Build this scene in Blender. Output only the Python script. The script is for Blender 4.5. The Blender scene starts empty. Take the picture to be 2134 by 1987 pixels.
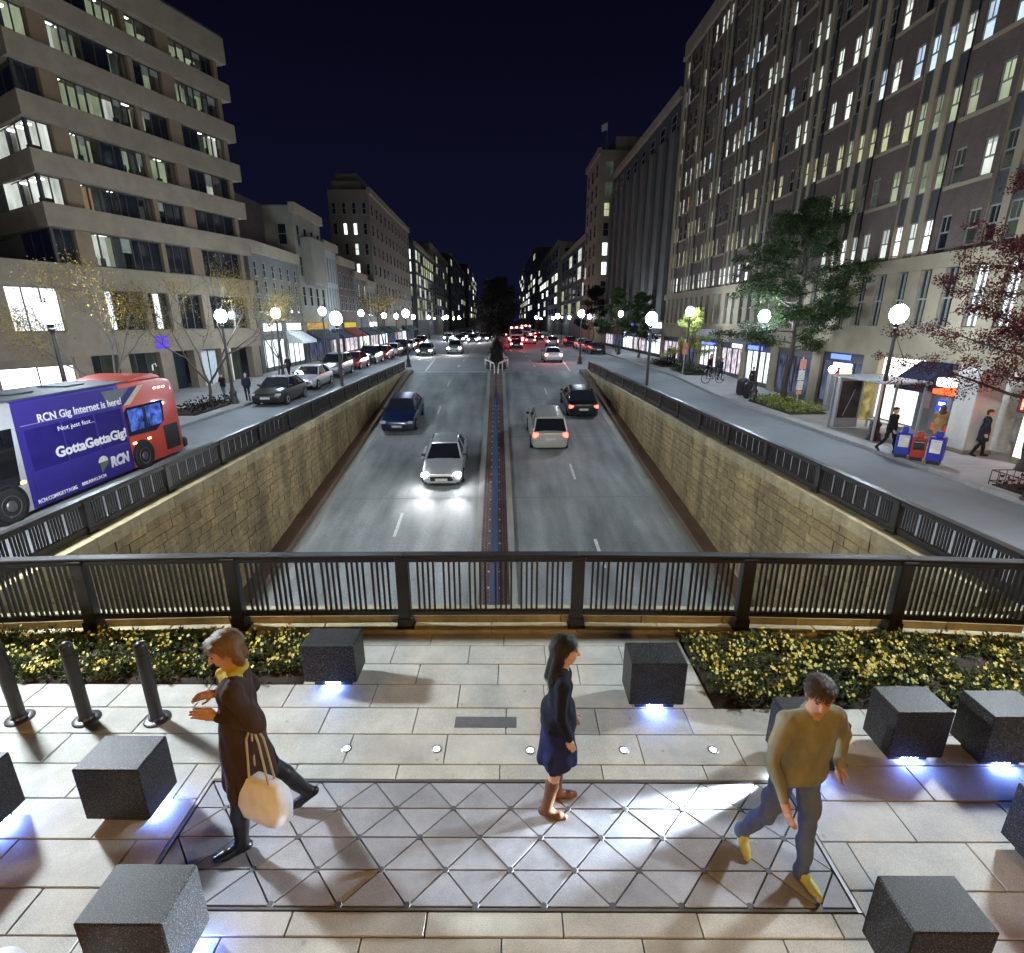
import bpy, bmesh, math, random
import numpy as np
from mathutils import Vector, Matrix, Euler
random.seed(7)
SC = bpy.context.scene
COL = SC.collection
R = math.radians
PI = math.pi

# ------------------------------------------------------------------ camera
cam = bpy.data.cameras.new('camera'); cam_o = bpy.data.objects.new('camera', cam); COL.objects.link(cam_o)
cam.sensor_fit = 'HORIZONTAL'; cam.sensor_width = 36.0; cam.lens = 18.1
cam.clip_start = 0.05; cam.clip_end = 3000
cam_o.location = (0, 0, 4.0)
cam_o.rotation_euler = (R(90 - 16.875), 0, R(-1.4815))
SC.camera = cam_o

# ------------------------------------------------------------------ night sky
world = bpy.data.worlds.new('World'); SC.world = world; world.use_nodes = True
wn = world.node_tree; wn.nodes.clear()
w_out = wn.nodes.new('ShaderNodeOutputWorld'); w_bg = wn.nodes.new('ShaderNodeBackground')
w_sky = wn.nodes.new('ShaderNodeTexSky'); w_sky.sky_type = 'NISHITA'; w_sky.sun_disc = False
w_sky.sun_elevation = R(-3.0); w_sky.sun_rotation = R(180)
w_mix = wn.nodes.new('ShaderNodeMix'); w_mix.data_type = 'RGBA'; w_mix.inputs[0].default_value = 0.93
w_tc = wn.nodes.new('ShaderNodeTexCoord'); w_sp = wn.nodes.new('ShaderNodeSeparateXYZ'); w_rp = wn.nodes.new('ShaderNodeValToRGB')
wn.links.new(w_tc.outputs['Generated'], w_sp.inputs[0]); wn.links.new(w_sp.outputs[2], w_rp.inputs[0])
w_rp.color_ramp.elements[0].position = 0.0; w_rp.color_ramp.elements[0].color = (.034, .042, .15, 1)      # city glow low down
w_rp.color_ramp.elements[1].position = 0.42; w_rp.color_ramp.elements[1].color = (.010, .010, .052, 1)
wn.links.new(w_rp.outputs[0], w_mix.inputs[7])
wn.links.new(w_sky.outputs[0], w_mix.inputs[6]); wn.links.new(w_mix.outputs[2], w_bg.inputs[0])
wn.links.new(w_bg.outputs[0], w_out.inputs[0]); w_bg.inputs[1].default_value = 0.13

SC.view_settings.view_transform = 'Standard'; SC.view_settings.look = 'None'
SC.view_settings.exposure = 0.3; SC.view_settings.gamma = 1.0
SC.render.engine = 'CYCLES'
SC.cycles.use_denoising = True
try: SC.cycles.denoiser = 'OPENIMAGEDENOISE'
except Exception: pass
SC.cycles.max_bounces = 4; SC.cycles.diffuse_bounces = 2; SC.cycles.glossy_bounces = 2
SC.cycles.transparent_max_bounces = 8; SC.cycles.transmission_bounces = 4; SC.cycles.volume_bounces = 0
SC.cycles.sample_clamp_indirect = 3.0; SC.cycles.sample_clamp_direct = 0.0
SC.cycles.use_light_tree = True; SC.cycles.use_adaptive_sampling = True; SC.cycles.adaptive_threshold = 0.04
SC.cycles.caustics_reflective = False; SC.cycles.caustics_refractive = False

# ------------------------------------------------------------------ materials
MATS = {}
def mat(name, col, rough=0.6, metal=0.0, var=0.18, scale=6.0, bump=0.0, bscale=40.0, rand=0.0, spec=0.4, stretch=None, speck=0.0, coat=0.0, stain=0.0, spots=0.0):
    if name in MATS: return MATS[name]
    m = bpy.data.materials.new(name); m.use_nodes = True
    nt = m.node_tree; N = nt.nodes; L = nt.links; b = N['Principled BSDF']
    b.inputs['Roughness'].default_value = rough; b.inputs['Metallic'].default_value = metal
    b.inputs['Specular IOR Level'].default_value = spec
    if coat: b.inputs['Coat Weight'].default_value = coat; b.inputs['Coat Roughness'].default_value = 0.05
    c = (col[0], col[1], col[2], 1)
    tc = N.new('ShaderNodeTexCoord'); src = tc.outputs['Object']
    oi = None
    if rand or stretch is not None or var:
        oi = N.new('ShaderNodeObjectInfo')
        off = N.new('ShaderNodeVectorMath'); off.operation = 'ADD'
        sc = N.new('ShaderNodeMath'); sc.operation = 'MULTIPLY'; sc.inputs[1].default_value = 37.0
        L.new(oi.outputs['Random'], sc.inputs[0]); L.new(src, off.inputs[0]); L.new(sc.outputs[0], off.inputs[1])
        src = off.outputs[0]
    if stretch is not None:
        mp = N.new('ShaderNodeMapping'); mp.inputs['Scale'].default_value = stretch
        L.new(src, mp.inputs['Vector']); srcs = mp.outputs[0]
    else: srcs = src
    nz = N.new('ShaderNodeTexNoise'); nz.inputs['Scale'].default_value = scale; nz.inputs['Detail'].default_value = 6; nz.inputs['Roughness'].default_value = 0.65
    L.new(srcs, nz.inputs['Vector'])
    mr = N.new('ShaderNodeMapRange'); mr.inputs[1].default_value = 0.28; mr.inputs[2].default_value = 0.72
    mr.inputs[3].default_value = 1 - var; mr.inputs[4].default_value = 1 + var
    L.new(nz.outputs[0], mr.inputs[0]); val = mr.outputs[0]
    if rand:
        m2 = N.new('ShaderNodeMapRange'); m2.inputs[3].default_value = 1 - rand; m2.inputs[4].default_value = 1 + rand
        L.new(oi.outputs['Random'], m2.inputs[0]); mu = N.new('ShaderNodeMath'); mu.operation = 'MULTIPLY'
        L.new(val, mu.inputs[0]); L.new(m2.outputs[0], mu.inputs[1]); val = mu.outputs[0]
    if speck:
        vz = N.new('ShaderNodeTexNoise'); vz.inputs['Scale'].default_value = 160; vz.inputs['Detail'].default_value = 2
        L.new(src, vz.inputs['Vector'])
        if speck > 1.2: vz.inputs['Scale'].default_value = 85
        m3 = N.new('ShaderNodeMapRange'); m3.inputs[1].default_value = 0.35 if speck <= 1.2 else .56; m3.inputs[2].default_value = 0.72; m3.inputs[3].default_value = 1 - speck * 0.4; m3.inputs[4].default_value = 1 + speck
        L.new(vz.outputs[0], m3.inputs[0]); mu = N.new('ShaderNodeMath'); mu.operation = 'MULTIPLY'
        L.new(val, mu.inputs[0]); L.new(m3.outputs[0], mu.inputs[1]); val = mu.outputs[0]
    if spots:
        g5 = N.new('ShaderNodeNewGeometry'); v5 = N.new('ShaderNodeTexVoronoi'); v5.inputs['Scale'].default_value = 3.2; L.new(g5.outputs['Position'], v5.inputs['Vector'])
        m5 = N.new('ShaderNodeMapRange'); m5.inputs[1].default_value = .035; m5.inputs[2].default_value = .075; m5.inputs[3].default_value = 1 - spots; m5.inputs[4].default_value = 1.0; L.new(v5.outputs['Distance'], m5.inputs[0])
        mu = N.new('ShaderNodeMath'); mu.operation = 'MULTIPLY'; L.new(val, mu.inputs[0]); L.new(m5.outputs[0], mu.inputs[1]); val = mu.outputs[0]
    if stain:
        ge = N.new('ShaderNodeNewGeometry'); mp2 = N.new('ShaderNodeMapping'); mp2.inputs['Scale'].default_value = (.9, .9, .12); L.new(ge.outputs['Position'], mp2.inputs[0])
        sz = N.new('ShaderNodeTexNoise'); sz.inputs['Scale'].default_value = 1.0; sz.inputs['Detail'].default_value = 7; sz.inputs['Roughness'].default_value = .7; L.new(mp2.outputs[0], sz.inputs['Vector'])
        m4 = N.new('ShaderNodeMapRange'); m4.inputs[1].default_value = .36; m4.inputs[2].default_value = .62; m4.inputs[3].default_value = 1 - stain; m4.inputs[4].default_value = 1.12; L.new(sz.outputs[0], m4.inputs[0])
        mu = N.new('ShaderNodeMath'); mu.operation = 'MULTIPLY'; L.new(val, mu.inputs[0]); L.new(m4.outputs[0], mu.inputs[1]); val = mu.outputs[0]
    sm = N.new('ShaderNodeVectorMath'); sm.operation = 'SCALE'; sm.inputs[0].default_value = col
    L.new(val, sm.inputs['Scale']); L.new(sm.outputs[0], b.inputs['Base Color'])
    if bump:
        bz = N.new('ShaderNodeTexNoise'); bz.inputs['Scale'].default_value = bscale; bz.inputs['Detail'].default_value = 4
        L.new(src, bz.inputs['Vector'])
        bp = N.new('ShaderNodeBump'); bp.inputs['Strength'].default_value = bump; bp.inputs['Distance'].default_value = 0.01
        L.new(bz.outputs[0], bp.inputs['Height']); L.new(bp.outputs[0], b.inputs['Normal'])
    rr = N.new('ShaderNodeMapRange'); dr = .01 if coat else .08; rr.inputs[3].default_value = max(0.03, rough - dr); rr.inputs[4].default_value = min(1, rough + dr)
    L.new(nz.outputs[0], rr.inputs[0]); L.new(rr.outputs[0], b.inputs['Roughness'])
    MATS[name] = m; return m

def emit(name, col, strength, sample=True, var=0.0, scale=3.0, stretch=(1, 1, 1), blind=0.0):
    if name in MATS: return MATS[name]
    m = bpy.data.materials.new(name); m.use_nodes = True
    nt = m.node_tree; N = nt.nodes; L = nt.links; N.clear()
    o = N.new('ShaderNodeOutputMaterial'); e = N.new('ShaderNodeEmission')
    e.inputs[0].default_value = (*col, 1); e.inputs[1].default_value = strength
    if var:
        tc = N.new('ShaderNodeTexCoord'); oi = N.new('ShaderNodeObjectInfo')
        ad = N.new('ShaderNodeVectorMath'); ad.operation = 'ADD'; s = N.new('ShaderNodeMath'); s.operation = 'MULTIPLY'; s.inputs[1].default_value = 91
        L.new(oi.outputs['Random'], s.inputs[0]); L.new(tc.outputs['Object'], ad.inputs[0]); L.new(s.outputs[0], ad.inputs[1])
        mp = N.new('ShaderNodeMapping'); mp.inputs['Scale'].default_value = stretch; L.new(ad.outputs[0], mp.inputs[0])
        nz = N.new('ShaderNodeTexNoise'); nz.inputs['Scale'].default_value = scale; nz.inputs['Detail'].default_value = 3; L.new(mp.outputs[0], nz.inputs['Vector'])
        mr = N.new('ShaderNodeMapRange'); mr.inputs[1].default_value = .3; mr.inputs[2].default_value = .7
        mr.inputs[3].default_value = strength * (1 - var); mr.inputs[4].default_value = strength * (1 + var)
        out = mr.outputs[0]; L.new(nz.outputs[0], mr.inputs[0])
        if blind:   # a roller blind drawn down by a different amount in each window
            sx = N.new('ShaderNodeSeparateXYZ'); L.new(tc.outputs['Object'], sx.inputs[0]); th = N.new('ShaderNodeMath'); th.operation = 'MULTIPLY_ADD'; th.inputs[1].default_value = 1.6; th.inputs[2].default_value = .1; L.new(oi.outputs['Random'], th.inputs[0])
            gt = N.new('ShaderNodeMath'); gt.operation = 'GREATER_THAN'; L.new(sx.outputs[2], gt.inputs[0]); L.new(th.outputs[0], gt.inputs[1])
            bm = N.new('ShaderNodeMapRange'); bm.inputs[3].default_value = 1.0; bm.inputs[4].default_value = 1 - blind; L.new(gt.outputs[0], bm.inputs[0])
            mm = N.new('ShaderNodeMath'); mm.operation = 'MULTIPLY'; L.new(out, mm.inputs[0]); L.new(bm.outputs[0], mm.inputs[1]); out = mm.outputs[0]
        L.new(out, e.inputs[1])
    L.new(e.outputs[0], o.inputs[0])
    if not sample: m.cycles.emission_sampling = 'NONE'
    MATS[name] = m; return m

def glass(name, tint=(0.02, 0.025, 0.035), clear=0.0, rough=0.03):
    if name in MATS: return MATS[name]
    m = bpy.data.materials.new(name); m.use_nodes = True
    nt = m.node_tree; N = nt.nodes; L = nt.links; b = N['Principled BSDF']
    b.inputs['Base Color'].default_value = (*tint, 1); b.inputs['Roughness'].default_value = rough; b.inputs['Specular IOR Level'].default_value = 0.7
    if clear:
        t = N.new('ShaderNodeBsdfTransparent'); mx = N.new('ShaderNodeMixShader'); mx.inputs[0].default_value = clear
        o = N['Material Output']; L.new(b.outputs[0], mx.inputs[1]); L.new(t.outputs[0], mx.inputs[2]); L.new(mx.outputs[0], o.inputs[0])
    MATS[name] = m; return m

def brickmat(name, c1, c2, mortar, w=0.2, h=0.065, rough=0.85, axes='YZ'):
    if name in MATS: return MATS[name]
    m = bpy.data.materials.new(name); m.use_nodes = True
    nt = m.node_tree; N = nt.nodes; L = nt.links; b = N['Principled BSDF']; b.inputs['Roughness'].default_value = rough
    tc = N.new('ShaderNodeTexCoord'); sp = N.new('ShaderNodeSeparateXYZ'); cb = N.new('ShaderNodeCombineXYZ')
    L.new(tc.outputs['Object'], sp.inputs[0])
    L.new(sp.outputs['XYZ'.index(axes[0])], cb.inputs[0]); L.new(sp.outputs['XYZ'.index(axes[1])], cb.inputs[1])
    bt = N.new('ShaderNodeTexBrick'); bt.inputs['Scale'].default_value = 1; bt.inputs['Brick Width'].default_value = w; bt.inputs['Row Height'].default_value = h; bt.inputs['Mortar Size'].default_value = h * 0.1
    bt.inputs['Color1'].default_value = (*c1, 1); bt.inputs['Color2'].default_value = (*c2, 1); bt.inputs['Mortar'].default_value = (*mortar, 1)
    L.new(cb.outputs[0], bt.inputs['Vector'])
    nz = N.new('ShaderNodeTexNoise'); nz.inputs['Scale'].default_value = 1.3; nz.inputs['Detail'].default_value = 5; L.new(tc.outputs['Object'], nz.inputs['Vector'])
    mr = N.new('ShaderNodeMapRange'); mr.inputs[1].default_value = .3; mr.inputs[2].default_value = .7; mr.inputs[3].default_value = .75; mr.inputs[4].default_value = 1.2; L.new(nz.outputs[0], mr.inputs[0])
    sm = N.new('ShaderNodeVectorMath'); sm.operation = 'SCALE'; L.new(bt.outputs[0], sm.inputs[0]); L.new(mr.outputs[0], sm.inputs['Scale'])
    L.new(sm.outputs[0], b.inputs['Base Color'])
    MATS[name] = m; return m

# ------------------------------------------------------------------ mesh helpers
class MB:
    def __init__(s): s.v = []; s.f = []; s.m = []
    def add(s, verts, faces, mi=0):
        o = len(s.v); s.v.extend([tuple(p) for p in verts]); s.f.extend([tuple(i + o for i in q) for q in faces]); s.m.extend([mi] * len(faces)); return s
    def box(s, x0, x1, y0, y1, z0, z1, mi=0):
        if x0 > x1: x0, x1 = x1, x0
        if y0 > y1: y0, y1 = y1, y0
        if z0 > z1: z0, z1 = z1, z0
        return s.add([(x0, y0, z0), (x1, y0, z0), (x1, y1, z0), (x0, y1, z0), (x0, y0, z1), (x1, y0, z1), (x1, y1, z1), (x0, y1, z1)],
                     [(0, 3, 2, 1), (4, 5, 6, 7), (0, 1, 5, 4), (1, 2, 6, 5), (2, 3, 7, 6), (3, 0, 4, 7)], mi)
    def cbox(s, x0, x1, y0, y1, z0, z1, c=0.01, mi=0):
        v = []; 
        for sx in (0, 1):
            for sy in (0, 1):
                for sz in (0, 1):
                    X = (x0, x1)[sx]; Y = (y0, y1)[sy]; Z = (z0, z1)[sz]
                    dx = c if sx == 0 else -c; dy = c if sy == 0 else -c; dz = c if sz == 0 else -c
                    v += [(X, Y + dy, Z + dz), (X + dx, Y, Z + dz), (X + dx, Y + dy, Z)]
        I = lambda a, b, d, k: ((a * 2 + b) * 2 + d) * 3 + k
        f = []
        f.append((I(0,0,0,0), I(0,0,1,0), I(0,1,1,0), I(0,1,0,0))); f.append((I(1,0,0,0), I(1,1,0,0), I(1,1,1,0), I(1,0,1,0)))
        f.append((I(0,0,0,1), I(1,0,0,1), I(1,0,1,1), I(0,0,1,1))); f.append((I(0,1,0,1), I(0,1,1,1), I(1,1,1,1), I(1,1,0,1)))
        f.append((I(0,0,0,2), I(0,1,0,2), I(1,1,0,2), I(1,0,0,2))); f.append((I(0,0,1,2), I(1,0,1,2), I(1,1,1,2), I(0,1,1,2)))
        for a in (0, 1):
            for b in (0, 1):
                f.append((I(a,b,0,0), I(a,b,0,1), I(a,b,1,1), I(a,b,1,0)))
                f.append((I(a,0,b,0), I(a,0,b,2), I(a,1,b,2), I(a,1,b,0)))
                f.append((I(0,a,b,1), I(0,a,b,2), I(1,a,b,2), I(1,a,b,1)))
        for a in (0, 1):
            for b in (0, 1):
                for d in (0, 1): f.append((I(a,b,d,0), I(a,b,d,1), I(a,b,d,2)))
        return s.add(v, f, mi)
    def quad(s, a, b, c, d, mi=0): return s.add([a, b, c, d], [(0, 1, 2, 3)], mi)
    def prism(s, poly, z0, z1, mi=0, axis='z'):
        n = len(poly)
        def P(p, h):
            if axis == 'z': return (p[0], p[1], h)
            if axis == 'x': return (h, p[0], p[1])
            return (p[0], h, p[1])
        v = [P(p, z0) for p in poly] + [P(p, z1) for p in poly]
        f = [tuple(range(n - 1, -1, -1)), tuple(range(n, 2 * n))] + [(i, (i + 1) % n, n + (i + 1) % n, n + i) for i in range(n)]
        return s.add(v, f, mi)
    def tube(s, p0, p1, r0, r1=None, n=8, mi=0, caps=True):
        r1 = r0 if r1 is None else r1
        p0 = Vector(p0); p1 = Vector(p1); d = (p1 - p0)
        if d.length < 1e-6: return s
        d.normalize(); a = d.orthogonal().normalized(); b = d.cross(a)
        v = [tuple(p0 + (a * math.cos(t) + b * math.sin(t)) * r0) for t in [2 * PI * i / n for i in range(n)]]
        v += [tuple(p1 + (a * math.cos(t) + b * math.sin(t)) * r1) for t in [2 * PI * i / n for i in range(n)]]
        f = [(i, (i + 1) % n, n + (i + 1) % n, n + i) for i in range(n)]
        if caps: f += [tuple(range(n - 1, -1, -1)), tuple(range(n, 2 * n))]
        return s.add(v, f, mi)
    def path(s, pts, r, n=6, mi=0):
        for i in range(len(pts) - 1):
            s.tube(pts[i], pts[i + 1], r if not isinstance(r, (list, tuple)) else r[i], None if not isinstance(r, (list, tuple)) else r[i + 1], n, mi)
        return s
    def lathe(s, prof, n=16, mi=0, c=(0, 0, 0), caps=True):
        v = []; f = []
        for (r, z) in prof:
            for i in range(n): t = 2 * PI * i / n; v.append((c[0] + r * math.cos(t), c[1] + r * math.sin(t), c[2] + z))
        for k in range(len(prof) - 1):
            for i in range(n): j = (i + 1) % n; f.append((k * n + i, k * n + j, (k + 1) * n + j, (k + 1) * n + i))
        if caps: f.append(tuple(range(n - 1, -1, -1))); f.append(tuple(range((len(prof) - 1) * n, len(prof) * n)))
        return s.add(v, f, mi)
    def loft(s, rings, mi=0, caps=True):
        n = len(rings[0]); v = [p for r in rings for p in r]; f = []
        for k in range(len(rings) - 1):
            for i in range(n): j = (i + 1) % n; f.append((k * n + i, k * n + j, (k + 1) * n + j, (k + 1) * n + i))
        if caps: f.append(tuple(range(n - 1, -1, -1))); f.append(tuple(range((len(rings) - 1) * n, len(rings) * n)))
        return s.add(v, f, mi)
    def mesh(s, name, mats, smooth=False):
        me = bpy.data.meshes.new(name); me.from_pydata(s.v, [], s.f)
        for m in (mats if isinstance(mats, (list, tuple)) else [mats]): me.materials.append(m)
        if any(s.m): me.polygons.foreach_set('material_index', s.m)
        if smooth: me.polygons.foreach_set('use_smooth', [True] * len(me.polygons))
        me.update(); return me
    def build(s, name, mats, parent=None, smooth=False, loc=None, **tags):
        return place(s.mesh(name, mats, smooth), name, parent, loc, **tags)

def place(me, name, parent=None, loc=None, rot=None, scale=None, **tags):
    o = bpy.data.objects.new(name, me); COL.objects.link(o)
    if parent is not None: o.parent = parent
    if loc is not None: o.location = loc
    if rot is not None: o.rotation_euler = rot
    if scale is not None: o.scale = scale
    for k, v in tags.items():
        if v is not None: o[k] = v
    return o
def empty(name, loc=(0, 0, 0), rz=0.0, **tags):
    o = bpy.data.objects.new(name, None); COL.objects.link(o); o.location = loc; o.rotation_euler = (0, 0, rz); o.empty_display_size = 0.2
    for k, v in tags.items():
        if v is not None: o[k] = v
    return o
def copy_tree(o, parent=None):
    c = o.copy(); COL.objects.link(c); c.parent = parent
    for ch in list(o.children): copy_tree(ch, c)
    return c
def smooth_angle(me, ang=40):
    try: me.set_sharp_from_angle(angle=R(ang))
    except Exception: pass
def text(body, name, size, mat_, parent, loc, rot, width=None, height=None, bold=0.0, ext=0.004, align='LEFT', shear=0.0):
    cu = bpy.data.curves.new(name, 'FONT'); cu.body = body; cu.size = size; cu.offset = bold; cu.extrude = ext; cu.align_x = align; cu.shear = shear
    cu.resolution_u = 3
    o = bpy.data.objects.new(name, cu); COL.objects.link(o); o.data.materials.append(mat_)
    bpy.context.view_layer.update()
    dg = bpy.context.evaluated_depsgraph_get(); me = bpy.data.meshes.new_from_object(o.evaluated_get(dg))
    bpy.data.objects.remove(o); bpy.data.curves.remove(cu)
    xs = [v.co.x for v in me.vertices]; ys = [v.co.y for v in me.vertices]
    sx = width / max(1e-4, (max(xs) - min(xs))) if width else 1; sy = height / max(1e-4, (max(ys) - min(ys))) if height else sx
    return place(me, name, parent, loc, rot, (sx, sy, 1))

def S(y):   # street level of the service roads and the avenue
    if y < 28: return -0.5
    if y > 44: return 0.0
    t = (y - 28) / 16; t = t * t * (3 - 2 * t); return -0.5 + 0.5 * t
def RAMP(y):  # level of the sunken roadway
    if y < 7: return -4.284
    if y > 43: return 0.0
    z = -0.126 * (41 - y)
    if y > 38: t = (y - 38) / 5; z = -0.378 * (1 - t) ** 2 if t < 1 else 0
    return z
# ================================================================== the setting
M_paver = mat('plaza_stone', (0.40, 0.388, 0.345), 0.62, var=0.16, scale=3.5, bump=0.15, bscale=120, rand=0.08, speck=0.35, stain=.16, spots=.3)
M_joint = mat('joint_mortar', (0.20, 0.19, 0.17), 0.95)
M_tri = mat('triangle_slab_stone', (0.30, 0.305, 0.33), 0.5, var=0.16, scale=4, bump=0.12, bscale=140, rand=0.14, speck=0.3, stain=.22, spots=.25)
M_steel = mat('brushed_steel', (0.42, 0.42, 0.44), 0.4, 1.0, var=0.1)
M_iron = mat('black_painted_iron', (0.016, 0.013, 0.012), 0.42, 0.0, var=0.3, scale=5, bump=0.1, bscale=30, spec=0.5)
M_cope = mat('coping_stone', (0.34, 0.285, 0.165), 0.75, var=0.25, scale=5, bump=0.3, bscale=60, rand=0.16, speck=0.2, stain=.35)
M_asph = mat('asphalt', (0.20, 0.205, 0.215), 0.78, var=0.22, scale=0.35, bump=0.35, bscale=150, speck=0.4)
M_walk = mat('sidewalk_concrete', (0.30, 0.29, 0.28), 0.8, var=0.18, scale=0.8, bump=0.2, bscale=90, rand=0.06, speck=0.2)
M_curb = mat('granite_kerb', (0.27, 0.265, 0.26), 0.75, var=0.2, scale=3, rand=0.08, speck=0.3)
M_ground = mat('dark_ground', (0.06, 0.06, 0.058), 0.9)
M_white = mat('road_paint_white', (0.62, 0.62, 0.6), 0.7, var=0.3, scale=6)
M_granite = mat('dark_granite', (0.072, 0.069, 0.070), 0.5, var=0.25, scale=5, bump=0.15, bscale=160, speck=2.6, rand=0.08, spec=.35)

# concrete of the sunken road: tyre streaks along the lanes, stains, fine cracks
def road_mat():
    m = bpy.data.materials.new('road_concrete'); m.use_nodes = True
    N = m.node_tree.nodes; L = m.node_tree.links; b = N['Principled BSDF']; b.inputs['Roughness'].default_value = .68
    tc = N.new('ShaderNodeTexCoord')
    def noise(sc, st, det=5):
        mp = N.new('ShaderNodeMapping'); mp.inputs['Scale'].default_value = st; L.new(tc.outputs['Object'], mp.inputs[0])
        n = N.new('ShaderNodeTexNoise'); n.inputs['Scale'].default_value = sc; n.inputs['Detail'].default_value = det; L.new(mp.outputs[0], n.inputs['Vector']); return n.outputs[0]
    def rng(s, a, b_, lo=.3, hi=.7):
        r = N.new('ShaderNodeMapRange'); r.inputs[1].default_value = lo; r.inputs[2].default_value = hi; r.inputs[3].default_value = a; r.inputs[4].default_value = b_; L.new(s, r.inputs[0]); return r.outputs[0]
    def mul(a, b_):
        u = N.new('ShaderNodeMath'); u.operation = 'MULTIPLY'; L.new(a, u.inputs[0]); L.new(b_, u.inputs[1]); return u.outputs[0]
    v = mul(rng(noise(1.6, (1, .05, 1)), .62, 1.22), rng(noise(.45, (1, .55, 1), 8), .6, 1.2))
    v = mul(v, rng(noise(38, (1, 1, 1), 3), .66, 1.3))
    vo = N.new('ShaderNodeTexVoronoi'); vo.feature = 'DISTANCE_TO_EDGE'; vo.inputs['Scale'].default_value = .16
    wz = N.new('ShaderNodeTexNoise'); wz.inputs['Scale'].default_value = .9; wz.inputs['Detail'].default_value = 6; L.new(tc.outputs['Object'], wz.inputs['Vector'])
    wv = N.new('ShaderNodeVectorMath'); wv.operation = 'MULTIPLY_ADD'; wv.inputs[1].default_value = (3.5, 3.5, 3.5); L.new(wz.outputs[1], wv.inputs[0]); L.new(tc.outputs['Object'], wv.inputs[2]); L.new(wv.outputs[0], vo.inputs['Vector'])
    v = mul(v, rng(vo.outputs['Distance'], .7, 1.0, .0, .004))
    s = N.new('ShaderNodeVectorMath'); s.operation = 'SCALE'; s.inputs[0].default_value = (.285, .30, .30); L.new(v, s.inputs['Scale']); L.new(s.outputs[0], b.inputs['Base Color'])
    bp = N.new('ShaderNodeBump'); bp.inputs['Strength'].default_value = .25; bp.inputs['Distance'].default_value = .01; L.new(noise(80, (1, 1, 1), 3), bp.inputs['Height']); L.new(bp.outputs[0], b.inputs['Normal'])
    return m
M_road = road_mat()

# ---- wide ground sheet with the cut for the sunken road
g = MB(); Zg = -0.66; XS = [-1500, -7.9, 7.6, 1500]; YS = [-400, -30, 43.0, 2500]
for i in range(3):
    for j in range(3):
        if i == 1 and j == 1: continue
        g.quad((XS[i], YS[j], Zg), (XS[i + 1], YS[j], Zg), (XS[i + 1], YS[j + 1], Zg), (XS[i], YS[j + 1], Zg))
g.build('ground', M_ground, kind='structure')

def strip(name, x0, x1, ys, zf, m, dz=0.0, **tags):
    b = MB(); v = []; f = []
    for y in ys: v += [(x0, y, zf(y) + dz), (x1, y, zf(y) + dz)]
    for k in range(len(ys) - 1): f.append((2 * k, 2 * k + 1, 2 * k + 3, 2 * k + 2))
    b.add(v, f); return b.build(name, m, kind='structure', **tags)
fr = lambda a, b, n: [a + (b - a) * i / n for i in range(n + 1)]
ysS = [-40, 0, 20, 27.9] + fr(28, 44, 12)
XL, XR = -7.3, 7.0          # faces of the two retaining walls
CL, CR = -13.8, 13.3        # kerbs of the two pavements
strip('service_road', CL, XL - .5, ysS, S, M_asph)
strip('service_road', XR + .5, CR, ysS, S, M_asph)
strip('avenue', CL, CR, [44.0, 60, 90, 140, 250, 600, 1500], S, M_asph, 0.0)
strip('avenue', XL - .5, -0.9, [43.02, 43.5, 43.99], S, M_asph, 0.0); strip('avenue', .6, XR + .5, [43.02, 43.5, 43.99], S, M_asph, 0.0)
ysW = ysS + [60, 90, 140, 250, 600, 1500]
def pavement(x0, x1, kerb_x, sgn):
    p = strip('pavement', x0, x1, ysW, lambda y: S(y) + .13, M_walk)
    # kerb stones, a real step
    n = 0; y = 6.0
    while y < 130:
        L_ = 1.8 if y < 60 else 6.0
        k = MB(); a, b_ = min(kerb_x, kerb_x + sgn * .18), max(kerb_x, kerb_x + sgn * .18)
        z0, z1 = S(y) + .136, S(y + L_) + .136
        k.add([(a, y + .006, -.9), (b_, y + .006, -.9), (b_, y + L_ - .006, -.9), (a, y + L_ - .006, -.9), (a, y + .006, z0), (b_, y + .006, z0), (b_, y + L_ - .006, z1), (a, y + L_ - .006, z1)],
              [(0, 3, 2, 1), (4, 5, 6, 7), (0, 1, 5, 4), (1, 2, 6, 5), (2, 3, 7, 6), (3, 0, 4, 7)])
        k.build('kerb_stone', M_curb, p); y += L_
    # expansion joints scored in the concrete
    j = MB()
    for yy in fr(9, 60, 34): 
        z = S(yy) + .132
        j.box(x0 + .02, x1 - .02, yy - .006, yy + .006, z - .001, z + .0012)
    for q in (.33, .66):
        xx = x0 + (x1 - x0) * q
        j.box(xx - .006, xx + .006, 8, 27.8, -.3695, -.3675)
    j.build('score_line', M_joint, p, kind='stuff')
    return p
pavement(CL - 40, CL, CL - .18, 1)
pavement(CR, CR + 40, CR, 1)

# ---- sunken road, median, side kerbs
ysR = [-25, 0, 7] + fr(7.5, 43, 60)
strip('sunken_road', XL - .02, XR + .02, ysR, RAMP, M_road)
M_gut = mat('gutter_concrete', (0.30, 0.30, 0.27), 0.8, var=0.25, scale=2, stretch=(1, .2, 1))
M_brown = mat('brown_safety_kerb', (0.16, 0.105, 0.075), 0.85, var=0.3, scale=2.5, stretch=(1, .3, 1), bump=.2)
def ribbon(mb, x0, x1, y0, y1, h0, h1, n=24, mi=0):
    rs = []
    for y in fr(y0, y1, n):
        z = RAMP(y); rs.append([(x0, y, z + h0), (x1, y, z + h0), (x1, y, z + h1), (x0, y, z + h1)])
    mb.loft(rs, mi)
def seg_ribbon(name, x0, x1, y0, y1, L_, h0, h1, m, parent=None, gap=.012, **t):
    y = y0; first = None
    while y < y1 - .1:
        b = MB(); ribbon(b, x0, x1, y + gap / 2, min(y + L_, y1) - gap / 2, h0, h1, 4); o = b.build(name, m, parent, **t); y += L_
        first = first or o
    return first
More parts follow.
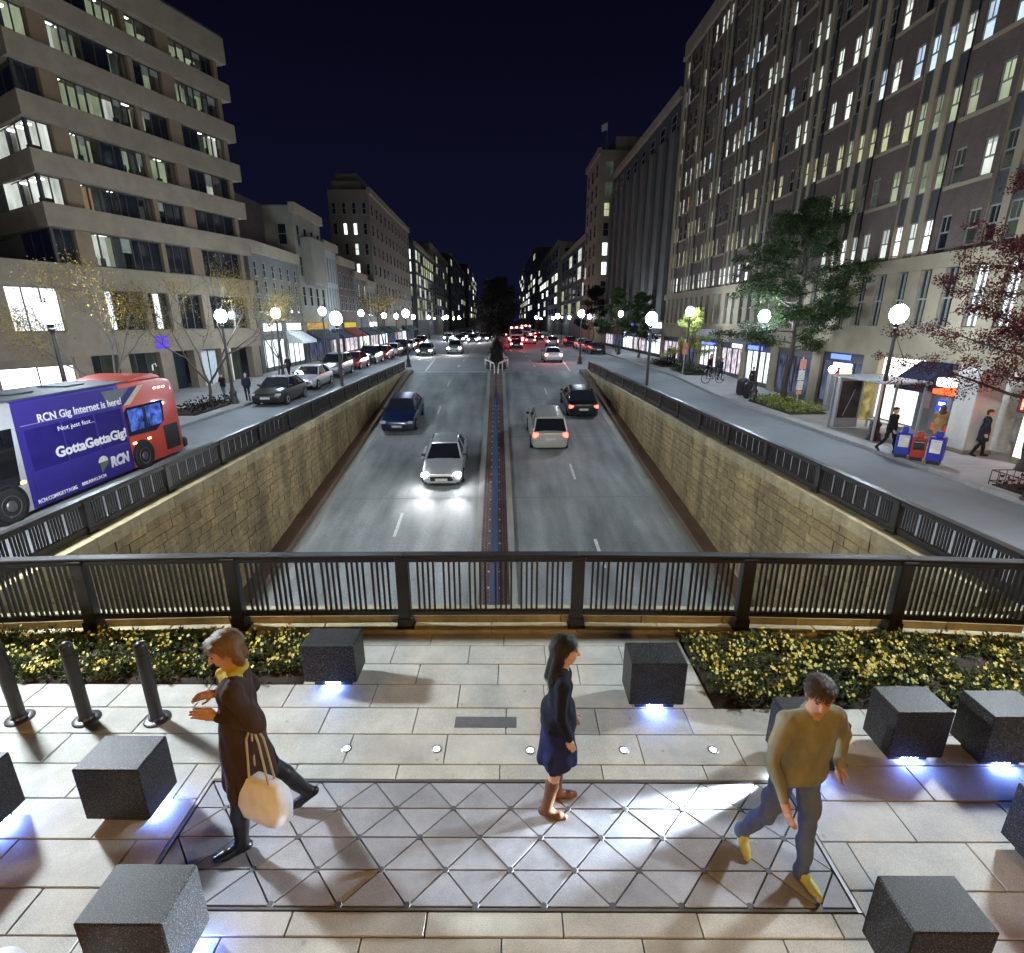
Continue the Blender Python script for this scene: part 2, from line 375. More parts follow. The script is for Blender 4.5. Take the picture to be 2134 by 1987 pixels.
kerbL = empty('safety_kerb', (0, 0, 0), kind='structure'); kerbR = empty('safety_kerb', (0, 0, 0), kind='structure')
seg_ribbon('kerb_length', XL, XL + .5, 7, 42, 3.5, -.3, .24, M_brown, kerbL)
seg_ribbon('gutter', XL + .5, XL + .85, 7, 42, 3.5, -.3, .012, M_gut, kerbL)
seg_ribbon('kerb_length', XR - .5, XR, 7, 42, 3.5, -.3, .24, M_brown, kerbR)
seg_ribbon('gutter', XR - .85, XR - .5, 7, 42, 3.5, -.3, .012, M_gut, kerbR)
# median: flush concrete bands, brick paving, steel divider with studs
XM = -0.17
M_mbrick = brickmat('median_brick', (.16, .075, .06), (.12, .06, .052), (.2, .18, .16), .2, .1, axes='YX')
med = empty('road_median', (0, 0, 0), label='brick paved median strip with concrete edge bands down the sunken road', category='median')
seg_ribbon('edge_band', XM - .66, XM - .44, 7, 42, 3.0, -.2, .15, M_gut, med); seg_ribbon('edge_band', XM + .44, XM + .66, 7, 42, 3.0, -.2, .15, M_gut, med)
b = MB(); ribbon(b, XM - .438, XM + .438, 7, 42, -.2, .152); b.build('brick_paving', M_mbrick, med)
div = empty('median_divider', (0, 0, 0), label='low blue grey steel divider rail running along the brick median', category='divider')
M_bluesteel = mat('blue_grey_steel', (0.085, 0.11, 0.20), 0.45, 0.3, var=0.25, scale=3, stretch=(1, .2, 1))
b = MB(); ribbon(b, XM - .115, XM + .115, 7, 34, .15, .50); b.build('steel_beam', M_bluesteel, div)
b = MB(); ribbon(b, XM - .045, XM + .005, 30, 45, .56, .62); b.build('guard_pipe', M_steel, div)
stud = MB(); stud.cbox(-.03, .03, -.035, .035, 0, .03, .008); stud_me = stud.mesh('stud', mat('stud_white', (.6, .6, .56), .5))
y = 7.6
while y < 33:
    for sx in (-.17, .17): place(stud_me, 'stud', div, (XM + sx, y, RAMP(y) + .153))
    y += .8
# lane dashes
for x, ys_ in ((-3.62, (10, 16.4, 23.4, 30.4, 37.0)), (3.25, (8.6, 14.4, 21.0, 28.0, 34.8))):
    for y0 in ys_:
        b = MB(); ribbon(b, x - .055, x + .055, y0, y0 + 1.7, .002, .006, 3); b.build('lane_dash', M_white, kind='structure')
b = MB()
for y in (12.2, 19.3, 26.4, 33.5, 40.6):
    z = RAMP(y); b.add([(XL + .86, y - .02, RAMP(y - .02) + .004), (XR - .86, y - .02, RAMP(y - .02) + .004), (XR - .86, y + .02, RAMP(y + .02) + .004), (XL + .86, y + .02, RAMP(y + .02) + .004)], [(0, 1, 2, 3)])
b.build('slab_joint', M_joint, kind='structure')
# paint on the open avenue
b = MB(); b.box(-6.6, -.95, 42.3, 42.62, .003, .007); b.build('stop_line', M_white, kind='structure')
for y0 in (47, 54, 61, 68, 75, 82, 90, 98, 106):
    for x in (-3.6, 3.3):
        b = MB(); b.box(x - .06, x + .06, y0, y0 + 2, .004, .008); b.build('lane_dash', M_white, kind='structure')
for xa, ya, xb, yb in ((-6.0, 43.2, -6.9, 58), (5.9, 43.2, 7.2, 62)):
    b = MB(); b.add([(xa - .07, ya, .008), (xa + .07, ya, .008), (xb + .07, yb, .008), (xb - .07, yb, .008)], [(0, 1, 2, 3)]); b.build('edge_line', M_white, kind='structure')

# ---- retaining walls of coursed stone
M_stone = mat('wall_stone', (0.33, 0.25, 0.125), 0.85, var=0.36, scale=3.5, bump=0.6, bscale=25, rand=0.18, stain=.5)
M_mort = mat('wall_mortar', (0.21, 0.165, 0.09), 0.95, var=.3, scale=2)
def retaining_wall(x, sgn, label):
    W = empty('retaining_wall', (x, 0, 0), label=label, category='wall', group='retaining walls of the sunken road')
    b = MB(); xo = x - sgn * .5
    b.prism([(6.3, -4.6), (41, -.9), (42.2, -.7), (42.2, .02), (6.3, .02)], -sgn * .04, -sgn * .55, axis='x'); b.build('backing', M_mort, W)
    blocks = []; h = .205; L_ = .45; r = 0; z = .0
    rnd = random.Random(11 if sgn > 0 else 12)
    while z > -4.6:
        y = 6.5 - (r % 2) * L_ / 2
        while y < 42:
            l = L_ * (.85 + .3 * rnd.random()) if rnd.random() < .6 else L_
            ym = y + l / 2
            if z > RAMP(ym) + .2 and y > 6.3: blocks.append((y, min(y + l, 42.1), z - h, z, .012 + .022 * rnd.random()))
            y += l
        z -= h; r += 1
    vis = [q for q in blocks if q[0] >= 9.5]; vis.sort(key=lambda q: q[0]); near = vis[:300]; rest = vis[300:] + [q for q in blocks if q[0] < 9.5]
    unit = MB(); unit.cbox(-.5, .5, -.5, .5, -.5, .5, .025); ume = unit.mesh('stone_block', M_stone)
    for (y0, y1, z0, z1, d) in near:
        place(ume, 'stone_block', W, (sgn * (d - .08) , (y0 + y1) / 2, (z0 + z1) / 2), None, (.16, y1 - y0 - .012, z1 - z0 - .011))
    b = MB()
    for (y0, y1, z0, z1, d) in rest: b.cbox(-.1, .1, y0 + .009, y1 - .009, z0 + .008, z1 - .008, .01) if False else b.box(sgn * -.1, sgn * d, y0 + .009, y1 - .009, z0 + .008, z1 - .008)
    b.build('stone_blocks', M_stone, W, kind='stuff')
    # coping stones
    y = 6.4; cb = MB(); cb.cbox(-.5, .5, -.5, .5, -.5, .5, .02); cme = cb.mesh('coping_stone', M_cope)
    while y < 42:
        l = 1.15; place(cme, 'coping_stone', W, (-sgn * .2, y + l / 2, .14), None, (.56, l - .012, .26)); y += l
    return W
retaining_wall(XL, 1, 'yellowish stone retaining wall below the railing on the bus side')
retaining_wall(XR, -1, 'olive stone retaining wall below the railing on the bus shelter side')
# abutment and roof of the underpass beneath the plaza
M_abut = mat('abutment_concrete', (0.2, 0.19, 0.17), .85)
b = MB(); b.box(XL - 1, XR + 1, -24, 6.12, -1.1, -.08); b.build('underpass_roof', M_abut, kind='structure')
b = MB(); b.box(XL - .6, XL, -24, 6.3, -4.6, -1.1); b.box(XR, XR + .6, -24, 6.3, -4.6, -1.1); b.build('underpass_wall', M_abut, kind='structure')

# ================================================================== the plaza, turned a little against the street
PT = R(-1.7)
plaza = MB()
plaza.box(-16, 16, -14, 6.06, -.9, -.045)
PL = plaza.build('plaza', M_joint, kind='structure'); PL.rotation_euler = (0, 0, PT)
def W2(x, y):  # plaza frame -> world
    return (x * math.cos(PT) - y * math.sin(PT), x * math.sin(PT) + y * math.cos(PT))
pv = {}
def paver(x0, x1, y0, y1, tops=0.0):
    l, w = round(x1 - x0, 3), round(y1 - y0, 3)
    if l < .06 or w < .05: return
    if (l, w) not in pv:
        b = MB(); b.cbox(-l / 2 + .005, l / 2 - .005, -w / 2 + .005, w / 2 - .005, -.05, 0, .004); pv[(l, w)] = b.mesh('paver', M_paver)
    o = place(pv[(l, w)], 'paver', PL, ((x0 + x1) / 2, (y0 + y1) / 2, random.uniform(-.0025, .0015)), (random.uniform(-.002, .002), random.uniform(-.001, .001), 0))
PX0, PX1, PY0, PY1 = -2.72, 2.425, 2.62, 3.65
BEDS = [(-9.0, -2.42, 4.96, 5.90), (2.16, 9.0, 4.57, 5.84)]
rows = [6.06, 5.70, 5.33, 4.96, 4.59, 4.22, 3.85, 3.48, 3.11, 2.74, 2.43, 2.06, 1.69, 1.32]
def row(y0, y1, xa, xb, off):
    x = -7.6 + off; 
    while x < 7.6:
        a, b_ = max(x, xa), min(x + .95, xb)
        if b_ > a: paver(a, b_, y0, y1)
        x += .95
for i in range(len(rows) - 1):
    y1, y0 = rows[i], rows[i + 1]; off = (i % 2) * .47 - .13 + .06 * math.sin(i * 2.1)
    xm = 7.6 if y0 > 2.3 else 4.2
    segs = [(-xm, xm, y0, y1)]
    for (bx0, bx1, by0, by1) in BEDS:
        ns = []
        for (a, b_, c, d) in segs:
            if d <= by0 + .02 or c >= by1 - .02 or b_ <= bx0 or a >= bx1: ns.append((a, b_, c, d)); continue
            if a < bx0: ns.append((a, bx0, c, d))
            if b_ > bx1: ns.append((bx1, b_, c, d))
            if d > by1 + .04: ns.append((max(a, bx0), min(b_, bx1), by1, d))
            if c < by0 - .04: ns.append((max(a, bx0), min(b_, bx1), c, by0))
        segs = ns
    ns = []
    for (a, b_, c, d) in segs:
        if c < PY1 + .03 and d > PY0 - .03 and not (c > PY1 or d < PY0):
            ns += [(a, PX0 - .04, c, d), (PX1 + .04, b_, c, d)]
            if d > PY1 + .05: ns.append((PX0 - .04, PX1 + .04, PY1 + .03, d))
            if c < PY0 - .05: ns.append((PX0 - .04, PX1 + .04, c, PY0 - .03))
        else: ns.append((a, b_, c, d))
    for (a, b_, c, d) in ns: row(c, d, a, b_, off)

# ---- triangular slab panel let into the plaza
TP = empty('triangle_panel', (0, 0, 0), PT, label='long floor panel of grey triangular slabs with dark joint caps', category='floor panel')
P_ = .49; X0 = -.27
def tri_piece(pts):
    c = (sum(p[0] for p in pts) / 3, sum(p[1] for p in pts) / 3); q = []
    # inset by the joint width
    e = .0055; n = len(pts)
    lines = []
    for i in range(n):
        a, b_ = Vector(pts[i]), Vector(pts[(i + 1) % n]); d = (b_ - a).normalized(); nn = Vector((-d.y, d.x))
        if (Vector(c) - a).dot(nn) < 0: nn = -nn
        lines.append((a + nn * e, d))
    for i in range(n):
        a, d = lines[i - 1]; b_, d2 = lines[i]
        den = d.x * d2.y - d.y * d2.x; t = ((b_ - a).x * d2.y - (b_ - a).y * d2.x) / den; q.append(a + d * t)
    b = MB(); c2 = .004
    ring0 = [(p.x - c[0], p.y - c[1], -.05) for p in q]; ring1 = [(p.x - c[0], p.y - c[1], -.004) for p in q]
    ring2 = [((p.x - c[0]) * .985, (p.y - c[1]) * .985, 0) for p in q]
    area = sum(ring0[i][0] * ring0[(i + 1) % 3][1] - ring0[(i + 1) % 3][0] * ring0[i][1] for i in range(3))
    if area < 0: ring0.reverse(); ring1.reverse(); ring2.reverse()
    b.loft([ring0, ring1, ring2]); return b.mesh('triangle_slab', M_tri), c
cache = {}; rh = (PY1 - PY0) / 4
for j in range(4):
    ya, yb = PY1 - j * rh, PY1 - (j + 1) * rh
    top = [X0 + i * P_ + (j % 2) * P_ / 2 for i in range(-8, 9)]; bot = [X0 + i * P_ + ((j + 1) % 2) * P_ / 2 for i in range(-8, 9)]
    seq = sorted([(x, ya) for x in top] + [(x, yb) for x in bot])
    for i in range(len(seq) - 2):
        pts = [seq[i], seq[i + 1], seq[i + 2]]
        xs = [p[0] for p in pts]
        if max(xs) <= PX0 + .01 or min(xs) >= PX1 - .01: continue
        if min(xs) < PX0 - .01:  # clipped to the panel edge
            m_ = sorted(pts)[1]; far = sorted(pts)[2]
            if m_[0] < PX0 + .01: pts = [m_, (m_[0], far[1]), far]
            else: continue
        if max(xs) > PX1 + .01:
            m_ = sorted(pts)[1]; far = sorted(pts)[0]
            if m_[0] > PX1 - .01: pts = [m_, (m_[0], far[1]), far]
            else: continue
        me, c = tri_piece(pts)
        key = tuple(round(v, 3) for p in pts for v in (p[0] - c[0], p[1] - c[1]))
        if key in cache: bpy.data.meshes.remove(me); me = cache[key]
        else: cache[key] = me
        place(me, 'triangle_slab', TP, (c[0], c[1], random.uniform(-.001, .001)))
capm = MB(); capm.lathe([(.026, -.03), (.026, .0), (.022, .003)], 12); capme = capm.mesh('joint_cap', mat('cap_steel', (.10, .10, .105), .55, .3))
for j in range(1, 5):
    for i in range(-8, 9):
        x = X0 + i * P_ + (j % 2) * P_ / 2
        if PX0 + .05 < x < PX1 - .05: place(capme, 'joint_cap', TP, (x, PY1 - j * rh + (.01 if j == 4 else 0), 0))
for (a, b_, c, d) in ((PX0 - .035, PX0 - .008, PY0 - .03, PY1 + .03), (PX1 + .008, PX1 + .035, PY0 - .03, PY1 + .03)):
    m_ = MB(); m_.box(a, b_, c, d, -.03, .003); m_.build('edge_strip', mat('edge_metal', (.22, .21, .22), .45, .7), TP)
for (c, d) in ((PY0 - .024, PY0 - .008), (PY1 + .008, PY1 + .024)):
    m_ = MB(); m_.box(PX0 - .005, PX1 + .005, c, d, -.03, .002); m_.build('edge_strip', mat('edge_dark', (.10, .10, .10), .6), TP)

# ---- recessed floor lights and the bronze-grey plaque
fl_ring = MB(); fl_ring.lathe([(.052, -.02), (.052, .003), (.046, .006), (.034, .006), (.03, .002), (.03, -.02)], 20, caps=False); fl_ring_me = fl_ring.mesh('trim_ring', M_steel)
fl_lens = MB(); fl_lens.lathe([(.031, -.01), (.031, .003), (.016, .007), (.001, .008)], 16); fl_lens_me = fl_lens.mesh('lens', emit('floor_light_glow', (1, .97, .9), 9.0, False))
FL = ['by the dark coated walker', 'second from the dark coated walker', 'beside the woman in navy', 'just past the woman in navy', 'by the man in olive']
for i, (x, y) in enumerate([(-1.51, 4.08), (-.63, 4.05), (.28, 4.01), (1.19, 3.99), (2.06, 3.97)]):
    r = empty('floor_light', (x, y, 0), label='small round white floor light in the paving, ' + FL[i], category='floor light', group='floor lights in a row')
    place(fl_ring_me, 'trim_ring', r); place(fl_lens_me, 'lens', r)
pq = MB(); pq.cbox(-.32, .32, -.075, .075, -.03, .004, .003)
o = pq.build('floor_plaque', mat('plaque_metal', (.15, .15, .155), .55, .3, bump=.3, bscale=60), loc=(-.16, 4.39, 0), label='grey rectangular plaque set in the paving', category='plaque'); o.rotation_euler = (0, 0, PT)

# ---- bridge kerb stones and railing
POSTS = [(-7.4, 6.0), (-5.38, 6.10), (-3.48, 6.13), (-1.27, 6.10), (1.02, 6.05), (3.21, 5.95), (5.18, 5.82), (7.1, 5.62)]
KB = empty('bridge_kerb', (0, 0, 0), label='two stepped stone kerb carrying the bridge railing', category='kerb')
for i in range(len(POSTS) - 1):
    (xa, ya), (xb, yb) = POSTS[i], POSTS[i + 1]
    ang = math.atan2(yb - ya, xb - xa); L_ = math.hypot(xb - xa, yb - ya)
    for k in range(2):
        b = MB(); b.cbox(k * L_ / 2 + .004, (k + 1) * L_ / 2 - .004, -.10, .10, -.9, .05, .01); o = b.build('kerb_step', M_cope, KB, loc=(xa, ya, 0)); o.rotation_euler = (0, 0, ang)
        b = MB(); b.cbox(k * L_ / 2 + .004 - .2, (k + 1) * L_ / 2 - .004 - .2, .101, .36, -.95, .16, .012); o = b.build('kerb_step', M_cope, KB, loc=(xa, ya, 0)); o.rotation_euler = (0, 0, ang)

bal = MB(); bal.box(-.013, .013, -.013, .013, -.5, .5); bal_me = bal.mesh('baluster', M_iron)
post_b = MB(); post_b.cbox(-.08, .08, -.065, .065, 0, 1.02, .008); post_b.cbox(-.095, .095, -.08, .08, 1.021, 1.06, .01); post_b.cbox(-.12, .12, -.095, .095, 0, .03, .006); post_b.cbox(-.095, .095, -.08, .08, .031, .16, .008)
post_me = post_b.mesh('post', M_iron)
unit_rail = MB(); unit_rail.cbox(0, 1, -.5, .5, -.5, .5, .02); 
def railing(name, posts, zb, ztop, zlow, label, group, split=None, grp=6, wide=.13, per=4, pitch=.068):
    RL = empty(name, (posts[0][0], posts[0][1], 0), label=label, category='railing', group=group)
    ox, oy = posts[0]
    far = MB(); cnt = 0
    for i in range(len(posts)):
        x, y = posts[i]; a = 0.0
        if i < len(posts) - 1: a = math.atan2(posts[i + 1][1] - y, posts[i + 1][0] - x)
        else: a = math.atan2(y - posts[i - 1][1], x - posts[i - 1][0])
        place(post_me, 'post', RL, (x - ox, y - oy, zb), (0, 0, a), (1, 1, (ztop - zb) / 1.06))
        if i == len(posts) - 1: break
        xb, yb = posts[i + 1]; L_ = math.hypot(xb - x, yb - y); d = Vector(((xb - x) / L_, (yb - y) / L_, 0))
        def bar(n_, z0, z1, w):
            b = MB(); b.cbox(.085, L_ - .085, -w / 2, w / 2, z0, z1, .01); o = b.build(n_, M_iron, RL, loc=(x - ox, y - oy, 0)); o.rotation_euler = (0, 0, a)
        b = MB(); b.cbox(.0, L_, -wide / 2, wide / 2, ztop + .001, ztop + .035, .008); o = b.build('hand_rail', M_iron, RL, loc=(x - ox, y - oy, 0)); o.rotation_euler = (0, 0, a)
        bar('top_rail', ztop - .075, ztop - .002, wide * .7); bar('bottom_rail', zlow - (.04 if per == 4 else .10), zlow + .035, .06)
        H_ = (ztop - .07) - (zlow + .03)
        for q in range(grp):
            for w in range(per):
                s = .13 + (L_ - .26) * (q + .5) / grp + (w - (per - 1) / 2) * pitch
                p = Vector((x - ox, y - oy, 0)) + d * s
                zc = (ztop - .07 + zlow + .03) / 2
                if split is None or i < split: place(bal_me, 'baluster', RL, (p.x, p.y, zc), (0, 0, a), (1, 1, H_)); cnt += 1
                else: far.box(p.x - .013, p.x + .013, p.y - .013, p.y + .013, zc - H_ / 2, zc + H_ / 2)
    if far.v: far.build('balusters', M_iron, RL, kind='stuff')
    return RL
railing('bridge_railing', POSTS, .05, 1.09, .27, 'dark iron bridge railing crossing above the sunken road', None)
n_ = 15
railing('wall_railing', [(XL - .22, 6.6 + i * 2.36) for i in range(n_ + 1)], .27, .90, .38, 'dark iron railing on the wall beside the bus lane', 'railings on the retaining walls', 10, 6, .15, 5, .062)
railing('wall_railing', [(XR + .22, 6.2 + i * 2.36) for i in range(n_ + 1)], .27, .90, .38, 'dark iron railing on the wall facing the bus shelter', 'railings on the retaining walls', 10, 6, .15, 5, .062)
# ================================================================== granite blocks with light under them
blk = MB(); blk.cbox(-.5, .5, -.5, .5, 0, 1, .022); blk_me = blk.mesh('block', M_granite)
pl = MB(); pl.box(-.5, .5, -.5, .5, 0, 1); pl_me = pl.mesh('plinth', mat('plinth_dark', (.03, .03, .032), .6))
M_led = emit('led_blue_white', (.15, .27, 1.0), 380.0)
M_ledbody = mat('led_housing', (.35, .36, .38), .4, .6)
def granite_block(x, y, w, d, top, led, label):
    r = empty('granite_block', (x, y, 0), PT, label=label, category='granite block', group='granite blocks on the plaza')
    place(blk_me, 'block', r, (0, d / 2, .085), None, (w, d, top - .085))
    place(pl_me, 'plinth', r, (0, d / 2, 0), None, (w - .16, d - .14, .084))
    q = MB(); hs = MB(); s = .085
    if led == 'F': yy = .072; hs.box(-s, s, yy - .018, yy - .003, .048, .078); q.quad((-s + .006, yy - .020, .044), (s - .006, yy - .020, .044), (s - .006, yy - .012, .020), (-s + .006, yy - .012, .020)); q.quad((-s, yy - .020, .046), (s, yy - .020, .046), (s, yy - .004, .046), (-s, yy - .004, .046))
    else:
        xx = w / 2 - .078; yy = d * .5; s = min(.085, d * .3)
        hs.box(xx + .003, xx + .018, yy - s, yy + s, .048, .078); q.quad((xx + .020, yy - s + .006, .044), (xx + .020, yy + s - .006, .044), (xx + .012, yy + s - .006, .020), (xx + .012, yy - s + .006, .020)); q.quad((xx + .020, yy - s, .046), (xx + .020, yy + s, .046), (xx + .004, yy + s, .046), (xx + .004, yy - s, .046))
    hs.build('lamp_housing', M_ledbody, r); q.build('led_lamp', M_led, r)
    return r
granite_block(-1.92, 4.94, .59, .36, .555, 'F', 'dark granite block at the end of the flower bed behind the dark coated walker')
granite_block(1.65, 4.49, .58, .38, .60, 'F', 'dark granite block behind the woman in navy, at the corner of a flower bed')
granite_block(2.82, 3.62, .53, .36, .60, 'F', 'dark granite block half hidden behind the man in olive')
granite_block(3.86, 3.74, .52, .36, .60, 'F', 'dark granite block before the flower bed, next past the man in olive')
granite_block(4.68, 3.66, .52, .36, .60, 'F', 'dark granite block by the flower bed, cut by the picture edge')
granite_block(-3.14, 3.30, .53, .36, .60, 'X', 'dark granite block below the bollards, beside the triangle panel corner')
granite_block(-2.27, 2.19, .53, .36, .60, 'X', 'large near granite block with one face lit pale blue')
granite_block(-4.33, 3.16, .53, .36, .60, 'X', 'dark granite block below the leftmost bollard, mostly out of the picture')
granite_block(2.64, 2.02, .50, .33, .60, 'X', 'near granite block with speckled top below the man in olive')
granite_block(4.22, 2.64, .52, .36, .60, 'F', 'dark granite block at the edge of the picture, past the near speckled block')

# ---- bollards
bo = MB(); bo.lathe([(.058, 0), (.058, .86), (.056, .885), (.045, .915), (.025, .932), (.004, .938)], 20); bo_me = bo.mesh('shaft', M_iron, True); smooth_angle(bo_me)
bc = MB(); bc.lathe([(.125, 0), (.125, .012), (.115, .02), (.075, .024), (.064, .04), (.0585, .045)], 20); bc_me = bc.mesh('base_collar', mat('collar_metal', (.11, .105, .11), .4, .7), True); smooth_angle(bc_me)
bg = MB(); bg.lathe([(.0592, .80), (.0592, .815)], 20, caps=False); bg_me = bg.mesh('groove_band', mat('band_dark', (.005, .005, .005), .5))
for (x, y, lb) in [(-5.05, 4.57, 'black bollard at the picture edge, farthest from the walker'), (-4.34, 4.54, 'black bollard in the middle of the three'), (-3.60, 4.52, 'black bollard nearest to the dark coated walker')]:
    r = empty('bollard', (x, y, 0), label=lb, category='bollard', group='black bollards by the flower bed'); place(bo_me, 'shaft', r); place(bc_me, 'base_collar', r); place(bg_me, 'groove_band', r)

# ---- pansy beds
M_soil = mat('soil', (.035, .024, .016), .95, var=.4, scale=9, bump=.9, bscale=40)
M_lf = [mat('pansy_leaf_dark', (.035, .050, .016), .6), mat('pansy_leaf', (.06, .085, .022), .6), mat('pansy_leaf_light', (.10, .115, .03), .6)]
M_pt = [mat('petal_yellow', (.66, .60, .11), .6), mat('petal_pale', (.74, .72, .30), .6), mat('petal_deep', (.60, .47, .05), .6)]
def leaf_quad(b, c, d, up, L_, w, mi, fold=.3):
    s = d.cross(up).normalized() * (w / 2); n = s.cross(d).normalized() * (w * fold)
    c = Vector(c); b.add([c, c + d * (L_ * .45) + s + n, c + d * L_, c + d * (L_ * .45) - s + n], [(0, 1, 2), (0, 2, 3)], mi)
def rv(rnd, zmin=-1): 
    while True:
        v = Vector((rnd.uniform(-1, 1), rnd.uniform(-1, 1), rnd.uniform(zmin, 1)))
        if .1 < v.length < 1: return v.normalized()
def flower_bed(x0, x1, y0, y1, nplants, nfl, label, seed, cut):
    rnd = random.Random(seed)
    r = empty('flower_bed', (0, 0, 0), PT, label=label, category='flower bed', group='pansy beds under the railing')
    s = MB(); nx, ny = 60, 14; vs = []; fs = []
    for i in range(nx + 1):
        for j in range(ny + 1):
            e = 0 if i in (0, nx) or j in (0, ny) else 1
            vs.append((x0 + (x1 - x0) * i / nx, y0 + (y1 - y0) * j / ny, -.03 + e * (.03 + .03 * rnd.random())))
    for i in range(nx):
        for j in range(ny): k = i * (ny + 1) + j; fs.append((k, k + ny + 1, k + ny + 2, k + 1))
    s.add(vs, fs); s.build('soil', M_soil, r, True)
    fo = MB(); fw = MB()
    pts = []
    for i in range(nplants):
        x, y = rnd.uniform(x0 + .05, x1 - .03), rnd.uniform(y0 + .06, y1 - .03)
        if cut(x, y): continue
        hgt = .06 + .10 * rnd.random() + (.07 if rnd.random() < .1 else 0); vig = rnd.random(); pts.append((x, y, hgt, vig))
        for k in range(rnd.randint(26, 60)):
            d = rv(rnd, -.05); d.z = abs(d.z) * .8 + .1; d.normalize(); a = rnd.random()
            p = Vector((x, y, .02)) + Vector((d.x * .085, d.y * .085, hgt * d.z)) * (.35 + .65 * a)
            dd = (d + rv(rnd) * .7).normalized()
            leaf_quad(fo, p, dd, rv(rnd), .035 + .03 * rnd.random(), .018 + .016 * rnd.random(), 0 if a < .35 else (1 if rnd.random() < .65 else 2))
    tot = 0
    while tot < nfl:
        x, y, hgt, vig = rnd.choice(pts)
        if vig < .28: continue
        for q in range(rnd.randint(1, 4)):
            d = rv(rnd, 0); p = Vector((x + rnd.gauss(0, .05), y + rnd.gauss(0, .05), hgt * (.75 + .35 * rnd.random()) + .025))
            n = (Vector((rnd.uniform(-.5, .5), -.75, .8)) + rv(rnd) * .5).normalized(); a = n.orthogonal().normalized(); c = n.cross(a); R_ = .012 + .016 * rnd.random() ** 1.5; mi = rnd.choice((0, 0, 1, 1, 2))
            ph = rnd.random() * 6
            vs = [tuple(p + n * .004)]
            for t in range(10):
                rr = R_ * (1.0 if t % 2 == 0 else .62); ang = ph + 2 * PI * t / 10
                vs.append(tuple(p + (a * math.cos(ang) + c * math.sin(ang)) * rr + n * (.006 if t % 2 == 0 else 0)))
            fw.add(vs, [(0, 1 + t, 1 + (t + 1) % 10) for t in range(10)], mi); tot += 1
    fo.build('leaves', M_lf, r, kind='stuff'); fw.build('blossoms', M_pt, r, kind='stuff')
    return r
flower_bed(-8.0, -2.44, 4.97, 5.89 , 430, 900, 'pansy bed with yellow blossoms behind the bollards', 3, lambda x, y: x > -2.62 + (y - 5.0) * .1)
flower_bed(2.18, 8.0, 4.58, 5.83, 560, 1750, 'dense yellow pansy bed behind the man in olive', 4, lambda x, y: False)

# ================================================================== street lamps
M_globe = emit('lamp_globe', (.70, .85, 1.0), 235.0)
M_globe_plaza = emit('lamp_globe_plaza', (.82, .92, 1.0), 1180.0)
M_globe_plaza2 = emit('lamp_globe_plaza_dim', (.82, .92, 1.0), 620.0)
M_globe_far = emit('lamp_globe_far', (.74, .87, 1.0), 170.0)
M_globe_warm = emit('lamp_globe_warm', (1.0, .55, .15), 300.0)
lp = {}
def lamp_meshes(key, hb=4.35):
    if key in lp: return lp[key]
    n = 14 if key != 'f' else 8
    ba = MB(); ba.lathe([(.26, 0), (.26, .06), (.23, .10), (.22, .24), (.17, .30), (.16, .52), (.20, .56), (.19, .62), (.11, .72), (.10, .86)], 12)
    po = MB(); po.lathe([(.085, .85), (.075, 1.8), (.062, hb - .5), (.06, hb - .4), (.09, hb - .36), (.09, hb - .3), (.06, hb - .27), (.10, hb - .17), (.13, hb - .14)], n)
    gl = MB(); gl.lathe([(.10, hb - .138), (.20, hb - .06), (.275, hb + .08), (.29, hb + .20), (.25, hb + .36), (.15, hb + .47), (.06, hb + .50)], n, caps=True)  # globe made larger than life, its shape takes in the lamp's bloom
    fi = MB(); fi.lathe([(.07, hb + .502), (.075, hb + .52), (.03, hb + .55), (.022, hb + .6), (.03, hb + .63), (.004, hb + .68)], 8)
    a = ba.mesh('base', M_iron, True); smooth_angle(a); b = po.mesh('post', M_iron, True); smooth_angle(b)
    c = gl.mesh('globe', M_globe_far if key == 'f' else (M_globe_warm if key == 'w' else M_globe_plaza if key == 'p' else M_globe_plaza2 if key == 'q' else M_globe), True); d = fi.mesh('finial', M_iron, True)
    lp[key] = (a, b, c, d); return lp[key]
def lamp(x, y, label, key='n', hb=4.35, dz=.13, s=1.0):
    a, b, c, d = lamp_meshes(key, hb)
    r = empty('street_lamp', (x, y, S(y) + dz), label=label, category='street lamp', group='globe street lamps'); r.scale = (s, s, s)
    place(a, 'base', r); place(b, 'post', r); place(c, 'globe', r); place(d, 'finial', r); return r
LAMPS = [(14.3, 18.9, 'tall globe lamp on the kerb by the newspaper boxes', 'n'), (7.75, 27.0, 'globe lamp rising behind the railing across from the litter bins', 'n'),
 (14.3, 39.9, 'globe lamp beside the small yellow green tree', 'n'), (14.3, 28.6, 'globe lamp glowing within the green tree crown', 'n'), (7.75, 50.0, 'globe lamp past the end of the railing on the shelter side', 'n'),
 (14.3, 62.5, 'globe lamp beyond the small tree, shelter side', 'n'), (-14.6, 17.9, 'globe lamp behind the bus before the lit office window', 'n'), (-14.5, 28.6, 'globe lamp at the bare tree near the first parked car', 'n'),
 (-14.5, 35.6, 'globe lamp beside the second parked car', 'n'), (-8.0, 26.8, 'globe lamp at the railing before the parked cars', 'n'), (-14.5, 45, 'globe lamp before the white narrow facade', 'n'),
 (-14.5, 57.5, 'globe lamp before the dark awnings', 'n'), (-14.5, 69, 'sixth globe lamp along the parked cars', 'f'), (-8.0, 47, 'globe lamp where the railing ends by the parked cars', 'n'), (-14.5, 77, 'globe lamp beyond the dark awnings, near the avenue lights', 'f')]
for x, y, lb, k in LAMPS: lamp(x, y, lb, k, 4.4 if y < 40 else 4.25, .13 if abs(x) > 13 else 0.0)
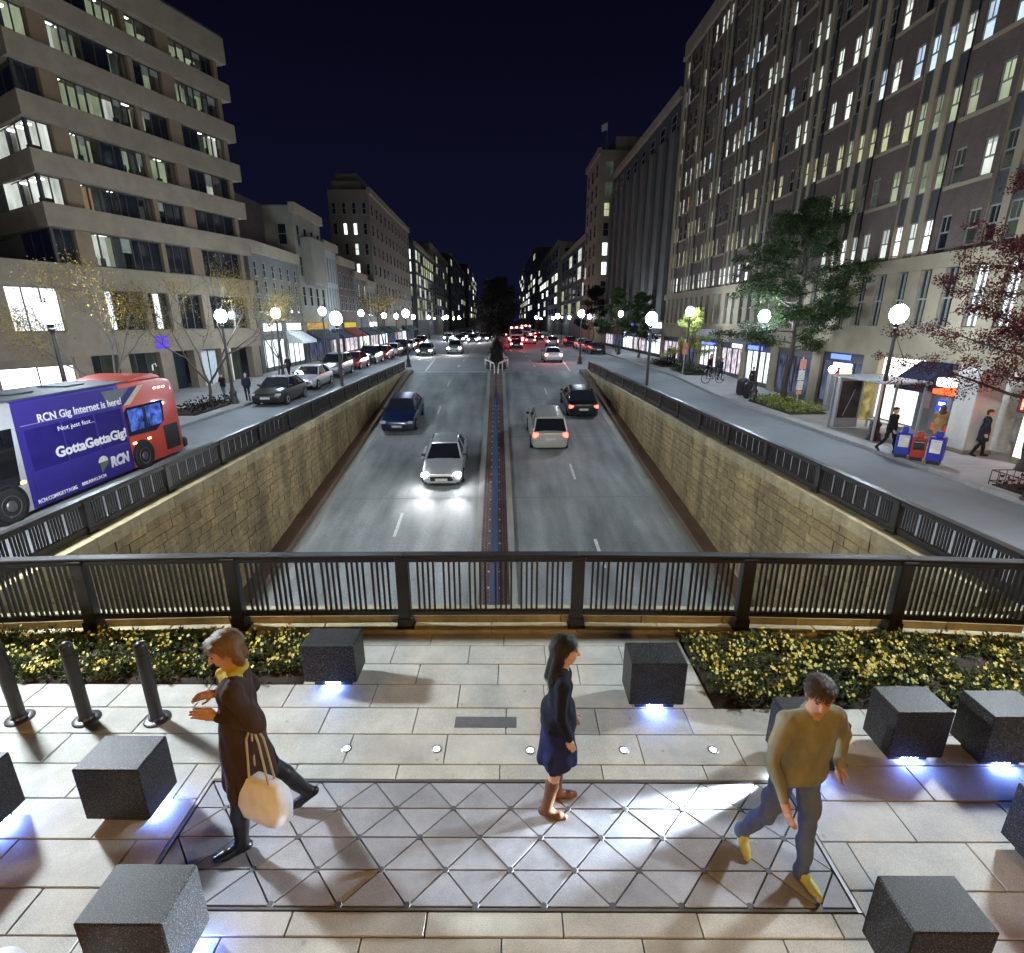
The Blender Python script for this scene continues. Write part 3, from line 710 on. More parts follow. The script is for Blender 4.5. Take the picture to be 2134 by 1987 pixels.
for i, (x, y) in enumerate([(-14.4, 92), (-9.5, 100), (-14.4, 112), (-9.3, 128), (-14.4, 142), (14.3, 84), (8.2, 74), (14.3, 108), (8.4, 118), (14.3, 140), (-14.4, 175), (14.3, 180)]):
    lamp(x, y, 'distant globe lamp among the avenue lights', 'f', 4.25)
# lamps round the circle, just outside the picture, which light the plaza
lamp(-7.9, 6.9, 'globe lamp at the railing corner outside the picture, bus side', 'p', 4.4, .5)
lamp(7.9, 6.4, 'globe lamp at the railing corner outside the picture, shelter side', 'q', 4.4, .5)
lamp(-3.4, -4.6, 'amber globe lamp behind the viewer, bus side', 'w', 5.4, .5)
lamp(-24.5, 15.5, 'added globe lamp outside the picture to light the office block, bus side', 'n', 4.4, .13)  # added unseen lamp, brightens the office block's side face and podium
lamp(4.2, -5.4, 'amber globe lamp behind the viewer, shelter side', 'w', 5.4, .5)

# narrow floodlight at floor level, aimed across the triangle panel
fd = empty('floor_floodlight', (2.52, 3.64, 0), label='low floodlight at the feet of the man in olive throwing a white streak', category='floodlight')
b = MB(); b.cbox(-.05, .05, -.05, .05, 0, .10, .01); b.build('housing', M_iron, fd)
b = MB(); b.lathe([(.032, 0), (.032, .012), (.02, .02)], 12); o = b.build('lens', emit('flood_lens', (.75, .87, 1), 30.0, False), fd); o.rotation_euler = (0, R(-90), R(16)); o.location = (-.05, -.014, .05)
sl = bpy.data.lights.new('beam', 'SPOT'); sl.energy = 6000; sl.color = (.72, .86, 1); sl.spot_size = R(24); sl.spot_blend = 1.0; sl.shadow_soft_size = .03
so = bpy.data.objects.new('beam', sl); COL.objects.link(so); so.parent = fd; so.location = (-.085, -.025, .05)
so.rotation_euler = Vector((-4.45, -1.30, -.03)).to_track_quat('-Z', 'Y').to_euler()
# ================================================================== people: one continuous skin per figure from blended limbs
def sdf_mesh(name, prims, res, mats, k0=.02):
    lo = np.array([1e9] * 3); hi = -lo
    for p in prims:
        for (c, r) in p['b']: lo = np.minimum(lo, np.array(c) - r); hi = np.maximum(hi, np.array(c) + r)
    lo -= res * 3; hi += res * 3
    n = np.ceil((hi - lo) / res).astype(int) + 1
    ax = [lo[i] + np.arange(n[i]) * res for i in range(3)]
    D = np.full(n, 9.0, np.float32)
    def ev(p, X, Y, Z):
        if p['t'] == 'c':
            a = p['a']; ba = p['e'] - a; L2 = float(ba @ ba) + 1e-9
            h = np.clip(((X - a[0]) * ba[0] + (Y - a[1]) * ba[1] + (Z - a[2]) * ba[2]) / L2, 0, 1)
            return np.sqrt((X - a[0] - ba[0] * h) ** 2 + (Y - a[1] - ba[1] * h) ** 2 + (Z - a[2] - ba[2] * h) ** 2) - (p['ra'] + (p['rb'] - p['ra']) * h)
        c = p['a']; M_ = p['M']; dx, dy, dz = X - c[0], Y - c[1], Z - c[2]
        u = M_[0, 0] * dx + M_[0, 1] * dy + M_[0, 2] * dz; v = M_[1, 0] * dx + M_[1, 1] * dy + M_[1, 2] * dz; w = M_[2, 0] * dx + M_[2, 1] * dy + M_[2, 2] * dz
        r = p['r']; q = np.sqrt((u / r[0]) ** 2 + (v / r[1]) ** 2 + (w / r[2]) ** 2)
        return (q - 1) * min(r)
    for p in prims:
        pad = .05
        l = np.min([np.array(c) - r for c, r in p['b']], axis=0) - pad; h = np.max([np.array(c) + r for c, r in p['b']], axis=0) + pad
        i0 = np.clip(np.floor((l - lo) / res).astype(int), 0, n - 1); i1 = np.clip(np.ceil((h - lo) / res).astype(int) + 1, 1, n)
        X = ax[0][i0[0]:i1[0]][:, None, None]; Y = ax[1][i0[1]:i1[1]][None, :, None]; Z = ax[2][i0[2]:i1[2]][None, None, :]
        d = ev(p, X, Y, Z).astype(np.float32); sub = D[i0[0]:i1[0], i0[1]:i1[1], i0[2]:i1[2]]
        k = p.get('k', k0)
        if k > 0:
            hh = np.clip(.5 + .5 * (sub - d) / k, 0, 1); new = sub * (1 - hh) + d * hh - k * hh * (1 - hh)
            new = np.where(sub > 5, d, new)
        else: new = np.minimum(sub, d)
        D[i0[0]:i1[0], i0[1]:i1[1], i0[2]:i1[2]] = new
    ins = D < 0
    c8 = [(a, b, c) for a in (0, 1) for b in (0, 1) for c in (0, 1)]
    def sh(A, o): return A[o[0]:A.shape[0] - 1 + o[0], o[1]:A.shape[1] - 1 + o[1], o[2]:A.shape[2] - 1 + o[2]]
    cnt = sum(sh(ins, o).astype(np.int8) for o in c8)
    act = (cnt > 0) & (cnt < 8); idx = np.full(act.shape, -1, np.int64); cells = np.argwhere(act); idx[act] = np.arange(len(cells))
    acc = np.zeros((len(cells), 3)); w = np.zeros(len(cells))
    g_ = lambda o: D[cells[:, 0] + o[0], cells[:, 1] + o[1], cells[:, 2] + o[2]]
    for a in c8:
        for d in range(3):
            if a[d] == 1: continue
            b = list(a); b[d] = 1; da, db = g_(a), g_(b); m = (da < 0) != (db < 0)
            t = np.where(m, da / np.where(np.abs(da - db) < 1e-9, 1e-9, da - db), 0)
            pos = np.array(a, float)[None, :] + np.zeros((len(cells), 3)); pos[:, d] += t
            acc[m] += pos[m]; w[m] += 1
    V = lo + (cells + acc / np.maximum(w, 1)[:, None]) * res
    faces = []
    for d in range(3):
        e, f = [(1, 2), (2, 0), (0, 1)][d]
        s0 = [slice(None)] * 3; s1 = [slice(None)] * 3; s0[d] = slice(0, -1); s1[d] = slice(1, None)
        ch = ins[tuple(s0)] != ins[tuple(s1)]; P = np.argwhere(ch); P = P[(P[:, e] > 0) & (P[:, f] > 0)]
        P = P[(P[:, e] < n[e] - 1) & (P[:, f] < n[f] - 1)]
        def q(de, df): 
            Q = P.copy(); Q[:, e] += de; Q[:, f] += df; return idx[Q[:, 0], Q[:, 1], Q[:, 2]]
        qa = np.stack([q(-1, -1), q(0, -1), q(0, 0), q(-1, 0)], 1); fl = ~ins[P[:, 0], P[:, 1], P[:, 2]]
        qa[fl] = qa[fl][:, ::-1]; faces.append(qa)
    Fc = np.concatenate(faces); Fc = Fc[(Fc >= 0).all(1)]
    cen = V[Fc].mean(1); best = np.full(len(Fc), 9.0); lab = np.zeros(len(Fc), int)
    for p in prims:
        d = ev(p, cen[:, 0], cen[:, 1], cen[:, 2]) + p.get('bias', 0)
        m = d < best; best[m] = d[m]; lab[m] = p['l']
    # soft folds in the cloth
    vl = np.zeros(len(V)); 
    for c in range(4): vl[Fc[:, c]] = np.where((lab == TOP) | (lab == LEG), 1.0, vl[Fc[:, c]] * 0)
    nn = np.zeros_like(V); e1 = V[Fc[:, 2]] - V[Fc[:, 0]]; e2 = V[Fc[:, 3]] - V[Fc[:, 1]]; fn = np.cross(e1, e2)
    for c in range(4): np.add.at(nn, Fc[:, c], fn)
    nn /= np.linalg.norm(nn, axis=1)[:, None] + 1e-9
    x, y, z = V.T; wq = .35 * np.sin(7 * x + 3 * z) + .4 * np.sin(9 * y - 4 * z)
    fo = np.sin(26 * z + 14 * x + 6 * wq) * .5 + np.sin(38 * (x + y) + 9 * z + 5 * wq) * .35 + np.sin(17 * z - 24 * y + 4 * wq) * .5; fo = np.sign(fo) * np.abs(fo) ** .7
    V = V + nn * (vl * fo * .0075 * min(1, .014 / res))[:, None]
    me = bpy.data.meshes.new(name); me.from_pydata(V.tolist(), [], Fc.tolist())
    for m_ in mats: me.materials.append(m_)
    me.polygons.foreach_set('material_index', lab.tolist()); me.polygons.foreach_set('use_smooth', [True] * len(me.polygons)); me.update()
    return me
A_ = lambda v: np.array(v, float)
def cap(a, b, ra, rb, l, k=.02, bias=0): a, b = A_(a), A_(b); return dict(t='c', a=a, e=b, ra=ra, rb=rb, l=l, k=k, bias=bias, b=[(a, ra), (b, rb)])
def ell(c, r, l, k=.015, rot=None, bias=0):
    M_ = np.eye(3) if rot is None else np.array(Euler(rot).to_matrix()).T
    return dict(t='e', a=A_(c), r=r, M=M_, l=l, k=k, bias=bias, b=[(A_(c), max(r))])

FIGJ = {}
SKIN, TOP, LEG, SHOE, HAIR, EXT, DARK = range(7)
def figure(name, mats, res=.012, h=1.75, build=1.0, legL=(10, 5), legR=(-20, 25), armL=(-15, 8, 15), armR=(20, 8, 20), lean=2, head=(0, 5, 0), coat=0.0, coat_r=1.0, skirt=0.0, boots=False, hair='short', knee_skin=False, fist=False, twist=0, hood=False, scarf=False, fr=None, outs=(0, 0)):
    s = h / 1.75; B = build; P = []; JJ = {}
    def rotx(p, deg, piv):
        a = R(deg); y, z = p[1] - piv[1], p[2] - piv[2]; return A_((p[0], piv[1] + y * math.cos(a) - z * math.sin(a) * 1.0, piv[2] + z * math.cos(a) + y * math.sin(a)))
    pel = A_((0, 0, .97 * s))
    up = lambda p: rotx(A_(p), lean, pel)      # positive lean tips towards -Y
    legs = {}
    for sx, (sw, bd), ou_ in ((1, legL, outs[0]), (-1, legR, outs[1])):
        hip = A_((sx * .092 * s, 0, .92 * s)); a = R(sw); b = R(sw - bd)
        q_ = math.sin(R(ou_)); kn = hip + A_((sx * (.008 + q_), -math.sin(a), -math.cos(a) * math.cos(R(ou_)))) * .43 * s; an = kn + A_((sx * (q_ * .8 - .01), -math.sin(b), -math.cos(b) * math.cos(R(ou_)))) * .42 * s
        legs[sx] = [hip, kn, an, sw - bd]
    mz = min(v[2][2] for v in legs.values()) - (.085 if boots else .094) * s
    for v in legs.values():
        for i in range(3): v[i] = v[i] - A_((0, 0, mz))
    pel = pel - A_((0, 0, mz)); dz = -mz
    U = lambda x, y, z: up(A_((x * s, y * s, z * s))) + A_((0, 0, dz))
    tl = TOP
    # trunk
    for sx in (-1, 1):
        P.append(cap(U(sx * .075 * B, 0, 1.0), U(sx * .07 * B, .0, 1.16), .105 * s * B, .10 * s * B, tl, .05))
        P.append(cap(U(sx * .07 * B, 0, 1.16), U(sx * .095 * B, .005, 1.36), .10 * s * B, .105 * s * B, tl, .05))
        P.append(cap(U(sx * .04, .01, 1.46), U(sx * .165 * B, .01, 1.425), .05 * s, .058 * s * B, tl, .04))
    P.append(cap(U(-.07, .012, .95), U(.07, .012, .95), .115 * s * B, .115 * s * B, LEG if not (coat or skirt) else tl, .04))
    if not (coat or skirt):
        P.append(cap(U(0, -.012, 1.0), U(0, -.01, 1.3), .112 * s * B, .112 * s * B, TOP, .04))
        P.append(cap(U(-.085, .004, .985), U(.085, .004, .985), .112 * s * B, .112 * s * B, TOP, .03, bias=-.012))
    # neck and head
    hy, hp, hr = head; Hc = U(0, -.015, 1.635); E_ = Euler((R(hp), R(hr), R(hy))).to_matrix()
    hd = lambda x, y, z: Hc + A_(E_ @ Vector((x * s, y * s, z * s)))
    P.append(cap(U(0, .012, 1.45), hd(0, .01, -.05), .058 * s, .052 * s, SKIN, .02))
    rot = tuple(E_.to_euler())
    P.append(ell(hd(0, .01, .025), (.076 * s, .096 * s, .095 * s), SKIN, .02, rot))
    P.append(ell(hd(0, -.022, -.045), (.057 * s, .066 * s, .075 * s), SKIN, .03, rot))
    P.append(cap(hd(0, -.088, .012), hd(0, -.106, -.024), .009 * s, .014 * s, SKIN, .012))
    for sx in (-1, 1):
        P.append(ell(hd(sx * .078, .012, -.005), (.012 * s, .02 * s, .03 * s), SKIN, .006, rot))
        P.append(ell(hd(sx * .031, -.081, .018), (.0115 * s, .008 * s, .0055 * s), DARK, .002, rot, bias=.0005))
        P.append(cap(hd(sx * .016, -.09, .037), hd(sx * .05, -.078, .038), .0045 * s, .004 * s, HAIR, .006, bias=.0005))
    P.append(cap(hd(-.02, -.086, -.058), hd(.02, -.086, -.058), .006 * s, .006 * s, EXT if False else SKIN, .004))
    # hair
    P.append(ell(hd(0, .024, .050), (.082 * s, .098 * s, .086 * s), HAIR, .008, rot, bias=-.001))
    P.append(cap(hd(-.045, -.042, .088), hd(.045, -.042, .088), .022 * s, .022 * s, HAIR, .025))
    P.append(cap(hd(0, .07, .02), hd(0, .055, -.06), .06 * s, .045 * s, HAIR, .02))
    if hair == 'long':
        for sx in (-1, 0, 1):
            P.append(cap(hd(sx * .06, .05 if sx else .075, .02), U(sx * .075, .075 if sx else .10, 1.40), .045 * s, .04 * s, HAIR, .03))
    if hair == 'bob':
        for sx in (-1, 0, 1): P.append(cap(hd(sx * .062, .04 if sx else .075, .03), hd(sx * .07, .04 if sx else .08, -.09), .034 * s, .028 * s, HAIR, .03))
    if scarf:
        for t in range(8):
            a0, a1 = 2 * PI * t / 8, 2 * PI * (t + 1) / 8; q = lambda a: U(.075 * math.cos(a), .012 + .07 * math.sin(a), 1.475 + .012 * math.sin(3 * a) - .02 * math.sin(a) * -1)
            P.append(cap(q(a0), q(a1), .032 * s, .032 * s, EXT, .012, bias=-.012))
    # collar
    if not scarf:
        for t in range(8):
            a0, a1 = 2 * PI * t / 8, 2 * PI * (t + 1) / 8; q = lambda a: U(.066 * math.cos(a), .012 + .062 * math.sin(a), 1.462 + .025 * math.sin(a))
            P.append(cap(q(a0), q(a1), .018 * s, .018 * s, tl, .01))
    # arms and hands
    for sx, (sw, ou, be) in ((1, armL), (-1, armR)):
        sh = U(sx * .185 * B, .01, 1.415); a = R(sw + lean); o = R(ou); b = R(sw + lean + be)
        el = sh + A_((sx * math.sin(o), -math.sin(a) * math.cos(o), -math.cos(a) * math.cos(o))) * .285 * s
        fd_ = A_((sx * math.sin(o) * .4 - sx * .5 * math.sin(R(be)) , -math.sin(b), -math.cos(b))); fd_ /= np.linalg.norm(fd_); wr = el + fd_ * .25 * s; JJ[sx] = (el.copy(), wr.copy())
        P.append(cap(sh, el, .058 * s * B, .047 * s * B, TOP, .03)); P.append(cap(el, wr - fd_ * .01, .047 * s * B, .035 * s * B, TOP, .02))
        P.append(cap(wr - fd_ * .02, wr + fd_ * .03 * s, .026 * s, .03 * s, SKIN, .008))
        side = np.cross(fd_, A_((sx, 0, 0.15))); side /= np.linalg.norm(side) + 1e-9; nrm = np.cross(side, fd_)
        pc = wr + fd_ * .055 * s
        P.append(cap(pc - side * .022 * s, pc + side * .022 * s, .017 * s, .017 * s, SKIN, .015)); P.append(cap(pc + fd_ * .03 * s - side * .024 * s, pc + fd_ * .03 * s + side * .024 * s, .014 * s, .014 * s, SKIN, .012))
        fr_ = fr or max(.0085, res * .95)
        inn = -nrm * sx * -1
        for t, ln in enumerate((.060, .072, .068, .052)):
            o_ = pc + fd_ * .045 * s + side * (.030 - .020 * t) * s
            cu = .55 if not fist else 1.6; m1 = o_ + (fd_ + inn * cu * .35) * ln * .55 * s; m2 = m1 + (fd_ * (.8 if not fist else -.2) + inn * cu) * ln * .45 * s
            P.append(cap(o_ - fd_ * .015, m1, fr_, fr_ * .95, SKIN, .003)); P.append(cap(m1, m2, fr_ * .95, fr_ * .8, SKIN, .002))
        th0 = pc - fd_ * .02 * s + side * .03 * s; th1 = th0 + (side * .55 + fd_ * .7 + inn * .4) * .035 * s; th2 = th1 + (fd_ * .9 + side * .2 + inn * .3) * .03 * s
        P.append(cap(th0, th1, fr_ * 1.25, fr_ * 1.1, SKIN, .006)); P.append(cap(th1, th2, fr_ * 1.1, fr_ * .9, SKIN, .002))
    # legs and feet
    for sx in (1, -1):
        hip, kn, an, fp = legs[sx]; ll = SKIN if knee_skin else LEG
        P.append(cap(hip, hip + (kn - hip) * .72, .085 * s * B, .066 * s * B, LEG if skirt else ll, .03)); P.append(cap(hip + (kn - hip) * .6, kn, .07 * s * B, .058 * s * B, ll, .03)); 
        mid = kn + (an - kn) * .38
        if boots:
            P.append(cap(kn + (kn - hip) * 0, mid, .056 * s * B, .058 * s * B, ll, .02)); 
            bt = kn + (an - kn) * .12 if boots == 2 else kn + (an - kn) * .28
            P.append(cap(bt, mid, .062 * s * B, .064 * s * B, SHOE, .008, bias=-.004)); P.append(cap(mid, an, .062 * s * B, .044 * s, SHOE, .02, bias=-.004))
        else:
            P.append(cap(kn, mid, .058 * s * B, .057 * s * B, ll, .02)); P.append(cap(mid, an, .056 * s * B, .045 * s * B, ll, .02))
            P.append(cap(an + A_((0, 0, .02)), an + A_((0, 0, -.03 * s)), .047 * s * B, .05 * s * B, ll, .01))
        f = R(max(-60, min(25, fp * .9 if fp < 0 else fp * .5))); dd = A_((sx * .12, -math.cos(f), math.sin(f) * 1.0)); dn = A_((0, math.sin(f), -math.cos(f))) ; 
        dd = A_((sx * .12, -math.cos(f), math.sin(f))); dd /= np.linalg.norm(dd); dn = A_((0, -math.sin(f), -math.cos(f)))
        he = an + dn * .045 * s - dd * .035 * s; ba_ = an + dn * .053 * s + dd * .115 * s; to = ba_ + dd * .055 * s
        P.append(cap(he, ba_, .036 * s, .036 * s, SHOE, .02, bias=-.003)); P.append(cap(ba_, to, .036 * s, .026 * s, SHOE, .02, bias=-.003)); P.append(cap(an, an + dn * .04 * s + dd * .06 * s, .043 * s, .034 * s, SHOE, .02))
        if not boots: P.append(cap(he + dn * .020, to + dn * .016, .030 * s, .026 * s, EXT, .004, bias=-.001))
    if skirt:
        n = 7
        for t in range(n):
            a = 2 * PI * t / n; z1 = .92 - skirt
            P.append(cap(U(.07 * math.cos(a), .045 * math.sin(a), 1.0), A_((.118 * math.cos(a) * s, .125 * math.sin(a) * s, z1 * s + dz)), .08 * s, .06 * s, tl if not coat else LEG, .045, bias=-.02))
    if coat:
        n = 8
        for t in range(n):
            a = 2 * PI * t / n; z1 = .95 - coat
            P.append(cap(U(.085 * math.cos(a), .055 * math.sin(a), 1.05), A_((.115 * coat_r * math.cos(a) * s, .125 * coat_r * math.sin(a) * s, z1 * s + dz)), .085 * s, .052 * s, TOP, .05, bias=-.022))
    FIGJ.update(JJ); me = sdf_mesh(name, P, res, mats); return me

def cloth(n_, c, rough=.85): return mat(n_, c, rough, var=.25, scale=9, bump=1.0, bscale=11, stretch=(1, 1, .5), spec=.2)
M_skin = mat('skin', (.46, .245, .155), .6, var=.16, scale=18, bump=.25, bscale=70, spec=.25); M_skinp = mat('skin_pale', (.58, .37, .27), .6, var=.14, scale=18, bump=.25, bscale=70, spec=.25); M_eye = mat('eye_dark', (.03, .02, .015), .3)
M_hairb = mat('hair_brown', (.045, .026, .016), .5, var=.3, scale=40, bump=.4, bscale=120); M_hairk = mat('hair_black', (.014, .011, .010), .45, var=.3, scale=40, bump=.4, bscale=120)
def strands(me, name, parent, loc, rot, n=2600, **tags):
    """the figure plus a child mesh of fine hair strands lying on its head"""
    o = place(me, name, parent, loc, rot, None, **tags); rnd = random.Random(len(me.polygons)); b = MB()
    hf = [p for p in me.polygons if p.material_index == HAIR and p.center.z > 1.2]
    if not hf: return o
    zm = max(p.center.z for p in hf); ym = sum(p.center.y for p in hf if p.center.z > zm - .12) / len([p for p in hf if p.center.z > zm - .12])
    hf = [p for p in hf if not (p.center.z < zm - .075 and p.center.y < ym - .055)]
    for i in range(n):
        p = rnd.choice(hf); nr = p.normal; d = Vector((0, .35, -1)) + rv(rnd) * .22; d = (d - nr * d.dot(nr))
        if d.length < .05: continue
        d.normalize(); s = d.cross(nr).normalized() * .0016; L_ = rnd.uniform(.03, .075); c = p.center + nr * .001
        b.add([c - s, c + s, c + d * L_ * .5 + s + nr * .005, c + d * L_ * .5 - s + nr * .005, c + d * L_ + nr * .001], [(0, 1, 2, 3), (3, 2, 4)])
    b.build('hair', me.materials[HAIR], o); return o
# the three on the plaza
me = figure('person', [M_skin, cloth('olive_sweater', (.21, .20, .135)), cloth('blue_jeans', (.11, .15, .27)), mat('yellow_trainer', (.55, .52, .13), .6), M_hairb, mat('trainer_sole', (.6, .6, .52), .6), M_eye],
            .007, 1.70, 1.06, legL=(10, 5), legR=(-5, 20), outs=(1, 8), armL=(-20, 32, 24), armR=(12, 22, 24), lean=4, head=(-30, 12, -4), fr=.0092)
strands(me, 'person', None, (2.12, 2.86, 0), (0, 0, R(6)), label='man in olive sweater, blue jeans and yellow trainers walking off the triangle panel', category='person')
me = figure('person', [M_skinp, cloth('navy_top', (.010, .011, .022)), cloth('navy_skirt', (.018, .022, .085)), mat('tan_boot', (.13, .05, .02), .42, var=.25, scale=8, bump=.2), M_hairk, mat('boot_sole', (.05, .03, .02), .7), M_eye],
            .007, 1.66, .90, legL=(2, 2), legR=(-2, 7), armL=(4, 3, 12), armR=(-2, 3, 14), lean=3, head=(0, 4, 0), skirt=.36, coat=.005, coat_r=.75, boots=1, hair='long', knee_skin=True, fr=.0088)
strands(me, 'person', None, (.46, 3.40, 0), (0, 0, R(86)), label='woman in navy dress and tan knee boots stepping across the triangle panel', category='person')
me = figure('person', [M_skin, cloth('brown_coat', (.045, .027, .020)), cloth('dark_leggings', (.010, .010, .013)), mat('black_boot', (.012, .011, .012), .35), mat('hair_chestnut', (.16, .085, .035), .5, var=.3, scale=40), cloth('yellow_scarf', (.42, .33, .05)), M_eye],
            .007, 1.86, 1.04, legL=(10, 4), legR=(-18, 14), armL=(-22, 8, 136), armR=(-18, 6, 128), lean=0, head=(14, 20, 0), coat=.42, coat_r=1.05, boots=2, hair='bob', scarf=True, fr=.0095)
w1 = strands(me, 'person', None, (-1.96, 3.22, 0), (0, 0, R(-66)), label='person in long brown coat, yellow scarf and black boots walking by the triangle panel', category='person')
# the bag and the phone of the person in the brown coat
el_, wr_ = FIGJ[1]; hp = w1.matrix_basis @ Vector(el_ * .9 + wr_ * .1); hang = hp.z - .03
tb = empty('tote_bag', (hp.x, hp.y, .40), R(-20), label='crumpled white and cream shopping bag carried by the brown coated person', category='bag')
rnd = random.Random(5); b = MB(); rings = []
for k, (z, w, d) in enumerate([(0, .17, .07), (.03, .20, .10), (.12, .215, .11), (.24, .20, .095), (.33, .17, .06), (.36, .165, .045)]):
    rg = []
    for t in range(20):
        a = 2 * PI * t / 20; q = 1 + .035 * math.sin(5 * a + k * 1.1) + .012 * rnd.uniform(-1, 1)
        ca, sa = math.cos(a), math.sin(a); rg.append((w * math.copysign(abs(ca) ** .6, ca) * q, d * math.copysign(abs(sa) ** .7, sa) * q, z + .004 * rnd.uniform(-1, 1)))
    rings.append(rg)
b.loft(rings); o = b.build('bag_body', mat('bag_cloth', (.80, .80, .84), .7, var=.14, scale=7), tb, True)
b = MB()
for yy in (-.03, .03): b.path([(-.09, yy, .35), (-.055, yy * .8, (hang - .4) * .8 + .07), (-.03, yy * .5, hang - .43), (0, 0, hang - .38), (.03, yy * .5, hang - .43), (.055, yy * .8, (hang - .4) * .8 + .07), (.09, yy, .35)], .008, 6)
b.build('bag_handle', mat('bag_handle_tan', (.42, .33, .2), .7), tb)
# ================================================================== cars
M_tyre = mat('tyre', (.014, .014, .015), .8); M_rim = mat('rim', (.35, .35, .37), .35, .8); M_cglass = glass('car_glass', (.012, .014, .02)); M_plate = mat('plate', (.55, .55, .52), .5)
M_black = mat('trim_black', (.012, .012, .013), .5); M_hl_on = emit('headlight_on', (.93, .96, 1), 220.0); M_hl_far = emit('headlight_far', (.95, .97, 1), 550.0, True)
M_hl_off = mat('headlight_off', (.5, .52, .55), .15, .3); M_tl_on = emit('taillight_on', (1, .06, .04), 9.0, False); M_tl_off = mat('taillight_off', (.25, .01, .01), .25)
M_tl_hot = emit('brake_light', (1, .05, .05), 150.0, True); M_orange = emit('amber_marker', (1, .5, .12), 9.0, False)
def paint(n, c, rough=.28, metal=.35): return mat('paint_' + n, c, rough, metal, var=.06, scale=2, spec=.6, coat=.6)
def car_proto(kind):
    r = empty('car', (0, 0, 0))
    suv = kind == 'suv'; zt = .12 if suv else 0
    st = [(-2.24, .58, .34, .56), (-2.17, .76, .25, .68), (-1.95, .85, .20, .76), (-1.25, .885, .19, .88), (-.8, .895, .19, .93), (0, .90, .19, .94), (1.0, .90, .19, .96), (1.6, .885, .2, .97), (2.02, .85, .24, .95), (2.2, .78, .30, .88), (2.25, .66, .40, .72)]
    b = MB(); rings = []
    for (y, w, z0, z1) in st:
        z1 += zt * (1 if y > -1.5 else .8); h = z1 - z0
        half = [(w * .90, z0), (w, z0 + .16), (w * 1.0, z0 + h * .62), (w * .96, z1 - .04), (w * .86, z1), (w * .4, z1 + .025)]
        rings.append([(x, y, z) for x, z in half] + [(-x, y, z) for x, z in reversed(half)])
    b.loft(rings); me = b.mesh('body', paint('silver', (.4, .41, .42)), True); smooth_angle(me, 38); place(me, 'body', r)
    zb = .93 + zt; zr = 1.42 + zt * 2.0
    B0, B1 = (-.95, 1.72) if not suv else (-.9, 2.05); T0, T1 = (-.22, .98) if not suv else (-.25, 1.72); wb, wt = .80, .60
    if suv: wt = .66
    lo = [(-wb, B0, zb), (wb, B0, zb), (wb, B1, zb), (-wb, B1, zb)]; hi = [(-wt, T0, zr), (wt, T0, zr), (wt, T1, zr), (-wt, T1, zr)]
    def lerp(a, b_, t): return tuple(a[i] + (b_[i] - a[i]) * t for i in range(3))
    # roof skin with pillars
    rf = MB(); mid = (T0 + T1) / 2
    def rng(y, w, z): return [(-w, y, z - .05), (-w * .92, y, z), (-w * .5, y, z + .03), (w * .5, y, z + .03), (w * .92, y, z), (w, y, z - .05)]
    rf.loft([rng(T0 - .03, wt, zr), rng(mid, wt + .01, zr + .02), rng(T1 + .03, wt, zr)])
    for i in range(4): rf.tube(lo[i], hi[i], .045, .04, 6)
    for sx in (-1, 1): rf.tube((sx * (wb + .0), (B0 + B1) / 2 + .05, zb), (sx * (wt + .005), (T0 + T1) / 2 + .05, zr - .02), .035, .03, 6)
    me = rf.mesh('roof', paint('silver', (.4, .41, .42)), True); smooth_angle(me, 38); place(me, 'roof', r)
    for nm, a, b2, c, d in (('windscreen', lo[0], lo[1], hi[1], hi[0]), ('rear_window', lo[2], lo[3], hi[3], hi[2]), ('side_window', lo[1], lo[2], hi[2], hi[1]), ('side_window', lo[3], lo[0], hi[0], hi[3])):
        q = MB(); q.quad(a, b2, c, d); q.build(nm, M_cglass, r)
    # wheels
    ty = MB(); ty.lathe([(.20, -.10), (.31, -.10), (.325, -.06), (.325, .06), (.31, .10), (.20, .10)], 20); tme = ty.mesh('wheel', M_tyre, True); smooth_angle(tme)
    rm = MB(); rm.lathe([(.21, .085), (.20, .108), (.05, .095), (.01, .10)], 10); rme = rm.mesh('rim', M_rim)
    for sx in (-1, 1):
        for y in (-1.38, 1.36):
            w = place(tme, 'wheel', r, (sx * .83, y, .325), (0, sx * PI / 2, 0)); place(rme, 'rim', w)
    for sx in (-1, 1):
        q = MB(); q.cbox(sx * .70 - .15, sx * .70 + .13, -2.215, -2.02, .585 + zt * .7, .72 + zt * .7, .03); o = q.build('headlight', M_hl_off, r)
        q = MB(); q.cbox(sx * .70 - .14, sx * .70 + .13, 2.06, 2.235, .68 + zt, .86 + zt * 1.4, .03); q.build('taillight', M_tl_off, r)
        q = MB(); q.cbox(sx * .93 - .08, sx * .93 + .08, -.80, -.70, .97 + zt, 1.08 + zt, .02); q.build('wing_mirror', M_black, r)
    q = MB(); q.cbox(-.48, .48, -2.262, -2.18, .40, .60, .02); q.build('grille', M_black, r)
    q = MB(); q.cbox(-.26, .26, -2.285, -2.264, .42, .53, .004); q.build('number_plate', M_plate, r)
    q = MB(); q.cbox(-.26, .26, 2.252, 2.272, .56 + zt, .68 + zt, .004); q.build('number_plate', M_plate, r)
    q = MB(); q.cbox(-.74, .74, -2.20, -2.0, .22, .36, .03); q.cbox(-.74, .74, 2.0, 2.2, .26, .40, .03); q.build('bumper', M_black, r)
    return r
PROTO = {k: car_proto(k) for k in ('sedan', 'suv')}
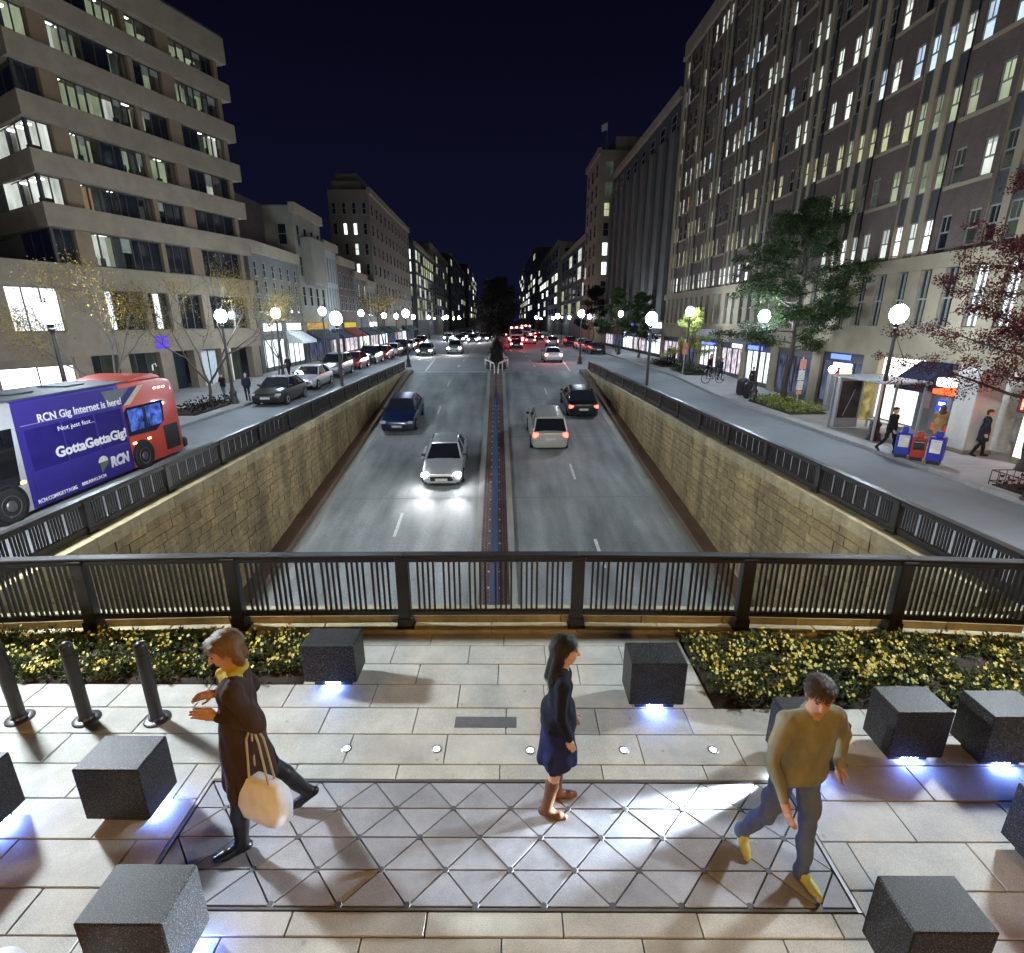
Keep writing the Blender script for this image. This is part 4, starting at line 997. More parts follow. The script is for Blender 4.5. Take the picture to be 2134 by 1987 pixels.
def car(kind, x, y, rz, pnt, label, group, head='off', tail='off', z=None, tilt=0.0, sc=1.0):
    c = copy_tree(PROTO[kind]); c.location = (x, y, S(y) if z is None else z); c.rotation_euler = (tilt, 0, rz); c.scale = (sc, sc, sc)
    c['label'] = label; c['category'] = 'car'; c['group'] = group
    for ch in c.children:
        n = ch.name.split('.')[0]; m = None
        if n in ('body', 'roof'): m = pnt
        if n == 'headlight': m = {'on': M_hl_on, 'far': M_hl_far}.get(head)
        if n == 'taillight': m = {'on': M_tl_on, 'hot': M_tl_hot}.get(tail)
        if m: ch.material_slots[0].link = 'OBJECT'; ch.material_slots[0].material = m
    return c
def beam(c, e=160):
    for sx in (-.66, .66):
        l = bpy.data.lights.new('headlamp_beam', 'SPOT'); l.energy = e; l.color = (.95, .97, 1); l.spot_size = R(80); l.spot_blend = 1.0; l.shadow_soft_size = .06
        o = bpy.data.objects.new('headlamp_beam', l); COL.objects.link(o); o.parent = c; o.location = (sx, -2.30, .66); o.rotation_euler = (R(90 - 7), 0, PI)
tl = math.atan(.126)
P_silver = paint('light_silver', (.48, .49, .50)); P_dblue = paint('dark_blue', (.012, .02, .07)); P_black = paint('black', (.010, .010, .012)); P_grey = paint('mid_grey', (.13, .135, .14)); P_white = paint('white', (.62, .62, .62), .3, 0); P_red = paint('red', (.30, .02, .02)); P_champ = paint('champagne', (.50, .48, .43))
G = 'cars in the sunken road'
c = car('sedan', -2.35, 22.2, 0, P_silver, 'oncoming silver car with bright headlights in the sunken road', G, 'on', z=RAMP(22.2), tilt=tl, sc=.95); beam(c, 260)
c = car('sedan', -5.35, 29.0, 0, P_dblue, 'oncoming dark blue car near the wall in the sunken road', G, z=RAMP(29.0), tilt=tl)
c = car('suv', 2.45, 26.2, PI, P_champ, 'pale boxy car driving away in the sunken road', G, tail='on', z=RAMP(26.2), tilt=-tl)
c = car('sedan', 4.85, 31.4, PI, P_black, 'black car driving away near the wall in the sunken road', G, tail='on', z=RAMP(31.4), tilt=-tl)
G = 'oncoming cars on the avenue'
beam(car('sedan', -8.6, 63.5, 0, P_grey, 'oncoming car with headlights on, nearer the parked cars', G, 'on'), 220)
beam(car('suv', -5.4, 67, 0, P_silver, 'oncoming car with headlights on, nearer the median', G, 'on'), 220)
for i, (x, y) in enumerate([(-4.6, 98), (-7.4, 103), (-4.4, 112), (-7.6, 118), (-4.5, 128), (-10.2, 110), (-7.3, 136), (-4.4, 146), (-2.9, 104), (-2.6, 122), (-5.6, 158), (-8.4, 150), (-2.7, 140)]):
    car('sedan' if i % 2 else 'suv', x, y, 0, (P_grey, P_black, P_silver)[i % 3], 'far oncoming car in the cluster of white headlights', G, 'far')
G = 'cars driving away on the avenue'
car('sedan', 5.4, 53.5, PI, P_silver, 'pale car with brake lights just past the sunken road', G, tail='hot')
car('suv', 8.4, 84, PI, P_grey, 'car with red lights ahead of the pale braking car', G, tail='hot')
for i, (x, y) in enumerate([(2.6, 78), (2.8, 88), (5.6, 94), (2.7, 98), (5.5, 104), (2.9, 108), (8.4, 112), (5.6, 114), (3.0, 118), (5.4, 126), (2.6, 128), (8.5, 134), (3.1, 138), (5.6, 142)]):
    car('suv' if i % 2 else 'sedan', x, y, PI, (P_black, P_grey, P_silver)[i % 3], 'far car in the queue of red tail lights', G, tail='hot')
for bx_, by_, lb in ((3.2, 92.5, 'far bus with red tail lights in the queue beside the median'), (6.2, 120, 'second far bus farther up the queue of tail lights')):
    fb = empty('transit_bus', (bx_, by_, 0), label=lb, category='bus', group='buses in the far queue')
    b = MB(); b.cbox(-1.2, 1.2, 0, 10, .35, 3.0, .12); b.build('body', P_grey, fb)
    b = MB(); b.box(-1.0, 1.0, -.02, .05, 1.7, 2.6); b.build('rear_window', M_cglass, fb)
    for q in ((-1.0, 1.0), (1.0, 1.0), (-1.0, .7), (1.0, .7), (-.9, 2.8), (.9, 2.8), (0, 2.85)): b = MB(); b.cbox(q[0] - .14, q[0] + .14, -.06, .02, q[1] - .09, q[1] + .09, .02); b.build('taillight', M_tl_hot, fb)
    for q in (-1.0, 1.0):
        for yy in (2.2, 7.6): b = MB(); b.tube((q - .14, yy, .48), (q + .14, yy, .48), .48, .48, 14); b.build('wheel', M_tyre, fb)
G = 'cars parked along the kerb'
PK = [('sedan', 28.6 + 1.6, P_black, 'black parked car, first of the row behind the bus'), ('sedan', 35.4, P_silver, 'silver parked car, second of the row'), ('suv', 40.9, P_grey, 'dark grey parked car, third of the row'), ('sedan', 46.2, P_red, 'dark red parked car half hidden by a lamp post'),
      ('suv', 52.2, P_black, 'black parked car before the orange lit shop'), ('sedan', 57.8, P_red, 'reddish parked car behind the black one'), ('sedan', 63.6, P_silver, 'silver parked car before the dark awnings'), ('suv', 69.4, P_black, 'black boxy parked car before the awnings'), ('sedan', 75, P_silver, 'pale parked car near the end of the row'), ('sedan', 81, P_red, 'red parked car near the end of the row'), ('suv', 87, P_grey, 'grey parked car, last of the row that shows')]
for k, y, p, lb in PK: car(k, -12.55, y, 0, p, lb, G, sc=.97)
for i, (y, p) in enumerate([(66, P_black), (72, P_grey), (78, P_silver), (90, P_black)]): car('sedan', 12.2, y, PI, p, ('black', 'grey', 'silver', 'second black')[i] + ' car parked along the shelter side far down', 'cars parked far along the shelter side')
for k in PROTO.values():
    for ch in list(k.children):
        for g_ in list(ch.children): bpy.data.objects.remove(g_)
        bpy.data.objects.remove(ch)
    bpy.data.objects.remove(k)

# ================================================================== city bus
BX, BY, BZ = -12.23, 13.4, -.5
bus = empty('city_bus', (BX, BY, BZ), label='city bus with purple advert side and red tail', category='bus')
M_bsil = mat('bus_silver', (.42, .42, .43), .35, .4, var=.08); M_bblue = mat('bus_wrap_blue', (.028, .018, .20), .4, var=.1, scale=1.2); M_bred = mat('bus_red', (.50, .045, .025), .32, var=.08, scale=2, coat=.3); M_bnavy = mat('bus_navy', (.02, .02, .16), .4); M_btan = mat('bus_stripe_tan', (.55, .46, .32), .5)
def bsec(y, x1, z1, c=.07):
    x0 = -x1; z0 = .12
    return [(x1, y, z0), (x1, y, z1 - c), (x1 - c * .35, y, z1 - c * .35), (x1 - c, y, z1), (x0 + c, y, z1), (x0 + c * .35, y, z1 - c * .35), (x0, y, z1 - c), (x0, y, z0)]
HW = .99
def shell(nm, ys, m):
    b = MB(); b.loft([bsec(y - BY, w, z) for y, w, z in ys]); me = b.mesh(nm, m, True); smooth_angle(me, 30); return place(me, nm, bus)
shell('silver_body', [(8.5, 1.05, 2.55), (8.62, HW - .03, 2.68), (8.9, HW, 2.70), (12.1, HW, 2.70)], M_bsil)
shell('blue_body', [(12.1, HW, 2.70), (15.6, HW, 2.71)], M_bblue)
shell('red_body', [(15.6, HW, 2.71), (17.6, HW, 2.71), (18.05, HW - .01, 2.6), (18.28, HW - .06, 2.3), (18.36, HW - .10, 1.2), (18.36, HW - .12, .5)], M_bred)
b = MB(); b.loft([[(x * w, y - BY, z) for x, z in ((.95, 2.5), (.9, h), (-.9, h), (-.95, 2.5))] for y, w, h in ((16.35, .93, 2.72), (16.95, .94, 2.82), (17.45, .93, 2.84), (17.8, .9, 2.74), (18.1, .8, 2.52))]); me = b.mesh('roof_fairing', M_bred, True); smooth_angle(me, 35); place(me, 'roof_fairing', bus)
b = MB(); b.cbox(-.93, .93, 8.9 - BY, 16.2 - BY, 2.66, 2.73, .02); b.build('roof_panel', mat('bus_roof_grey', (.055, .055, .065), .7, var=.3, scale=3), bus)
for q in (10.4, 12.9, 14.6): b = MB(); b.cbox(-.5, .3, q - BY, q + .7 - BY, 2.731, 2.77, .02); b.build('roof_hatch', mat('bus_roof_grey', (.055, .055, .065), .7), bus)
sx = HW
def side(nm, pts, m, proud=.006, **k):
    b = MB(); pl_ = [(y - BY, z - BZ) for y, z in pts]; b.prism(pl_, sx - .03, sx + proud, axis='x'); return b.build(nm, m, bus, **k)
side('advert_wrap', [(11.98, -.37), (15.6, -.37), (15.6, 1.55), (15.4, 2.13), (12.08, 2.13)], M_bblue, .005)
side('navy_stripe', [(15.3, 1.55), (15.66, 1.55), (16.42, 2.06), (16.06, 2.06)], M_bnavy, .008)
side('tan_stripe', [(15.67, 1.55), (15.95, 1.55), (16.70, 2.06), (16.43, 2.06)], M_btan, .008)
side('grey_corner', [(14.9, 2.06), (15.1, 1.62), (15.29, 1.55), (16.05, 2.06)], mat('bus_grey', (.12, .13, .15), .5), .007)
side('rear_side_window', [(15.62, .62), (16.9, .56), (17.38, .82), (17.45, 1.47), (15.75, 1.47), (15.62, 1.35)], glass('bus_glass', (.01, .015, .05)), .012)
M_bpane_glow = emit('bus_pane_glow', (.12, .22, .85), .45, False, var=.95, scale=4.5)  # patchy blue glow in the panes stands for reflections and the lit interior
for y0, y1 in ((15.76, 16.42), (16.56, 17.32)): side('window_pane', [(y0, .74), (y1 - .08, .74), (y1, .95), (y1, 1.40), (y0, 1.40)], M_bpane_glow, .015)
b = MB(); b.box(sx - .02, sx + .014, 16.46 - BY, 16.52 - BY, .60 - BZ, 1.46 - BZ); b.build('window_post', M_black, bus)
side('front_side_window', [(8.9, .30), (11.82, .30), (11.95, 1.62), (8.9, 1.62)], glass('bus_glass2', (.008, .009, .012)), .010)
side('roof_line_strip', [(12.2, 1.60), (15.0, 1.60), (15.0, 1.615), (12.2, 1.615)], mat('bus_strip', (.25, .24, .5), .4), .012)
side('skirt_line', [(12.1, -.34), (15.6, -.34), (15.6, -.325), (12.1, -.325)], M_bnavy, .012)
b = MB(); b.cbox(sx - .02, sx + .012, 17.28 - BY, 18.05 - BY, -.20 - BZ, .62 - BZ, .005); gr = b.build('engine_grille', mat('grille_dark', (.02, .018, .018), .6), bus)
for k in range(9):
    b = MB(); z = -.13 + k * .08; b.box(sx + .013, sx + .022, 17.32 - BY, 18.0 - BY, z - BZ, z + .035 - BZ); b.build('slat', M_black, gr)
b = MB(); b.cbox(-.95, .96, 18.30 - BY, 18.55 - BY, .14, .50, .06); b.build('rear_bumper', M_black, bus)
for y, z in ((15.80, .37), (16.5, .38), (11.88, .34), (11.1, .2)):
    b = MB(); b.cbox(sx - .01, sx + .03, y - .07 - BY, y + .07 - BY, z - .03 - BZ, z + .03 - BZ, .012); b.build('marker_light', M_orange, bus)
b = MB()
for k in range(3): b.cbox(sx - .02, sx + .02, 17.15 + k * .22 - BY, 17.28 + k * .22 - BY, 1.86 - BZ, 1.92 - BZ, .01)
b.build('tail_marker', emit('pinkish_marker', (1, .6, .55), 5, False), bus)
b = MB(); b.tube((sx - .1, 17.5 - BY, 2.92), (sx - .1, 17.5 - BY, 3.1), .02, .02, 8); b.path([(sx - .1, 17.5 - BY, 3.1), (sx - .02, 17.53 - BY, 3.14), (sx + .0, 17.55 - BY, 3.05)], .018); b.build('exhaust_pipe', M_steel, bus)
tw = MB(); tw.lathe([(.22, -.14), (.385, -.14), (.405, -.10), (.405, .10), (.385, .14), (.25, .14)], 26); tw_me = tw.mesh('wheel', M_tyre, True); smooth_angle(tw_me)
tr_ = MB(); tr_.lathe([(.26, .125), (.25, .15), (.16, .10), (.12, .16), (.06, .17), (.01, .17)], 18); tr_me = tr_.mesh('rim', mat('bus_rim', (.13, .13, .135), .4, .6), True); smooth_angle(tr_me)
ar = MB(); ar.lathe([(.48, 0), (.48, .02), (.44, .022), (.44, 0)], 28, caps=False); ar_me = ar.mesh('wheel_arch', M_black)
ad = MB(); ad.lathe([(.455, -.02), (.455, .0075)], 28); ad_me = ad.mesh('wheel_well', M_black)
for y in (16.1, 11.42):
    for s_ in (1, -1):
        place(ad_me, 'wheel_well', bus, (s_ * (HW), y - BY, .43), (0, s_ * PI / 2, 0))
        w = place(tw_me, 'wheel', bus, (s_ * (HW - .10), y - BY, .405), (0, s_ * PI / 2, 0)); place(tr_me, 'rim', w)
        place(ar_me, 'wheel_arch', bus, (s_ * (HW - .001), y - BY, .43), (0, s_ * PI / 2, 0))
M_wrapg = mat('wrapped_glass', (.022, .015, .15), .18, var=.25, scale=1.5, spec=.6)
for q0, q1 in ((12.25, 13.3), (13.36, 14.42), (14.48, 15.5)): side('wrapped_window', [(q0, .50), (q1, .50), (q1, 1.50), (q0, 1.50)], M_wrapg, .009)
for q in (12.16, 13.33, 14.45, 15.55, 17.5): b = MB(); b.box(sx - .01, sx + .0075, q - .005 - BY, q + .005 - BY, -.33 - BZ, (.48 if q < 15.5 else .5) - BZ); b.build('panel_seam', M_black, bus)
M_let = mat('lettering_white', (.72, .70, .74), .5, var=.05); TR = (PI / 2, 0, PI / 2)
def btxt(t, y0, y1, z, hgt, bold=0, m=M_let, shear=0): text(t, 'lettering', .4, m, bus, (sx + .013, y0 - BY, z - BZ), TR, y1 - y0, hgt, bold, .003, shear=shear)
btxt('RCN Gig Internet is here!', 12.68, 15.58, 1.62, .26, .006)
btxt('Not just fast...', 13.18, 14.4, 1.30, .15, .0)
btxt('GottaGettaGig!', 12.95, 15.52, .66, .36, .014)
btxt('RCN', 14.66, 15.44, -.07, .32, .022, shear=.15)
btxt('RCN.COM/GETTAGIG', 12.12, 13.32, -.29, .10, .004)
btxt('800.RING.RCN', 13.5, 14.38, -.27, .09, .004)
btxt('SIMPLY GREAT BY WIRE', 14.62, 15.4, -.21 + .12, .04, .0) if False else None
b = MB(); b.lathe([(.17, 0), (.17, .004)], 20); q = [(math.cos(t) * .18, math.sin(t) * .16) for t in fr(.0, PI, 12)]
b = MB(); b.prism([(14.42 + y - BY, .16 + z - BZ) for y, z in q], sx, sx + .010, axis='x'); b.build('emblem_dome', mat('emblem_white', (.66, .64, .56), .5), bus)
b = MB(); b.prism([(14.28 - BY, .14 - BZ), (14.60 - BY, .14 - BZ), (14.56 - BY, .06 - BZ), (14.30 - BY, -.12 - BZ)], sx, sx + .010, axis='x'); b.build('emblem_wedge', mat('emblem_green', (.10, .16, .06), .5), bus)
# ================================================================== buildings
LITC = {'g': ((.66, .78, .52), .34), 'w': ((.86, .92, .84), .62), 'y': ((.86, .86, .52), .38), 'b': ((.62, .80, 1.0), .75), 'o': ((.95, .62, .30), .30), 'd': ((.30, .36, .30), .10), 'n': ((.20, .24, .30), .055), 'W': ((.93, .97, 1.0), 1.5), 'S': ((.95, 1.0, 1.0), 3.2)}
M_LIT = {k: emit('lit_window_' + k, c, s, False, var=.5, scale=1.4, stretch=(1, 1, .35)) for k, (c, s) in LITC.items()}
M_LITR = {k: emit('sash_light_' + k, c, s * 1.35, False, var=.35, scale=1.1, stretch=(1, 1, .5), blind=.4) for k, (c, s) in LITC.items()}
M_wdark = glass('window_dark', (.010, .012, .017), 0, .06); M_wframe = mat('window_frame', (.03, .03, .032), .5); M_wframe2 = mat('window_frame_pale', (.16, .155, .14), .6)
M_beige = mat('facade_beige', (.19, .150, .108), .85, var=.2, scale=1.2, bump=.25, bscale=40, rand=.05); M_pier = mat('pier_tan', (.15, .105, .066), .85, var=.14, scale=1.2, rand=.05)
M_lime = mat('limestone', (.19, .155, .105), .85, var=.2, scale=.9, bump=.2, bscale=20, rand=.06); M_bbrick = brickmat('brown_brick', (.075, .042, .032), (.055, .034, .028), (.08, .07, .06), .22, .075); M_bbrick2 = brickmat('dark_brick', (.06, .036, .03), (.045, .03, .027), (.05, .045, .04), .22, .075)
M_dpanel = mat('spandrel_dark', (.042, .040, .042), .5, var=.2); M_roof = mat('roof_dark', (.04, .04, .042), .9)

# ---- office block on the bus side: stacked bands, ribbon windows, glazed corner
OB = empty('office_building', (-21.62, 27.84, 0), math.atan2(11.66, 4.12), label='beige office block with stacked concrete bands and lit ribbon windows', category='building')
FP = lambda e: [(-e * .8, -e), (12.37 + e * .6, -e), (12.37 + e * .6, 14), (3.5 - e, 14)]
SP = [(8.35, 9.40), (10.65, 11.65), (12.95, 13.95), (15.25, 16.25), (17.55, 18.50), (19.60, 21.0)]
for z0, z1 in SP:
    b = MB(); b.prism(FP(.22), z0, z1); b.build('concrete_band', M_beige, OB)
b = MB(); b.prism(FP(.15), 21.001, 21.15); b.build('roof', M_roof, OB)
core = MB(); core.prism([(.9, 2.6), (12.0, 2.6), (12.0, 13), (4, 13)], 6.5, 20.9); core.build('core_wall', mat('office_core', (.12, .12, .11), .9), OB)
ROWZ = [(6.72, 8.35)] + [(SP[i][1], SP[i + 1][0]) for i in range(5)]
BAYS = {1: (1.95, 5.80), 2: (6.10, 7.75), 3: (8.60, 11.65)}
ST = [{1: 'WwgdNNN', 2: 'NNN', 3: 'NNNN'}, {1: 'oodnNNwd', 2: 'nNN', 3: 'NNNN'}, {1: 'wggNNggd', 2: 'ggg', 3: 'NNgwN'}, {1: 'dggggwd', 2: 'gNN', 3: 'NNndgw'}, {1: 'wggNNgd', 2: 'Ngg', 3: 'wggdgd'}, {1: 'gdNNggg', 2: 'ggg', 3: 'wgggNN'}]
for ri, (z0, z1) in enumerate(ROWZ):
    for px0, px1 in ((1.15, 1.93), (5.82, 6.08), (7.77, 8.58), (11.67, 11.95)):
        b = MB(); b.box(px0, px1, .03, .55, z0 + .002, z1 - .002); b.build('pier', M_pier, OB)
    for bay, st in ST[ri].items():
        x0, x1 = BAYS[bay]; n = len(st); rnd = random.Random(ri * 7 + bay)
        cuts = [0]; 
        for i in range(n): cuts.append(cuts[-1] + rnd.choice((.7, 1, 1.15)))
        cuts = [x0 + (x1 - x0) * c / cuts[-1] for c in cuts]
        f = MB()
        for c in cuts: f.box(max(x0, c - .03), min(x1, c + .03), .20, .28, z0 + .003, z1 - .003)
        f.box(x0, x1, .201, .279, z0 + .003, z0 + .06); f.box(x0, x1, .202, .278, z1 - .06, z1 - .003)
        w = f.build('ribbon_window', M_wframe, OB)
        for i, s in enumerate(st):
            a, c = cuts[i] + .03, cuts[i + 1] - .03
            if s == 'N': q = MB(); q.box(a, c, .235, .245, z0 + .06, z1 - .06); q.build('pane', M_wdark, w)
            else:
                q = MB(); q.box(a, c, .235, .242, z0 + .06, z1 - .06); q.build('pane', glass('office_glass', (.02, .025, .03), .86), w)
                q = MB(); zz = z0 + .06 if rnd.random() < .75 else z0 + .06
                q.box(a - .02, c + .02, .62 + .3 * rnd.random(), 1.0, zz, z1 - .02 - (.35 if rnd.random() < .2 else 0)); q.build('lit_room', M_LIT[s], w)
                if rnd.random() < .4: q = MB(); q.box(a + .005, c - .005, .26, .27, z1 - .06 - (z1 - z0) * rnd.uniform(.2, .55), z1 - .06); q.build('blind', mat('blind_cloth', (.42, .43, .36), .8), w)
                if rnd.random() < .45 and c - a > .3: q = MB(); q.box(a + .06, c - .06, .42, .56, z1 - .05, z1 - .02); q.build('ceiling_lamp', emit('ceiling_strip', (1, 1, .95), 3.5, False), w)
                if rnd.random() < .4: q = MB(); q.box(a + .05, a + .05 + (c - a) * rnd.uniform(.3, .7), .40, .52, z0 + .06, z0 + rnd.uniform(.3, .55)); q.build('furniture', mat('office_furniture', (.05, .045, .04), .8), w)
# glazed corner rooms
LF = Vector((.25, .97, 0)).normalized()
for ri, (z0, z1) in enumerate(ROWZ):
    lit = ri in (1, 2, 4)
    f = MB()
    def stile(p, t=.05): f.box(p[0] - t, p[0] + t, p[1] - t, p[1] + t, z0 + .003, z1 - .003)
    f.box(.1, 1.13, .205, .235, z0 + .004, z0 + .05); f.box(.1, 1.13, .205, .235, z1 - .05, z1 - .004)
    for zz in (z0 + .004, z1 - .05):
        n3 = Vector((LF.y, -LF.x, 0)) * .015; a3 = Vector((.16, .22, 0)); c3 = a3 + LF * 3.95; f.add([(a3 - n3) + Vector((0, 0, zz)), (c3 - n3) + Vector((0, 0, zz)), (c3 + n3) + Vector((0, 0, zz)), (a3 + n3) + Vector((0, 0, zz)), (a3 - n3) + Vector((0, 0, zz + .046)), (c3 - n3) + Vector((0, 0, zz + .046)), (c3 + n3) + Vector((0, 0, zz + .046)), (a3 + n3) + Vector((0, 0, zz + .046))], [(0, 3, 2, 1), (4, 5, 6, 7), (0, 1, 5, 4), (1, 2, 6, 5), (2, 3, 7, 6), (3, 0, 4, 7)])
    stile((.16, .22), .07)
    for q in (.62, 1.10): stile((q, .22), .025)
    for q in (1.3, 2.6, 3.9): p = Vector((.16, .22, 0)) + LF * q; stile((p.x, p.y), .03)
    w = f.build('corner_window', M_wframe, OB)
    gm = glass('office_glass', (.02, .025, .03), .86) if lit else M_wdark
    q = MB(); q.quad((.2, .225, z0 + .01), (1.14, .225, z0 + .01), (1.14, .225, z1 - .01), (.2, .225, z1 - .01)); q.build('pane', gm, w)
    e = Vector((.16, .25, 0)) + LF * 3.9; q = MB(); q.quad((e.x, e.y, z0 + .01), (.16, .25, z0 + .01), (.16, .25, z1 - .01), (e.x, e.y, z1 - .01)); q.build('pane', gm, w)
    if lit:
        q = MB(); q.quad((1.13, .3, z0), (1.13, 2.55, z0), (1.13, 2.55, z1), (1.13, .3, z1)); q.quad((1.13, 2.55, z0), (1.0, 4.2, z0), (1.0, 4.2, z1), (1.13, 2.55, z1)); q.quad((.3, .4, z1 - .006), (1.12, .4, z1 - .006), (1.1, 4.1, z1 - .006), (1.0, 4.1, z1 - .006))
        q.build('lit_room', M_LIT['w' if ri < 3 else 'g'], w)
        q = MB()
        for (dx, dy) in ((.55, .75), (.78, 1.55), (.95, 2.5)): q.lathe([(.17, z1 - .12), (.19, z1 - .08), (.05, z1 - .05)], 12, c=(dx, dy, 0))
        q.build('ceiling_lamp', emit('ceiling_disc', (1, 1, 1), 5, False), w)
        q = MB(); q.box(.35, .8, .45, .8, z0, z0 + .3); q.box(.85, 1.1, 1.0, 1.4, z0, z0 + .38); q.build('desk', mat('desk_dark', (.05, .04, .035), .7), w)
# base storeys: a podium that runs on past the tower corner
BP = lambda e: [(-6, -e), (12.37 + e * .6, -e), (12.37 + e * .6, 14), (-6, 14)]
b = MB(); b.prism(BP(.10), 5.55, 6.70); b.build('base_band', M_beige, OB)
b = MB(); b.prism(BP(.06), 2.2, 3.45); b.build('sign_band', M_beige, OB)
core = MB(); core.box(-6, 12.0, 2.2, 13, -.6, 5.5); core.build('core_wall', mat('office_core', (.12, .12, .11), .9), OB)
for px0, px1 in ((-6, -2.5), (-.25, 1.95), (4.1, 4.4), (5.7, 6.3), (8.0, 8.6), (11.7, 12.3)):
    b = MB(); b.box(px0, px1, .02, .6, 3.452, 5.548); b.build('pier', M_beige, OB)
for px0, px1 in ((-6, -3.6), (-.3, .5), (1.9, 2.5), (4.4, 5.2), (6.7, 7.2), (8.8, 9.5), (11.5, 12.2)):
    b = MB(); b.box(px0, px1, -.03, .62, -.5, 2.198); b.build('pier', M_beige, OB)
def ob_win(x0, x1, z0, z1, s, n=3, y=.3):
    f = MB()
    for i in range(n + 1): c = x0 + (x1 - x0) * i / n; f.box(max(x0, c - .03), min(x1, c + .03), y, y + .08, z0, z1)
    f.box(x0, x1, y + .001, y + .079, z0, z0 + .05); f.box(x0, x1, y + .002, y + .078, z1 - .05, z1)
    w = f.build('window', M_wframe, OB)
    for i in range(n):
        a, c = x0 + (x1 - x0) * i / n + .03, x0 + (x1 - x0) * (i + 1) / n - .03
        k = s[i % len(s)]; q = MB(); q.box(a, c, y + .03, y + .04, z0 + .05, z1 - .05); q.build('pane', M_wdark if k == 'N' else M_LIT[k], w)
ob_win(-2.5, -.25, 3.46, 5.54, 'WWWw', 3, .2); ob_win(1.95, 4.1, 3.46, 5.54, 'Wnnd', 4); ob_win(4.4, 5.7, 3.46, 5.54, 'nWd', 3); ob_win(6.3, 8.0, 3.46, 5.54, 'NnN', 3); ob_win(8.6, 11.7, 3.46, 5.54, 'NNNN', 4)
b = MB()
for q in fr(-2.45, -.3, 16): b.box(q - .008, q + .008, .10, .12, 3.47, 3.95)
b.box(-2.5, -.25, .095, .125, 3.95, 3.98); b.build('balcony_rail', M_iron, OB)
ob_win(-3.6, -.3, .55, 1.85, 'SSS', 2, .15); b = MB(); b.box(-3.6, -.3, .05, .5, -.5, .548); b.build('stall_riser', M_beige, OB); b = MB(); b.box(-3.6, -.3, .05, .5, 1.852, 2.198); b.build('lintel', M_beige, OB)
ob_win(.5, 1.9, -.37, 2.19, 'nd', 2, .35); ob_win(2.5, 4.4, -.37, 2.19, 'dnd', 3, .35); ob_win(7.2, 8.8, -.37, 2.19, 'dnd', 3, .5); ob_win(9.5, 11.5, -.37, 2.19, 'wdn', 3, .5)
b = MB(); b.box(5.2, 6.7, .9, 1.0, -.45, 2.19); b.build('entrance', mat('entrance_dark', (.02, .025, .04), .5), OB)
for i, (px0, px1) in enumerate(((7.35, 7.95), (8.05, 8.6))):
    b = MB(); b.box(px0, px1, .30, .33, -.2, 2.1); p = b.build('poster_panel', mat('panel_white', (.55, .56, .58), .6), OB)
M_purple = emit('purple_sign', (.12, .05, .9), 1.1, False)
text('SE', 'sign_letters', .5, M_purple, OB, (4.2, -.11, 2.42), (PI / 2, 0, 0), .82, .74, .012, .03)
text('Office', 'sign_letters', .5, emit('pale_blue_sign', (.4, .5, .9), .35, False), OB, (5.35, -.09, 2.85), (PI / 2, 0, 0), .95, .24, .004, .02) if False else None

# ---- tall brick and limestone building on the shelter side
FX = 17.3
TB = empty('tall_building', (FX, 0, 0), label='tall brick and limestone building with rows of sash windows, shelter side', category='building')
ZB = [6.65 + 2.28 * i for i in range(9)]; WH = 1.22; ZT = 27.6; YE = 55.6; Y0_ = 8.0
colsY = []
for n in range(-3, 9):
    base = 20.2 + 4.47 * n
    for o_, t in ((0, 'p'), (1.25, 'p'), (2.05, 't'), (2.85, 't'), (3.65, 't')):
        y = base + o_
        if Y0_ + .6 < y < YE - .5: colsY.append((y, t))
b = MB(); b.box(.32, 14, Y0_, YE, -.6, ZT); b.build('mass', M_roof, TB)
ww = .50
# piers between window columns: limestone in the triple bays, brick in the pairs
edges = [Y0_] + [e for y, t in colsY for e in (y - ww / 2, y + ww / 2)] + [YE]
for i in range(0, len(edges), 2):
    a, c = edges[i], edges[i + 1]; k = i // 2
    tl_ = colsY[k - 1][1] if k > 0 else 'p'; tr = colsY[k][1] if k < len(colsY) else 'p'
    if tl_ == 'p' and tr == 'p': b = MB(); b.box(.0, .31, a, c, 6.5, ZT - 1.0); b.build('brick_pier', M_bbrick, TB)
    else: b = MB(); b.box(-.05, .31, a + (.0 if tl_ == 't' else .3), c - (.0 if tr == 't' else .3), 6.5, ZT - 2.6); b.build('stone_pier', M_lime, TB)
    if tl_ != tr:
        d0, d1 = (a, a + .298) if tl_ == 'p' else (c - .298, c); b = MB(); b.box(.0, .31, d0, d1, 6.5, ZT - 1.0); b.build('brick_pier', M_bbrick, TB)
    if not (tl_ == 'p' and tr == 'p'):
        b = MB(); b.box(-.03, .31, a + (.0 if tl_ == 't' else .3), c - (.0 if tr == 't' else .3), ZT - 2.598, ZT - 1.0); b.build('stone_cap', M_lime, TB)
# spandrels and windows
def spand(me_n, m, x):
    b = MB(); b.box(x, .30, -.5, .5, 0, 1); return b.mesh(me_n, m)
sp_d = spand('spandrel', M_dpanel, .03); sp_b = spand('spandrel', M_bbrick, .0); sp_l = spand('spandrel', M_lime, .04)
sh_ = WH; fm = MB()
fm.box(.04, .09, -ww / 2, -ww / 2 + .035, 0, sh_); fm.box(.04, .09, ww / 2 - .035, ww / 2, 0, sh_); fm.box(.041, .089, -ww / 2, ww / 2, sh_ / 2 - .03, sh_ / 2 + .03); fm.box(.042, .088, -ww / 2, ww / 2, 0, .05); fm.box(.042, .088, -ww / 2, ww / 2, sh_ - .05, sh_)
fm.box(.05, .08, -.012, .012, sh_ / 2, sh_)
fm_me = fm.mesh('window', M_wframe2); pnm = MB(); pnm.box(.095, .12, -ww / 2, ww / 2, 0, sh_); pn_me = {}
